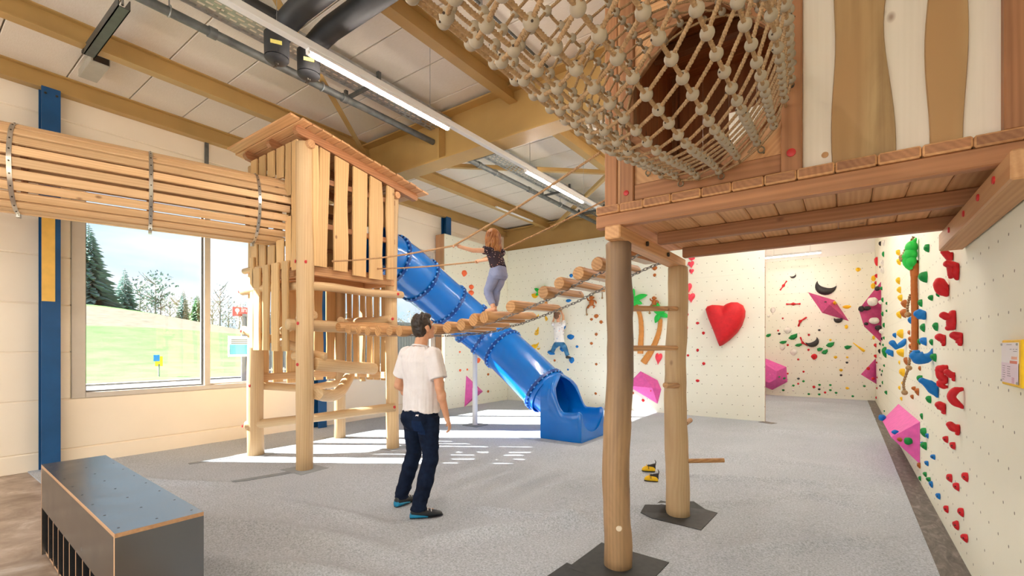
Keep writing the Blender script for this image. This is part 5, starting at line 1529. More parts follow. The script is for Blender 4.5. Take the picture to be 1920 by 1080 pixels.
# pink wedge in front
wA, wB, wC, wF = V((XR, 9.35, .62)), V((XR, 6.82, .68)), V((XR, 6.82, .21)), V((XR, 9.3, .12))
wD, wE = at(1671, 820, Y=7.0), at(1654, 788, Y=9.05)
volume('wedge_volume', 'large pink wedge volume low on the right wall with a lit top face', [wA, wB, wC, wF], [wD, wE], [(0, 1, 4, 5), (1, 2, 4), (2, 3, 5, 4), (3, 0, 5), (0, 3, 2, 1)], M['vol'])
for x, y, w, h, c, yp in ((1654, 783, 12, 12, 'blue', 8.95), (1679, 810.5, 11, 9, 'blue', 7.05), (1689.6, 824.3, 13, 9, 'brown', 6.95), (1703, 827, 14, 14, 'green', 6.88)): holdY(x, y, w, h, c, yp)
for x, y in ((1711, 813), (1720, 813), (1711, 843), (1719.5, 846)):
    p = at(x, y, Y=6.93)
# reds
for h in ((1779.5, 897.3, 13, 16), (1809, 895.4, 14, 18), (1792.6, 913.5, 13, 16), (1773.4, 955.6, 11, 14), (1801, 961.6, 13, 17), (1792, 986, 13, 17), (1808, 1010, 15, 16), (1772.5, 824.6, 12, 13), (1786, 836.5, 12, 15)): hold('R', *h, 'red')
CR1 = 6.355
def c1(*q): return [(1630 + x / CR1, 430 + y / CR1, r / CR1) for x, y, r in q]
def c2(*q): return [(1630 + x / CR1, 580 + y / CR1, r / CR1) for x, y, r in q]
def c3(*q): return [(1640 + x / CR1, 720 + y / CR1, r / CR1) for x, y, r in q]
chain_hold('R', [c1((885, 265, 33), (925, 300, 40), (965, 345, 42)), c1((965, 300, 35), (985, 350, 30))], 'red', 'knob hold')
chain_hold('R', [c1((925, 405, 42), (985, 430, 50), (1045, 445, 45)), c1((970, 440, 40), (975, 540, 35), (970, 570, 25)), c1((1030, 440, 50), (1030, 520, 55), (1055, 585, 28))], 'red', 'crossed hold')
chain_hold('R', [c1((835, 610, 42), (820, 660, 48), (855, 730, 52), (925, 765, 42)), c1((840, 620, 45), (890, 690, 50), (930, 720, 42))], 'red', 'hooked hold')
chain_hold('R', [c2((875, 65, 40), (940, 90, 45), (1010, 60, 45)), c2((1000, 40, 40), (990, 140, 58), (985, 200, 50)), c2((935, 225, 32), (990, 210, 42))], 'red', 'Y-shaped hold')
chain_hold('R', [c2((825, 325, 42), (870, 350, 45), (895, 380, 32)), c2((880, 330, 36), (890, 400, 34), (880, 425, 18))], 'red', 'pinch hold')
chain_hold('R', [c2((1000, 305, 44), (1060, 325, 55), (1095, 350, 36)), c2((1080, 310, 45), (1085, 395, 42), (1080, 420, 22))], 'red', 'pinch hold')
chain_hold('R', [c2((845, 720, 52), (890, 700, 40), (925, 690, 28)), c2((830, 720, 40), (850, 800, 42), (900, 840, 40)), c2((840, 880, 36), (890, 850, 40), (920, 800, 28)), c2((840, 890, 36), (885, 920, 30), (930, 925, 18))], 'red', 'pretzel hold')
chain_hold('R', [c2((920, 740, 32), (970, 780, 38), (1010, 800, 30)), c2((1010, 770, 26), (1010, 840, 24))], 'red', 'thumb hold')
chain_hold('R', [c3((1040, 60, 24), (960, 80, 42), (915, 150, 42), (960, 220, 44), (1050, 275, 26))], 'red', 'hollow jug hold')
chain_hold('R', [c3((762, 240, 40), (800, 270, 50), (825, 300, 38)), c3((835, 260, 28), (830, 340, 28))], 'red', 'knob hold')
chain_hold('R', [c3((895, 478, 38), (940, 520, 50), (990, 545, 40)), c3((985, 510, 38), (1000, 560, 35), (985, 595, 22))], 'red', 'sloping hold')
# greens
for h in ((1737, 465.4, 12, 16), (1730.7, 519.7, 18, 22), (1655.6, 477, 5, 11), (1725, 568.5, 10, 14), (1744.6, 558.7, 11, 11), (1758, 552, 8, 11), (1652, 541, 6, 7), (1654.4, 562.5, 5, 9), (1662, 569, 4, 6), (1654.4, 589, 5, 9), (1662, 583, 4, 5),
          (1729.6, 615, 10, 16), (1753.5, 613, 12, 16), (1745.6, 642, 8, 12), (1723, 641, 7, 12), (1750, 670.5, 13, 16), (1658, 661, 10, 20), (1656.7, 610, 5, 9), (1657, 634, 4, 6), (1655.5, 647, 3.5, 5), (1657.5, 685.7, 4, 5), (1654, 696, 3, 5),
          (1654.4, 717.7, 3, 7), (1661, 736.6, 6, 8), (1724, 711, 13, 15), (1740.7, 749.6, 12, 14), (1727.6, 781, 6, 12), (1731, 811.6, 13, 18), (1732, 837, 13, 15), (1734, 890, 8, 10), (1724.4, 897.5, 6, 9), (1740.6, 900, 10, 10), (1658, 771, 3, 4)): hold('R', *h, 'green')
# blues
for h in ((1706, 601, 9, 13), (1677, 629, 8, 10), (1730.7, 640.6, 15, 16), (1738, 817.5, 7, 10), (1729, 831, 8, 5), (1749, 857.7, 11, 10), (1737, 869.5, 9, 10), (1745.4, 909, 8, 13), (1758.7, 931, 10, 12)): hold('R', *h, 'blue')
chain_hold('R', [c2((570, 45, 42), (620, 70, 55), (660, 90, 40)), c2((590, 30, 34), (660, 50, 30))], 'blue', 'wrinkled hold')
chain_hold('R', [c2((270, 395, 34), (300, 430, 28), (320, 455, 24)), c2((315, 465, 18), (380, 420, 32), (430, 370, 26))], 'blue', 'boomerang hold')
chain_hold('R', [c2((220, 500, 28), (255, 520, 34), (280, 550, 18))], 'blue', 'finger hold')
chain_hold('R', [c2((530, 545, 50), (590, 575, 78), (670, 580, 62), (735, 530, 30), (752, 475, 12)), c2((545, 520, 36), (585, 505, 22))], 'blue', 'fish-shaped hold')
chain_hold('R', [c2((620, 845, 34), (700, 890, 48), (760, 960, 52), (815, 1035, 22)), c2((720, 870, 30), (800, 930, 36))], 'blue', 'long slab hold')
# yellows and browns
for h in ((1683.5, 474, 9, 12), (1685, 491, 9, 13), (1683.5, 526.8, 9, 13), (1685.5, 544, 9, 13), (1687.4, 559, 10, 13), (1685.4, 590.5, 10, 14), (1687.4, 626.4, 14, 17), (1688, 662, 15, 15), (1686, 680, 4, 8), (1691.4, 699, 12, 16), (1692, 719, 5, 7), (1686, 727.5, 5, 8), (1689.6, 748, 5, 8)): hold('R', *h, 'yellow')
for x, y, w, h in ((1637.5, 522, 7, 11), (1637, 536, 7, 11), (1638, 633, 4, 8)): holdY(x, y, w, h, 'yellow', 15.8)
for h in ((1695, 570, 12, 16), (1693.7, 588, 13, 17), (1704, 624, 6, 9), (1706, 637, 7, 12), (1707, 650, 7, 12), (1698, 677.6, 8, 16), (1724, 691, 6, 9), (1713, 729, 9, 9), (1719, 735, 9, 14), (1710, 744.5, 7, 9), (1722.6, 873.4, 8, 11)): hold('R', *h, 'brown')
for h in ((1642.6, 517.6, 6, 8), (1641.5, 530.7, 5, 7), (1641, 648, 6, 8), (1641, 668, 6, 7), (1643.7, 680, 3, 4), (1644.5, 708, 2.5, 4), (1644, 728, 3, 4.5), (1642.6, 746, 3, 5)): hold('R', *h, 'red')
hold('R', 1642.6, 490.6, 7, 17, 'red', word='curved hold')
for h in ((1656, 456, 6, 11), (1653.6, 493, 8, 11), (1653.6, 507, 8, 13), (1650.5, 670.5, 6, 8), (1650.7, 567, 8, 9), (1652, 622, 9, 10)): hold('R', *h, 'white')
for h in ((1649.7, 457, 5, 9), (1649.7, 501, 3, 5), (1653, 635.5, 4, 6), (1649.7, 645, 4, 6), (1648.6, 659, 5, 9), (1649.7, 693.6, 3, 5), (1652.5, 703, 3, 5), (1650, 724, 4, 4)): hold('R', *h, 'black')
# palm on the right wall: ribbed trunk, crown stub and big leaf
Yp = at(1722, 580, X=XR).y
pt = thing('palm_tree_hold', 'large palm tree hold with green leaf and brown trunk on the right wall', 'palm volume', at(1716, 660, Y=Yp))
def rp(x, y): return at(x, y, Y=Yp)
P = [rp(1630 + x / CR1, 430 + y / CR1) for x, y in ((535, 500), (533, 640), (536, 800), (540, 980), (542, 1150), (540, 1300), (537, 1440))]
P = catmull(P, 6); rr = 32 / CR1 / FOC * depth(P[0])
build(MB(30).tube(P, [(rr * (1 + .05 * (i % 2)), rr * 1.2) for i in range(len(P))], 12, ref=(0, 1, 0)), 'trunk', M['h_brown'], pt, smooth=30)
k_ = depth(P[0]) / FOC / CR1
build(MB(50).tube([rp(1630 + 545 / CR1, 430 + 560 / CR1), rp(1630 + 550 / CR1, 430 + 480 / CR1), rp(1630 + 550 / CR1, 430 + 410 / CR1)], [44 * k_, 52 * k_, 44 * k_], 12, lump=lambda i, j, c, a: .15 * noise.noise(V((a * 3, c.z * 20, 0))))
      .tube([rp(1630 + 525 / CR1, 430 + 420 / CR1), rp(1630 + 535 / CR1, 430 + 360 / CR1)], [16 * k_, 8 * k_], 8).tube([rp(1630 + 575 / CR1, 430 + 420 / CR1), rp(1630 + 572 / CR1, 430 + 368 / CR1)], [16 * k_, 9 * k_], 8), 'crown', M['h_brown'], pt, smooth=50)
for (x0_, y0_, x1_, y1_, w) in ((500, 480, 520, 230, 62), (490, 400, 555, 110, 45), (455, 300, 545, 330, 60)):
    a, b = rp(1630 + x0_ / CR1, 430 + y0_ / CR1), rp(1630 + x1_ / CR1, 430 + y1_ / CR1); Q = [lerp(a, b, t / 7) + V((-.03 * math.sin(PI * t / 7), 0, 0)) for t in range(8)]
    build(MB(60).tube(Q, [(max(.01, w * k_ * math.sin(PI * lerp(.08, .95, t / 7)) ** .7), .05) for t in range(8)], 10, ref=(0, 1, 0)), 'leaf', M['h_leaf'], pt, smooth=60)
for (x_, y_, a_, b_) in ((500, 215, 62, 75), (490, 300, 66, 80), (495, 385, 56, 80)):
    build(MB(60).ball(rp(1630 + x_ / CR1, 430 + y_ / CR1), (a_ * k_, .09, b_ * k_), 10, 14), 'leaf', M['h_leaf'], pt, smooth=60)
# rope vine looping down beside the palm
def vine(label, pts_, kn, r=.017):
    Q = catmull([at(x, y, Y=Yp + .02) for x, y in pts_], 6)
    o = thing('rope_vine', label, 'rope', Q[-1])
    build(twist_rope(Q, r, .09, .03), 'rope_run', M['rope'], o, smooth=60)
    for x, y in kn:
        c = at(x, y, Y=Yp + .02); build(MB(60).torus(c, (.3, 1, .2), .016, .016, 12, 8).ball(c, .024, 8, 10), 'knot', M['rope'], o, smooth=60)
vine('rope vine looping from the platform beam down to a knot beside the green leaf', [(1713, 444), (1706, 456), (1698, 467), (1693, 480), (1691, 484)], [(1691, 482), (1692, 486)])
vine('rope vine hanging in the middle beside the palm trunk', [(1707, 552), (1704, 563), (1701, 578), (1703, 592)], [(1702, 590)])
vine('rope vine curling at the bottom of the palm trunk to a knotted end', [(1708, 657), (1706, 672), (1703, 690), (1698, 705), (1694, 720), (1696, 735)], [(1704, 690), (1696, 736)])
finish_labels()

# ------------------------------------------------------------------ a pair of climbing shoes on the carpet
def shoe(label, px, py, yaw, L=.15):
    g = at(px, py, Z=0.0)
    z0 = carpet_z(g.x, g.y)
    o = thing('climbing_shoe', label, 'shoe', (g.x, g.y, z0))
    f = V((math.cos(yaw), math.sin(yaw), 0)); s = V((-math.sin(yaw), math.cos(yaw), 0))
    def ring(t, w, zb, zt, off=0.0, n=14):
        c = V((g.x, g.y, z0)) + f * (t * L) + s * off; out = []
        for j in range(n):
            a = 2 * PI * j / n; ca, sa = math.cos(a), math.sin(a)
            out.append(c + s * (w * L * (abs(ca) ** .8) * (1 if ca > 0 else -1)) + UZ * (lerp(zb, zt, .5) + (zt - zb) / 2 * (abs(sa) ** .8) * (1 if sa > 0 else -1)))
        return out
    build(MB(50).loft([ring(-.5, .06, .010, .05), ring(-.46, .12, .006, .075), ring(-.3, .14, .006, .075), ring(0, .155, .006, .068), ring(.25, .19, .004, .062, -.004), ring(.42, .15, .002, .045, -.010), ring(.5, .06, .004, .024, -.014)]), 'upper', M['h_yellow'], o, smooth=50)
    build(MB(50).loft([ring(-.5, .07, .001, .012), ring(-.3, .145, 0, .010), ring(0, .16, 0, .009), ring(.27, .195, 0, .010), ring(.45, .15, 0, .012), ring(.51, .06, 0, .012)]), 'sole', M['h_black'], o, smooth=50)
    build(MB(50).loft([ring(-.52, .08, .03, .085), ring(-.47, .13, .03, .10), ring(-.3, .13, .05, .092), ring(-.1, .11, .05, .082), ring(.08, .07, .055, .078)]), 'heel_cuff', M['h_black'], o, smooth=50)
    c = V((g.x, g.y, z0)) + f * (-.50 * L)
    build(MB(50).tube([c + UZ * .08, c + UZ * .115 - f * .008, c + UZ * .14 + f * .004], [(.02, .006), (.018, .005), (.006, .003)], 8, ref=f), 'pull_tab', M['h_black'], o, smooth=50)
    for t in (.0, .14):
        build(MB(50).tube([V((g.x, g.y, z0)) + f * (t * L) + s * (.15 * L) * math.cos(a) + UZ * (.035 + .042 * math.sin(a)) for a in [PI * q / 8 for q in range(9)]], [(.012, .003)] * 9, 6, ref=f), 'strap', M['h_yellow'] if t else M['h_black'], o, smooth=50)
shoe('yellow and black climbing shoe standing behind its pair', 1216, 892, math.radians(205))
shoe('yellow and black climbing shoe in front of its pair by the far trunk', 1221, 903, math.radians(195))
# ------------------------------------------------------------------ people
def remesh(mb, voxel, it=2, disp=None, fac=.5):
    me = bpy.data.meshes.new('tmp'); me.from_pydata(mb.v, [], mb.f)
    bm = bmesh.new(); bm.from_mesh(me); bmesh.ops.recalc_face_normals(bm, faces=bm.faces); bm.to_mesh(me); bm.free()
    o = bpy.data.objects.new('tmp', me); COL.objects.link(o)
    m = o.modifiers.new('r', 'REMESH'); m.mode = 'VOXEL'; m.voxel_size = voxel
    s = o.modifiers.new('s', 'SMOOTH'); s.factor = fac; s.iterations = it
    bpy.context.view_layer.update()
    ev = o.evaluated_get(bpy.context.evaluated_depsgraph_get())
    m2 = bpy.data.meshes.new_from_object(ev)
    out = MB(180)
    out.v = [v.co.copy() for v in m2.vertices]; out.f = [tuple(p.vertices) for p in m2.polygons]; out.m = [0] * len(out.f)
    if disp:
        nr = [v.normal.copy() for v in m2.vertices]
        out.v = [p + n * disp(p) for p, n in zip(out.v, nr)]
    bpy.data.objects.remove(o); bpy.data.meshes.remove(me); bpy.data.meshes.remove(m2)
    return out
def oring(c, ax, ay, rx, ry, n=20, pw=.9):
    out = []
    for j in range(n):
        a = 2 * PI * j / n; ca, sa = math.cos(a), math.sin(a)
        out.append(V(c) + V(ax) * (abs(ca) ** pw * (1 if ca > 0 else -1) * rx) + V(ay) * (abs(sa) ** pw * (1 if sa > 0 else -1) * ry))
    return out
def add_head(mb, C, r, f, u, s):
    def P(x, y, z): return C + (r * x + f * y + u * z) * s
    ax = (r, f, u)
    def E(x, y, z, a, b, c): mb.ball(P(x, y, z), (a * s, b * s, c * s), 12, 18, ax)
    E(0, -.006, .02, .077, .096, .10); E(0, .032, -.045, .062, .062, .078); E(0, .062, -.098, .034, .028, .024)
    E(0, .082, .028, .05, .02, .016)
    mb.tube([P(0, .088, .018), P(0, .104, -.012), P(0, .112, -.03), P(0, .095, -.042)], [.007 * s, .010 * s, .015 * s, .010 * s], 10)
    E(0, .090, -.070, .026, .012, .012)
    for q in (-1, 1):
        E(q * .078, -.008, -.012, .010, .022, .032); E(q * .045, .06, -.03, .024, .024, .022)
    return P
def add_hand(mb, W, d, side, nrm, s, curl=.5, thumb=1, spread=.0):
    """palm + four fingers + thumb. d along the hand, side towards the thumb, nrm out of the back of the hand"""
    d, side, nrm = V(d).normalized(), V(side).normalized(), V(nrm).normalized()
    def P(x, y, z): return W + (d * x + side * y + nrm * z) * s
    mb.capsule(P(-.02, 0, 0), P(.02, 0, 0), .026 * s, .030 * s, 12, sq=.75, ref=nrm)
    mb.loft([oring(P(.0, 0, 0), side, nrm, .028 * s, .018 * s), oring(P(.03, .0, 0), side, nrm, .038 * s, .017 * s), oring(P(.07, 0, 0), side, nrm, .042 * s, .014 * s), oring(P(.09, 0, 0), side, nrm, .040 * s, .011 * s)])
    for k, (y, L) in enumerate(((.031, .072), (.010, .080), (-.011, .075), (-.031, .058))):
        p = P(.085, y, 0); a = 0.0; dd = d + side * (y * spread)
        for q, fr in enumerate((.45, .32, .26)):
            a += curl * (1.0 if q else .7)
            e = p + (dd * math.cos(a) - nrm * math.sin(a)).normalized() * L * fr * s
            mb.capsule(p, e, (.0095 - .0008 * q) * s, (.0088 - .0009 * q) * s, 8); p = e
    p = P(.02, .030, -.004)
    for q, (x, y, z) in enumerate(((.05, .052, -.020), (.078, .050, -.034), (.098, .040, -.044))):
        e = P(x, y, z); mb.capsule(p, e, (.0135 - .0015 * q) * s, (.0115 - .0015 * q) * s, 8); p = e
def eyes(P, parent, s, iris):
    for q in (-1, 1):
        e = build(MB(60).ball(P(q * .032, .076, .006), .0125 * s, 8, 10), 'eye', M['eye'], parent, smooth=60)
        build(MB(60).ball(P(q * .032, .0845, .006), .0055 * s, 6, 8), 'iris', iris, e, smooth=60)
M['eye'] = m_plain('eye_white', (236, 232, 226), .2, var=.01)
M['iris'] = m_plain('iris_brown', (70, 48, 32), .2)
def m_skin(name, a, b):
    t = NT(name); n = t.noise(t.obj(), 14, 4); t.b.inputs['Subsurface Weight'].default_value = .08
    t.b.inputs['Subsurface Radius'].default_value = (.02, .008, .004)
    return t.done(t.ramp(n, [(.3, a), (.7, b)]), .5)
M['skin'] = m_skin('skin_tan', (206, 146, 112), (222, 168, 134))
M['skin_l'] = m_skin('skin_light', (226, 172, 138), (238, 190, 158))
def m_cloth(name, a, b, scale=40, rough=.9, weave=220):
    t = NT(name); n = t.noise(t.obj(), scale, 4, .65); w = t.noise(t.obj(), weave, 2)
    t.bump(w, .2, .002)
    return t.done(t.ramp(n, [(.3, a), (.7, b)]), rough, 0, .15)
M['tee'] = m_cloth('white_cotton', (222, 214, 214), (234, 228, 228), 8)
M['jeans'] = m_cloth('dark_blue_denim', (13, 20, 36), (24, 36, 60), 12)
M['jeans_pocket'] = m_cloth('navy_pocket', (18, 34, 64), (24, 44, 78), 12)
M['jeans_boy'] = m_cloth('washed_blue_denim', (34, 92, 138), (92, 146, 186), 5)
M['leggings'] = m_cloth('blue_grey_leggings', (136, 146, 184), (156, 164, 198), 10)
def m_dots(name, base, dots, scale, size):
    t = NT(name); vo = t.node('TexVoronoi'); vo.inputs['Scale'].default_value = scale; t.link(t.obj(), vo.inputs['Vector'])
    m = t.math('LESS_THAN', vo.outputs['Distance'], size)
    c = t.mix(t.math('MULTIPLY', m, t.math('GREATER_THAN', t.node('SeparateColor').outputs[0], -1)), base, dots)
    return t, vo, m, c
def m_girl_top():
    t = NT('dark_dotted_top'); vo = t.node('TexVoronoi'); vo.inputs['Scale'].default_value = 46; vo.inputs['Randomness'].default_value = .7
    t.link(t.obj(), vo.inputs['Vector'])
    m = t.math('LESS_THAN', vo.outputs['Distance'], .22)
    dots = t.ramp(vo.outputs['Color'], [(.3, (232, 190, 196)), (.5, (240, 232, 224)), (.7, (214, 150, 130))])
    return t.done(t.mix(m, (48, 34, 46), dots), .85)
M['girl_top'] = m_girl_top()
def m_boy_top():
    t = NT('white_printed_tee'); vo = t.node('TexVoronoi'); vo.inputs['Scale'].default_value = 14
    t.link(t.obj(), vo.inputs['Vector'])
    m = t.math('LESS_THAN', vo.outputs['Distance'], .30)
    dots = t.ramp(vo.outputs['Color'], [(.3, (238, 176, 150)), (.45, (190, 200, 226)), (.6, (236, 232, 230)), (.8, (180, 176, 190))])
    return t.done(t.mix(t.math('MULTIPLY', m, .8), (242, 240, 240), dots), .85)
M['boy_top'] = m_boy_top()
def m_hair(name, a, b, c):
    t = NT(name); p = t.obj(); n = t.noise(t.mapping(p, (60, 60, 8)), 1, 4, .6); n2 = t.noise(p, 9, 3)
    t.bump(n, .6, .006)
    col = t.ramp(t.math('ADD', t.math('MULTIPLY', n, .6), t.math('MULTIPLY', n2, .4)), [(.3, a), (.5, b), (.7, c)])
    return t.done(col, .5)
M['hair_dark'] = m_hair('dark_brown_hair', (26, 18, 14), (46, 33, 25), (74, 54, 40))
M['hair_girl'] = m_hair('long_fair_hair', (100, 56, 26), (156, 98, 50), (212, 164, 100))
M['hair_boy'] = m_hair('short_brown_hair', (70, 44, 30), (104, 70, 48), (140, 98, 68))
M['shoe_black'] = m_plain('shoe_black_rubber', (30, 34, 40), .5)
M['shoe_teal'] = m_plain('shoe_teal', (0, 128, 172), .5)

# --- the man, standing with his back to the viewer, head raised
B0 = V((-3.17, 2.95, 0))
MAN = thing('person', 'man in white T-shirt and dark blue trousers standing with his back turned, looking up', 'person', B0)
def W(x, y, z): return B0 + V((x, y, z))
rt, fw, up = V((1, 0, 0)), V((0, 1, 0)), V((0, 0, 1))
ha = math.radians(-8); hu = math.radians(16)
hr_ = V((math.cos(ha), math.sin(ha), 0)); hf0 = V((-math.sin(ha), math.cos(ha), 0))
hf = (hf0 * math.cos(hu) + up * math.sin(hu)).normalized(); hup = hr_.cross(hf).normalized()
HC_ = W(-.005, .03, 1.70)
mb = MB()
PH_ = add_head(mb, HC_, hr_, hf, hup, 1.0)
mb.capsule(W(0, -.02, 1.48), HC_ + hf * -.025 + hup * -.06, .066, .056, 14)
tors = [(-.0, .93, .155, .11), (0, 1.02, .15, .105), (0, 1.13, .148, .10), (0, 1.26, .165, .11), (-.005, 1.38, .185, .11), (-.01, 1.46, .17, .085), (-.015, 1.51, .09, .06)]
mb.loft([oring(W(0, y, z), rt, fw, a, b) for y, z, a, b in tors])
for sx in (-1, 1): mb.ball(W(sx * .175, -.012, 1.435), (.065, .06, .06), 10, 14)
sR, eR, wR = W(.20, -.015, 1.43), W(.265, -.03, 1.15), W(.285, .035, .90)
sL, eL, wL = W(-.20, -.015, 1.43), W(-.285, -.03, 1.15), W(-.23, .19, 1.01)
for s_, e_, w_ in ((sR, eR, wR), (sL, eL, wL)):
    mb.capsule(s_, e_, .050, .041, 14); mb.capsule(e_, w_, .041, .027, 14)
    mb.ball(lerp(e_, w_, .28), (.045, .043, .07), 8, 12)
add_hand(mb, wR + (wR - eR).normalized() * .01, (wR - eR).normalized() + V((.02, .10, 0)), V((-.5, .85, .1)), V((.9, .35, .1)), 1.0, .42)
add_hand(mb, wL + (wL - eL).normalized() * .01, (wL - eL).normalized() + V((.3, .1, -.3)), V((.5, .2, .7)), V((-.5, .8, .2)), 1.0, .5)
kneeR, ankR = W(.10, .02, .50), W(.11, -.13, .10)
kneeL, ankL = W(-.155, .05, .51), W(-.27, .0, .10)
for sx, kn, an in ((1, kneeR, ankR), (-1, kneeL, ankL)):
    mb.capsule(W(sx * .09, 0, .92), kn, .07, .05, 12); mb.capsule(kn, an, .05, .034, 12)
    mb.capsule(an + V((0, .0, -.04)), an + V((.04 if sx > 0 else 0, .12, -.065)), .034, .026, 10)
build(remesh(mb, .0052, 2), 'body', M['skin'], MAN, smooth=180)
eyes(PH_, MAN, 1.0, M['iris'])
# hair
mb = MB()
def HE(x, y, z, a, b, c): mb.ball(PH_(x, y, z), (a, b, c), 12, 18, (hr_, hf, hup))
HE(0, -.016, .042, .083, .098, .088); HE(0, -.05, -.01, .076, .062, .085); HE(0, .05, .088, .06, .05, .035); HE(0, -.06, -.065, .058, .038, .045)
for q in (-1, 1): HE(q * .066, .018, .01, .018, .022, .04)
for k in range(46):
    a = RND.uniform(0, 2 * PI); e = RND.uniform(.25, 1.3)
    dx, dy, dz = math.cos(a) * math.cos(e), math.sin(a) * math.cos(e), math.sin(e)
    p = PH_(dx * .078, -.014 + dy * .093, .042 + dz * .082)
    mb.capsule(p, p + (hr_ * dx * .2 + hf * (dy * .3 + .5) + hup * (dz * .7 + .1)).normalized() * .024, .012, .004, 6)
build(remesh(mb, .006, 1, lambda p: .004 * noise.noise(p * 60)), 'hair', M['hair_dark'], MAN, smooth=180)
# T-shirt
mb = MB()
sh = [(0, .905, .188, .142), (0, .96, .186, .14), (0, 1.05, .182, .134), (0, 1.16, .182, .13), (-.004, 1.28, .194, .134), (-.012, 1.38, .206, .132), (-.016, 1.45, .19, .108), (-.018, 1.50, .125, .085), (-.016, 1.525, .085, .072)]
mb.loft([oring(W(.0, y, z + .0), rt, fw, a, b, 28) for y, z, a, b in sh])
for s_, e_, sx in ((sR, eR, 1), (sL, eL, -1)):
    d = (e_ - s_).normalized()
    mb.capsule(s_ - V((sx * .03, 0, -.012)), s_ + d * .20, .078, .074, 18, flat=0 if False else 1, sq=1.08)
    mb.ball(s_ + V((-sx * .035, 0, .008)), (.085, .085, .068), 10, 16)
def tee_fold(p):
    q = p - B0
    k = sstep(1.46, 1.30, q.z) if False else 1
    a = math.atan2(q.y, q.x)
    f = .008 * noise.noise(V((a * 3.2 + q.z * 1.2, q.z * 1.6, 2))) + .006 * noise.noise(V((a * 7, q.z * 2.2, 9)))
    f += .012 * noise.noise(V((a * 2.2, 1, q.z * 14))) * sstep(1.06, .93, q.z)
    return f
tee = remesh(mb, .0065, 2, tee_fold)
for p in tee.v:       # uneven hem, lifted at the back left
    q = p - B0
    if q.z < .98: p.z += (.03 * math.sin(q.x * 11 + 1.2) + .012) * sstep(.98, .90, q.z)
build(tee, 'tshirt', M['tee'], MAN, smooth=180)
build(MB(60).torus(W(0, -.016, 1.527) , (0, .18, 1), .068, .008, 28, 8), 'collar', M['tee'], MAN, smooth=60)
# trousers
mb = MB()
mb.loft([oring(W(0, y, z), rt, fw, a, b, 26) for y, z, a, b in ((0, .985, .158, .115), (0, .95, .162, .122), (-.008, .88, .178, .138), (-.008, .80, .18, .135), (0, .76, .16, .115))])
for sx, kn, an in ((1, kneeR, ankR), (-1, kneeL, ankL)):
    hp = W(sx * .088, -.004, .86); mid = lerp(hp, kn, .5)
    mb.tube([hp + V((0, 0, .03)), hp, mid, kn + V((0, 0, .05)), kn, lerp(kn, an, .4), lerp(kn, an, .75), an + V((0, -.005, .01)), an + V((0, -.005, -.025))],
            [(.09, .115), (.098, .118), (.086, .098), (.073, .079), (.072, .077), (.071, .077), (.066, .07), (.066, .068), (.068, .07)], 20, ref=(1, 0, 0))
    mb.ball(W(sx * .075, -.075, .87), (.088, .075, .09), 10, 14)
def denim(p):
    q = p - B0
    f = .010 * noise.noise(V((q.x * 7, q.y * 7, q.z * 15))) * sstep(.75, .2, q.z) + .006 * noise.noise(V((q.x * 16, q.y * 16, q.z * 22)))
    f += .010 * noise.noise(V((q.x * 5, q.y * 5, q.z * 34))) * sstep(.26, .10, q.z)
    return f
jn = remesh(mb, .0068, 2, denim)
jo = build(jn, 'trousers', M['jeans'], MAN, smooth=180)
def pocket(name, x0_, x1_, z0_, z1_, mat, off=.004):
    """a sewn-on patch that follows the cloth at the back"""
    me = jn; keep = []
    for f in me.f:
        c = V((0, 0, 0))
        for i in f: c += me.v[i]
        c = c / len(f) - B0
        if x0_ < c.x < x1_ and z0_ < c.z < z1_ and c.y < -.02: keep.append(f)
    ids = sorted({i for f in keep for i in f}); mp = {i: k for k, i in enumerate(ids)}
    if not ids: return
    m2 = MB(180); c0 = B0 + V((0, .0, 0))
    m2.v = [me.v[i] + V((0, -1, 0)) * off + V((me.v[i].x - c0.x, 0, 0)) * .02 for i in ids]; m2.f = [tuple(mp[i] for i in f) for f in keep]; m2.m = [0] * len(m2.f)
    return build(m2, name, mat, jo, smooth=180, recalc=False)
pocket('back_pocket', .03, .135, .73, .86, M['jeans_pocket'])
pocket('back_pocket', -.135, -.035, .74, .87, M['jeans'])
pocket('white_tag', .085, .115, .905, .918, M['tee'], .012)
pocket('waistband', -.2, .2, .925, .985, M['jeans'], .006)
# climbing shoes of the man
def man_shoe(an, yaw):
    f = V((-math.sin(yaw), math.cos(yaw), 0)); s = V((math.cos(yaw), math.sin(yaw), 0)); g = V((an.x, an.y, carpet_z(an.x, an.y) + .002))
    so = None
    def ring(t, w, z0_, z1_): return oring(g + f * t + UZ * ((z0_ + z1_) / 2), s, UZ, w, (z1_ - z0_) / 2, 16, .85)
    up_ = MB(60).loft([ring(-.075, .02, .012, .05), ring(-.068, .034, .006, .085), ring(-.02, .040, .006, .112), ring(.03, .043, .006, .092), ring(.09, .048, .006, .066), ring(.15, .045, .006, .05), ring(.19, .030, .006, .038), ring(.205, .012, .010, .028)])
    uo = build(up_, 'shoe', M['shoe_black'], MAN, smooth=60)
    build(MB(60).loft([ring(-.082, .022, .006, .03), ring(-.072, .038, .004, .056), ring(-.02, .044, .004, .044), ring(.04, .0465, .004, .030), ring(.075, .046, .004, .018)]), 'heel_band', M['shoe_teal'], uo, smooth=60)
    build(MB(60).loft([ring(-.08, .025, 0, .012), ring(0, .043, 0, .011), ring(.1, .050, 0, .011), ring(.19, .034, 0, .013), ring(.212, .012, .002, .014)]), 'sole', M['shoe_black'], uo, smooth=60)
    for t in (.045, .075, .105): build(MB(60).tube([g + f * t + s * .036 * math.cos(a) + UZ * (.05 + .036 * math.sin(a) - t * .22 + .01) for a in [PI * q / 8 for q in range(9)]], .004, 6), 'lace', M['trunking'], uo, smooth=60)
man_shoe(V((ankR.x, ankR.y, 0)), math.radians(-38))
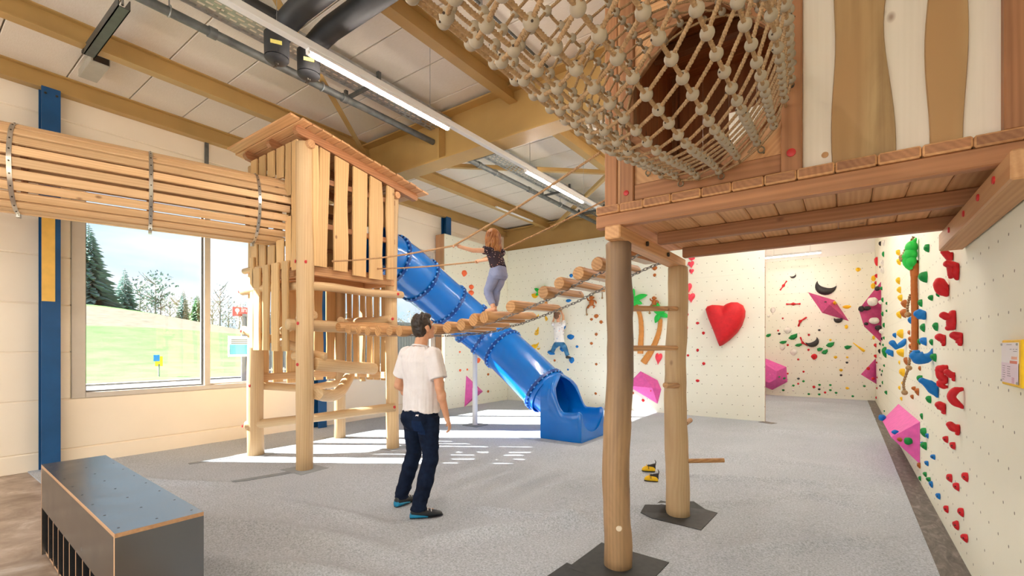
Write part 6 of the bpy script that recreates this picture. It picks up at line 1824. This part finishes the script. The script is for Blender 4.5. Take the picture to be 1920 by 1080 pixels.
man_shoe(V((ankL.x, ankL.y, 0)), math.radians(6))

# --- the girl on the log bridge
G0 = V((-2.90, 3.73, 0)); gz = max(s.z for s in steps if abs(s.x + 2.9) < .12) + .066
GIRL = thing('person', 'girl with long fair hair, dotted dark top and blue-grey leggings crossing the log bridge', 'person', V((G0.x, G0.y, gz)))
gf, gr = V((-1, .12, 0)).normalized(), V((.12, 1, 0)).normalized()      # facing along the bridge, her right
def GW(r, f, z): return V((G0.x, G0.y, gz)) + gr * r + gf * f + UZ * z
S = .60
mb = MB()
ghf = (gf + gr * .25 + UZ * -.05).normalized(); ghr = ghf.cross(UZ).normalized(); ghu = ghr.cross(ghf)
GHC = GW(.0, .06, .765)
PG = add_head(mb, GHC, ghr, ghf, ghu, .80)
mb.capsule(GW(0, .03, .62), GHC + ghu * -.05, .030, .028, 12)
mb.loft([oring(GW(0, f, z), gr, gf, a, b) for f, z, a, b in ((-.02, .37, .085, .062), (-.02, .43, .078, .055), (0, .50, .076, .052), (.02, .57, .084, .056), (.03, .62, .08, .045), (.03, .655, .04, .03))])
gsL, gsR = GW(-.092, .035, .622), GW(.092, .035, .622)
hl, hrr = HANDL, HANDR
for sh_, hd, sd in ((gsL, hl, -1), (gsR, hrr, 1)):
    w_ = hd + (sh_ - hd).normalized() * .055
    el = lerp(sh_, w_, .5) + UZ * -.018
    mb.capsule(sh_, el, .028, .023, 12); mb.capsule(el, w_, .023, .016, 12)
    d = (hd - w_).normalized()
    add_hand(mb, w_ + UZ * .012, d, V((0, 0, 1)).cross(d) * (1 if sd < 0 else -1) + V((.0, 0, .1)), UZ, .52, .95)
ghipz = .40
gk = {-1: (GW(-.05, .07, .20), GW(-.045, .0, .055)), 1: (GW(.05, .05, .21), GW(.06, .085, .05))}
for sx, (kn, an) in gk.items():
    mb.capsule(GW(sx * .045, -.015, ghipz), kn, .05, .036, 12); mb.capsule(kn, an, .035, .024, 12)
    mb.capsule(an + V((.012, 0, -.030)), an + gf * .10 + UZ * -.036, .022, .016, 10)
build(remesh(mb, .0032, 2), 'body', M['skin_l'], GIRL, smooth=180)
eyes(PG, GIRL, .8, M['iris'])
mb = MB()
mb.loft([oring(GW(0, f, z), gr, gf, a, b, 24) for f, z, a, b in ((-.03, .455, .093, .072), (-.015, .50, .090, .068), (.01, .56, .096, .069), (.03, .61, .098, .060), (.032, .645, .066, .046), (.033, .660, .046, .036))])
for sh_, hd, sx in ((gsL, hl, -1), (gsR, hrr, 1)):
    d = (hd - sh_).normalized(); mb.capsule(sh_ - d * .035, sh_ + d * .045, .042, .044, 14, flat=1)
tp = remesh(mb, .0042, 2, lambda p: .006 * noise.noise(p * 13))
for p in tp.v:
    q = p - V((G0.x, G0.y, gz))
    if q.z < .50: p.z -= .035 * sstep(.5, .46, q.z) * (abs(q.dot(gr)) / .09) ** 2 - .02 * sstep(.5, .46, q.z)
build(tp, 'top', M['girl_top'], GIRL, smooth=180)
mb = MB()
mb.loft([oring(GW(0, f, z), gr, gf, a, b, 22) for f, z, a, b in ((-.03, .465, .084, .066), (-.028, .42, .097, .078), (-.03, .36, .104, .084), (-.02, .33, .095, .074))])
for sx, (kn, an) in gk.items():
    hp = GW(sx * .046, -.02, .38); mid = lerp(hp, kn, .5)
    mb.tube([hp, mid, kn + UZ * .02, kn, lerp(kn, an, .35), lerp(kn, an, .72), lerp(kn, an, .86)], [.061, .055, .045, .044, .042, .035, .031], 16)
    mb.ball(GW(sx * .043, -.055, .375), (.05, .045, .052), 10, 12)
build(remesh(mb, .0042, 2, lambda p: .003 * noise.noise(p * 34)), 'leggings', M['leggings'], GIRL, smooth=180)
# hair: a cap and many wavy locks down the back
mb = MB()
def GE(x, y, z, a, b, c): mb.ball(PG(x, y, z), (a * .8, b * .8, c * .8), 12, 18, (ghr, ghf, ghu))
GE(0, -.014, .035, .088, .104, .096); GE(0, -.06, -.05, .088, .06, .10)
build(remesh(mb, .005, 1, lambda p: .003 * noise.noise(V((p.x * 70, p.y * 70, p.z * 12)))), 'hair', M['hair_girl'], GIRL, smooth=180)
for k in range(40):
    a = lerp(-2.35, 2.35, (k + RND.uniform(.1, .9)) / 40); ph = RND.uniform(0, 6)
    L = RND.uniform(.17, .25) * (1 - .25 * abs(a) / 2.35)
    pts_ = []
    for q in range(9):
        t = q / 8
        x = math.sin(a) * lerp(.080, .105, t) + .010 * math.sin(ph + t * 9)
        y = -.03 - math.cos(a) * lerp(.066, .062, t) + .008 * math.cos(ph + t * 8)
        z = lerp(.06, .06 - L / .8, t)
        pts_.append(PG(x, y, z) if True else None)
    # locks hang straight down, not along the head
    top_ = pts_[0]
    pts_ = [V((p.x, p.y, top_.z - L * q / 8)) for q, p in enumerate(pts_)]
    build(MB(70).tube(pts_, [(.011, .008), (.015, .010), (.016, .011), (.016, .011), (.015, .010), (.014, .010), (.012, .009), (.009, .007), (.003, .003)], 7), 'lock', M['hair_girl'], GIRL, smooth=70)

# --- the boy on the back wall
def BW(px, py, y): return at(px, py, Y=y)
BC0 = BW(1047, 642, 10.12)
BOY = thing('person', 'boy in white printed T-shirt and blue jeans climbing the back wall', 'person', BC0)
mb = MB()
bh = BW(1045, 591, 10.16); bu = V((0, -.12, 1)).normalized(); bf = V((.1, .99, .1)).normalized(); brr = bf.cross(bu).normalized(); bu = brr.cross(bf)
PBH = add_head(mb, bh, brr, bf, bu, .95)
px_ = depth(bh) / FOC
nk, pel = BW(1047, 605, 10.14), BW(1048.5, 641, 10.08)
mb.capsule(nk, bh + bu * -.06, .042, .04, 12)
ax_ = (nk - pel).normalized()
mb.loft([oring(lerp(pel, nk, t), rt, fw, a, b) for t, a, b in ((-.08, .10, .08), (.1, .10, .075), (.4, .105, .075), (.75, .125, .08), (.95, .10, .055), (1.02, .05, .04))])
sL_, sR_ = BW(1037.5, 608, 10.13), BW(1056.5, 607, 10.13)
hL_, hR_ = BW(1039, 596, 10.385), BW(1050, 580, 10.385)
for s_, e_, h_ in ((sL_, BW(1036, 606, 10.32), hL_), (sR_, BW(1056, 592, 10.28), hR_)):
    mb.capsule(s_, e_, .036, .030, 12); mb.capsule(e_, h_, .030, .021, 12)
    add_hand(mb, h_ + V((0, -.012, 0)), (h_ - e_).normalized() + V((0, 0, .6)), V((.8, 0, .1)), V((0, -1, .2)), .66, .55)
bl_ = {-1: (BW(1039, 651, 10.20), BW(1035.5, 660, 10.22)), 1: (BW(1058.5, 650, 10.18), BW(1064.5, 667, 10.22))}
for sx, (kn, an) in bl_.items():
    hp = pel + V((sx * .055, 0, -.03)); mb.capsule(hp, kn, .06, .045, 12); mb.capsule(kn, an, .044, .03, 12)
build(remesh(mb, .0055, 2), 'body', M['skin_l'], BOY, smooth=180)
eyes(PBH, BOY, .95, M['iris'])
mb = MB()
for (x, y, z, a, b, c) in ((0, -.016, .04, .084, .10, .088), (0, -.05, -.02, .078, .06, .085)):
    mb.ball(PBH(x, y, z), (a * .95, b * .95, c * .95), 12, 18, (brr, bf, bu))
build(remesh(mb, .006, 1, lambda p: .004 * noise.noise(p * 50)), 'hair', M['hair_boy'], BOY, smooth=180)
mb = MB()
mb.loft([oring(lerp(pel, nk, t), rt, fw, a, b, 22) for t, a, b in ((-.02, .135, .105), (.2, .13, .10), (.5, .135, .10), (.8, .15, .10), (.95, .12, .072), (1.02, .07, .055))])
for s_, e_ in ((sL_, BW(1036, 606, 10.32)), (sR_, BW(1056, 592, 10.28))):
    d = (e_ - s_).normalized(); mb.capsule(s_ - d * .03, s_ + d * .07, .056, .056, 14, flat=1)
build(remesh(mb, .0065, 2, lambda p: .008 * noise.noise(p * 11)), 'tshirt', M['boy_top'], BOY, smooth=180)
mb = MB()
mb.loft([oring(lerp(pel, nk, t), rt, fw, a, b, 20) for t, a, b in ((.03, .12, .09), (-.08, .125, .10), (-.2, .12, .095))])
for sx, (kn, an) in bl_.items():
    hp = pel + V((sx * .062, 0, -.05)); k2 = lerp(hp, kn, .5)
    mb.tube([hp, k2, kn, lerp(kn, an, .5), an], [.078, .07, .06, .056, .052], 14)
build(remesh(mb, .0065, 2, lambda p: .006 * noise.noise(p * 24)), 'jeans', M['jeans_boy'], BOY, smooth=180)
for sx, (kn, an) in bl_.items():
    g = an + V((0, 0, -.035))
    build(MB(60).loft([oring(g + V((0, -.07, .0)), rt, UZ, .022, .03), oring(g + V((0, -.02, .0)), rt, UZ, .036, .04), oring(g + V((sx * .01, .08, -.012)), rt, UZ, .036, .028), oring(g + V((sx * .015, .13, -.016)), rt, UZ, .018, .016)]), 'shoe', M['shoe_black'] if sx > 0 else M['h_blue'], BOY, smooth=60)
# ------------------------------------------------------------------ outside the windows
GZ = -.12
def ground_z(x, y):
    d = -x - 28
    k = sstep(0, 75, d)
    H = lerp(8.6, .8, sstep(14, 62, y)) + .25 * noise.noise(V((x * .05, y * .05, 0)))
    return GZ + k * H
def m_field():
    t = NT('meadow_field'); p = t.pos(); sep = t.node('SeparateXYZ'); t.link(p, sep.inputs[0])
    n = t.noise(p, .45, 6, .65); n2 = t.noise(t.mapping(p, (.025, .05, .05)), 1, 3)
    g = t.ramp(n, [(.3, (52, 76, 44)), (.7, (66, 90, 56))])
    br = t.ramp(t.noise(p, 1.2, 5), [(.3, (64, 62, 56)), (.7, (76, 73, 66))])
    band = t.math('MULTIPLY', t.math('LESS_THAN', sep.outputs['X'], -62), t.math('GREATER_THAN', sep.outputs['X'], -84))
    m = t.math('MULTIPLY', band, t.math('GREATER_THAN', n2, .44))
    return t.done(t.mix(m, g, br), 1.0, 0, 0.0)
mb = MB()
gx = [-9 - k * 1.5 for k in range(24)] + [-45 - k * 4 for k in range(30)]; gy = [-60 + k * 4 for k in range(56)]
for y in gy:
    for x in gx: mb.v.append(V((x, y, ground_z(x, y))))
n_ = len(gx)
for j in range(len(gy) - 1):
    for i in range(n_ - 1):
        a = j * n_ + i; mb.f.append((a, a + 1, a + n_ + 1, a + n_)); mb.m.append(0)
build(mb, 'meadow', m_field(), None, smooth=60, kind='structure')
m_road = m_plain('asphalt_road', (74, 74, 80), 1.0, var=.06, scale=3, spec=.02); m_kerb = m_plain('kerb_stone', (104, 104, 100), .8, var=.08)
m_kerb2 = m_plain('kerb_stone_grey', (84, 86, 92), .8, var=.08)
build(MB().box(-24.5, -60, GZ - .1, -18.5, 150, GZ + .03), 'road', m_road, None, kind='structure')
build(MB().box(-24.9, -60, GZ - .1, -24.5, 150, GZ + .1), 'road_kerb', m_kerb, None, kind='structure')
kb = build(MB().box(-12.9, -20, GZ - .2, -12.72, 40, GZ - .01), 'kerb_edging', m_kerb, None, kind='structure')
for k in range(44):
    y = -6 + k * .5
    build(MB().box(-12.9, y + .01, GZ - .1, -12.6, y + .49, GZ + .12, .01), 'kerb_block', m_kerb if k % 2 else m_kerb2, kb)
build(MB().box(-12.6, -20, GZ - .1, XL - .2, 40, GZ + .005), 'yard_paving', m_plain('yard_paving', (80, 80, 78), 1.0, scale=2, spec=.02), None, kind='structure')
m_leaf = {}
for k, c in {'fir': (112, 132, 128), 'pine': (124, 142, 136), 'bare': (150, 146, 142), 'ivy': (112, 142, 110)}.items():  # paled and greyed: distance haze is put into the foliage colours
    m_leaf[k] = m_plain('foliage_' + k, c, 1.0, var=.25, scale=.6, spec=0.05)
m_trunk = m_plain('tree_trunk', (130, 122, 118), .9, var=.2)
def conifer(px, Dist, htop, w, label, kind='fir', tiers=26):
    p = at(px, HOR, D=Dist); x, y = p.x, p.y; z0 = ground_z(x, y) - .2
    o = thing('fir_tree', label, 'tree', (x, y, z0), 'trees beyond the meadow')
    H = htop - z0
    build(MB().tube([(x, y, z0), (x, y, z0 + H)], [H * .014, .03], 6), 'trunk', m_trunk, o)
    mb = MB()
    for t in range(tiers):
        f = t / tiers; z = z0 + H * lerp(.10, .99, f); r = w * (1 - f) ** .85 + .12
        nb = 9
        for b in range(nb):
            a = 2 * PI * (b / nb) + t * 1.3 + RND.uniform(-.25, .25); L = r * RND.uniform(.7, 1.12)
            d = V((math.cos(a), math.sin(a), 0)); s = V((-d.y, d.x, 0))
            b0_, e = V((x, y, z)), V((x, y, z)) + d * L - UZ * L * RND.uniform(.28, .42)
            m_ = lerp(b0_, e, .55) - UZ * .02 * L
            wv = L * .16
            mb.add([b0_, m_ + s * wv + UZ * .05, e, m_ - s * wv + UZ * .05, m_ - UZ * L * .16], [(0, 1, 2), (0, 2, 3), (0, 4, 1), (1, 4, 2), (0, 3, 4), (3, 2, 4)])
    build(mb, 'crown', m_leaf[kind], o, recalc=False)
def broadleaf(px, Dist, htop, w, label, kind='bare', dens=260, name='bare_tree'):
    p = at(px, HOR, D=Dist); x, y = p.x, p.y; z0 = ground_z(x, y) - .2
    o = thing(name, label, 'tree', (x, y, z0), 'trees beyond the meadow')
    H = htop - z0; mb = MB()
    mb.tube([(x, y, z0), (x + .2, y, z0 + H * .45), (x - .1, y, z0 + H * .8)], [H * .018, H * .012, .04], 6)
    for b in range(12):
        a = RND.uniform(0, 2 * PI); zb = z0 + H * RND.uniform(.25, .8); L = w * RND.uniform(.5, 1)
        mb.tube([(x, y, zb), (x + math.cos(a) * L * .6, y + math.sin(a) * L * .6, zb + H * .10), (x + math.cos(a) * L, y + math.sin(a) * L, zb + H * .2)], [.10, .06, .02], 5)
    build(mb, 'trunk', m_trunk, o)
    mb = MB()
    for k in range(dens):
        while True:
            d = V((RND.uniform(-1, 1), RND.uniform(-1, 1), RND.uniform(-1, 1)))
            if d.length < 1: break
        c = V((x, y, z0 + H * .60)) + V((d.x * w, d.y * w, d.z * H * .42)); s = RND.uniform(.25, .6) * w * .22
        a = V((RND.uniform(-1, 1), RND.uniform(-1, 1), RND.uniform(-1, 1))).normalized(); b = a.cross(V((.3, .5, 1))).normalized()
        mb.add([c - a * s, c + b * s * .5, c + a * s, c - b * s * .5], [(0, 1, 2, 3)])
    build(mb, 'crown', m_leaf[kind], o, recalc=False)
def top(py, Dd): return CAM_H + (HOR - py) / FOC * Dd
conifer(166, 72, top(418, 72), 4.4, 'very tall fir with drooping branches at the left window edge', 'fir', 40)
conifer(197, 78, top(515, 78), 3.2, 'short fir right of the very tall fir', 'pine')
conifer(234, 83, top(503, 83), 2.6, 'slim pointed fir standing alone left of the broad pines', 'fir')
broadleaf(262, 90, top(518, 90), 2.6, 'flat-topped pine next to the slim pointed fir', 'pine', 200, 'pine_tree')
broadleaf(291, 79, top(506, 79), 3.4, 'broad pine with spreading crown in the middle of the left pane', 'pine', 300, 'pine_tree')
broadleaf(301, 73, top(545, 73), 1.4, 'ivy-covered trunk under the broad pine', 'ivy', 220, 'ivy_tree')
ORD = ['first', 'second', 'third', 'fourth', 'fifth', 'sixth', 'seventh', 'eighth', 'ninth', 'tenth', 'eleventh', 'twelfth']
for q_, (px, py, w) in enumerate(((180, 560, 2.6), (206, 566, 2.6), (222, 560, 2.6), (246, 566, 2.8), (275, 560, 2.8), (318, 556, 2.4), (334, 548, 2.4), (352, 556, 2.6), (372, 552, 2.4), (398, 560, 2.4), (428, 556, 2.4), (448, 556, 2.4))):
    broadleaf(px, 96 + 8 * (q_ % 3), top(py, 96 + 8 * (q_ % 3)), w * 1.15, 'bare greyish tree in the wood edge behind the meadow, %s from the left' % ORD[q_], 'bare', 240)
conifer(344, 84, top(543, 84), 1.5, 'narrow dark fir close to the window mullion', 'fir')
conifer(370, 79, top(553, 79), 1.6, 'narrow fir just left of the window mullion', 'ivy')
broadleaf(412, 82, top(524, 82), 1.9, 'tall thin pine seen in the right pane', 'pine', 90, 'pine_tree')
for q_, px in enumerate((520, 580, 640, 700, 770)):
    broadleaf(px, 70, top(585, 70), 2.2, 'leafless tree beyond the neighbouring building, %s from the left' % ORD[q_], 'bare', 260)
# info sign at the roadside
p = at(298, 688, Y=None, D=24.5); 
sg = thing('roadside_sign', 'small yellow and blue sign by the road in front of the meadow', 'sign', (p.x, p.y, ground_z(p.x, p.y)))
zc = at(298, 672, D=24.5).z
sd_ = V((p.y, -p.x, 0)).normalized(); fd = V((-p.x, -p.y, 0)).normalized()
build(MB().obox((p.x, p.y, zc - .15), (sd_, fd, UZ), (.16, .02, .26)), 'yellow_panel', M['h_yellow'], sg)
build(MB().obox(V((p.x, p.y, zc + .02)) + fd * .03 + sd_ * -.10, (sd_, fd, UZ), (.13, .01, .17)), 'blue_panel', M['h_blue'], sg)
build(MB().box(p.x - .03, p.y - .03, ground_z(p.x, p.y) - .1, p.x + .03, p.y + .03, zc - .3), 'sign_post', M['pipe'], sg)
# neighbouring building with ribbed cladding
m_clad = m_plain('grey_ribbed_cladding', (74, 78, 86), .6, var=.04)
NBX, NBY0, NBY1, NBZ = -20.6, 9.0, 19.5, 2.75
nb = thing('neighbour_building', 'low grey ribbed building with a window seen past the window mullion', 'building', (NBX - 3, 13, GZ))
FP = [(NBX, NBY0), (NBX, NBY1), (NBX - 8, NBY1), (NBX - 8, NBY0 + 4.6)]
build(MB().prism(FP, (0, 0, GZ - .1), (1, 0, 0), (0, 1, 0), (0, 0, 1), NBZ - GZ + .1), 'wall', m_clad, nb)
mb = MB(); y = NBY0
while y < NBY1: mb.box(NBX, y, GZ, NBX + .04, y + .08, NBZ); y += .2
build(mb, 'cladding_ribs', m_clad, nb, kind='stuff')
build(MB().prism([(x + (.1 if x == NBX else -.1), y) for x, y in FP], (0, 0, NBZ), (1, 0, 0), (0, 1, 0), (0, 0, 1), .12), 'roof_edge', m_clad, nb)
w0, w1 = at(433, 630, X=NBX + .05), at(478, 668, X=NBX + .05)
wo = build(MB().box(NBX + .02, w0.y - .1, w1.z, NBX + .07, w1.y + .6, w0.z), 'window', M['trunking'], nb)
for k in range(9): build(MB().box(NBX + .07, w0.y, w1.z + .1 + k * (w0.z - w1.z - .2) / 9, NBX + .09, w1.y + .5, w1.z + .1 + (k + .55) * (w0.z - w1.z - .2) / 9), 'blind_slat', m_kerb2, wo)
b0_, b1_ = at(433, 646, X=NBX + .2), at(470, 664, X=NBX + .2)
bn = thing('blue_banner', 'pale blue banner on the neighbouring building', 'banner', (NBX + .2, b0_.y, b1_.z))
m_ban = m_plain('pale_blue_banner', (70, 130, 146), .7)
build(MB().box(NBX + .1, b0_.y, b1_.z, NBX + .13, b1_.y, b0_.z, .004), 'sheet', m_ban, bn)
for yy in (b0_.y + .1, b1_.y - .1): build(MB().box(NBX + .04, yy - .02, b0_.z - .05, NBX + .1, yy + .02, b0_.z - .01), 'fixing', M['steel'], bn)
s0, s1 = at(436, 575, X=NBX - .2), at(476, 594, X=NBX - .2)
rs = thing('red_sign', 'red sign with white lettering on the roof of the neighbouring building', 'sign', (NBX - .2, s0.y, NBZ))
build(MB().box(NBX - .25, s0.y, s1.z, NBX - .2, s1.y, s0.z, .01), 'panel', m_plain('red_sign', (150, 42, 44), .6), rs)
for yy in (s0.y + .2, (s0.y + s1.y) / 2, s1.y - .2): build(MB().box(NBX - .24, yy - .03, NBZ + .1, NBX - .2, yy + .03, s1.z + .02), 'sign_leg', M['pipe'], rs)
tx = bpy.data.curves.new('sign_text', 'FONT'); tx.body = 'in'; tx.size = (s0.z - s1.z) * .85; tx.extrude = .008
to = bpy.data.objects.new('sign_text_tmp', tx); COL.objects.link(to); bpy.context.view_layer.update()
tme = bpy.data.meshes.new_from_object(to.evaluated_get(bpy.context.evaluated_depsgraph_get())); bpy.data.objects.remove(to)
tme.materials.clear(); tme.materials.append(M['trunking'])
lt = bpy.data.objects.new('lettering', tme); COL.objects.link(lt); lt.parent = rs
lt.rotation_euler = (PI / 2, 0, PI / 2)
lt.location = V((NBX - .19, at(452, 590, X=NBX - .2).y, s1.z + .18)) - WLOC[rs.name]
ic = at(445, 584, X=NBX - .19); hh = (s0.z - s1.z)
build(MB().disc((NBX - .2, ic.y, ic.z + .05), (1, 0, 0), hh * .22, .012, 14).prism([(-.5, .3), (.5, .3), (0, -1.1)], (NBX - .198, ic.y, ic.z), (0, hh * .3, 0), (0, 0, hh * .3), (1, 0, 0), .012), 'pin_emblem', M['trunking'], rs)
# railing between yard and building, seen low in the windows
rl = thing('yard_railing', 'dark picket railing in the yard below the neighbouring building', 'railing', (-13.6, 9.5, GZ))
for z in (.12, .82): build(MB().box(-13.62, 6.4, z - .02, -13.58, 14.4, z + .02), 'rail', M['dark_steel'], rl)
for k in range(66): build(MB().box(-13.61, 6.4 + k * .122, GZ, -13.59, 6.42 + k * .122, .88), 'picket', M['dark_steel'], rl)
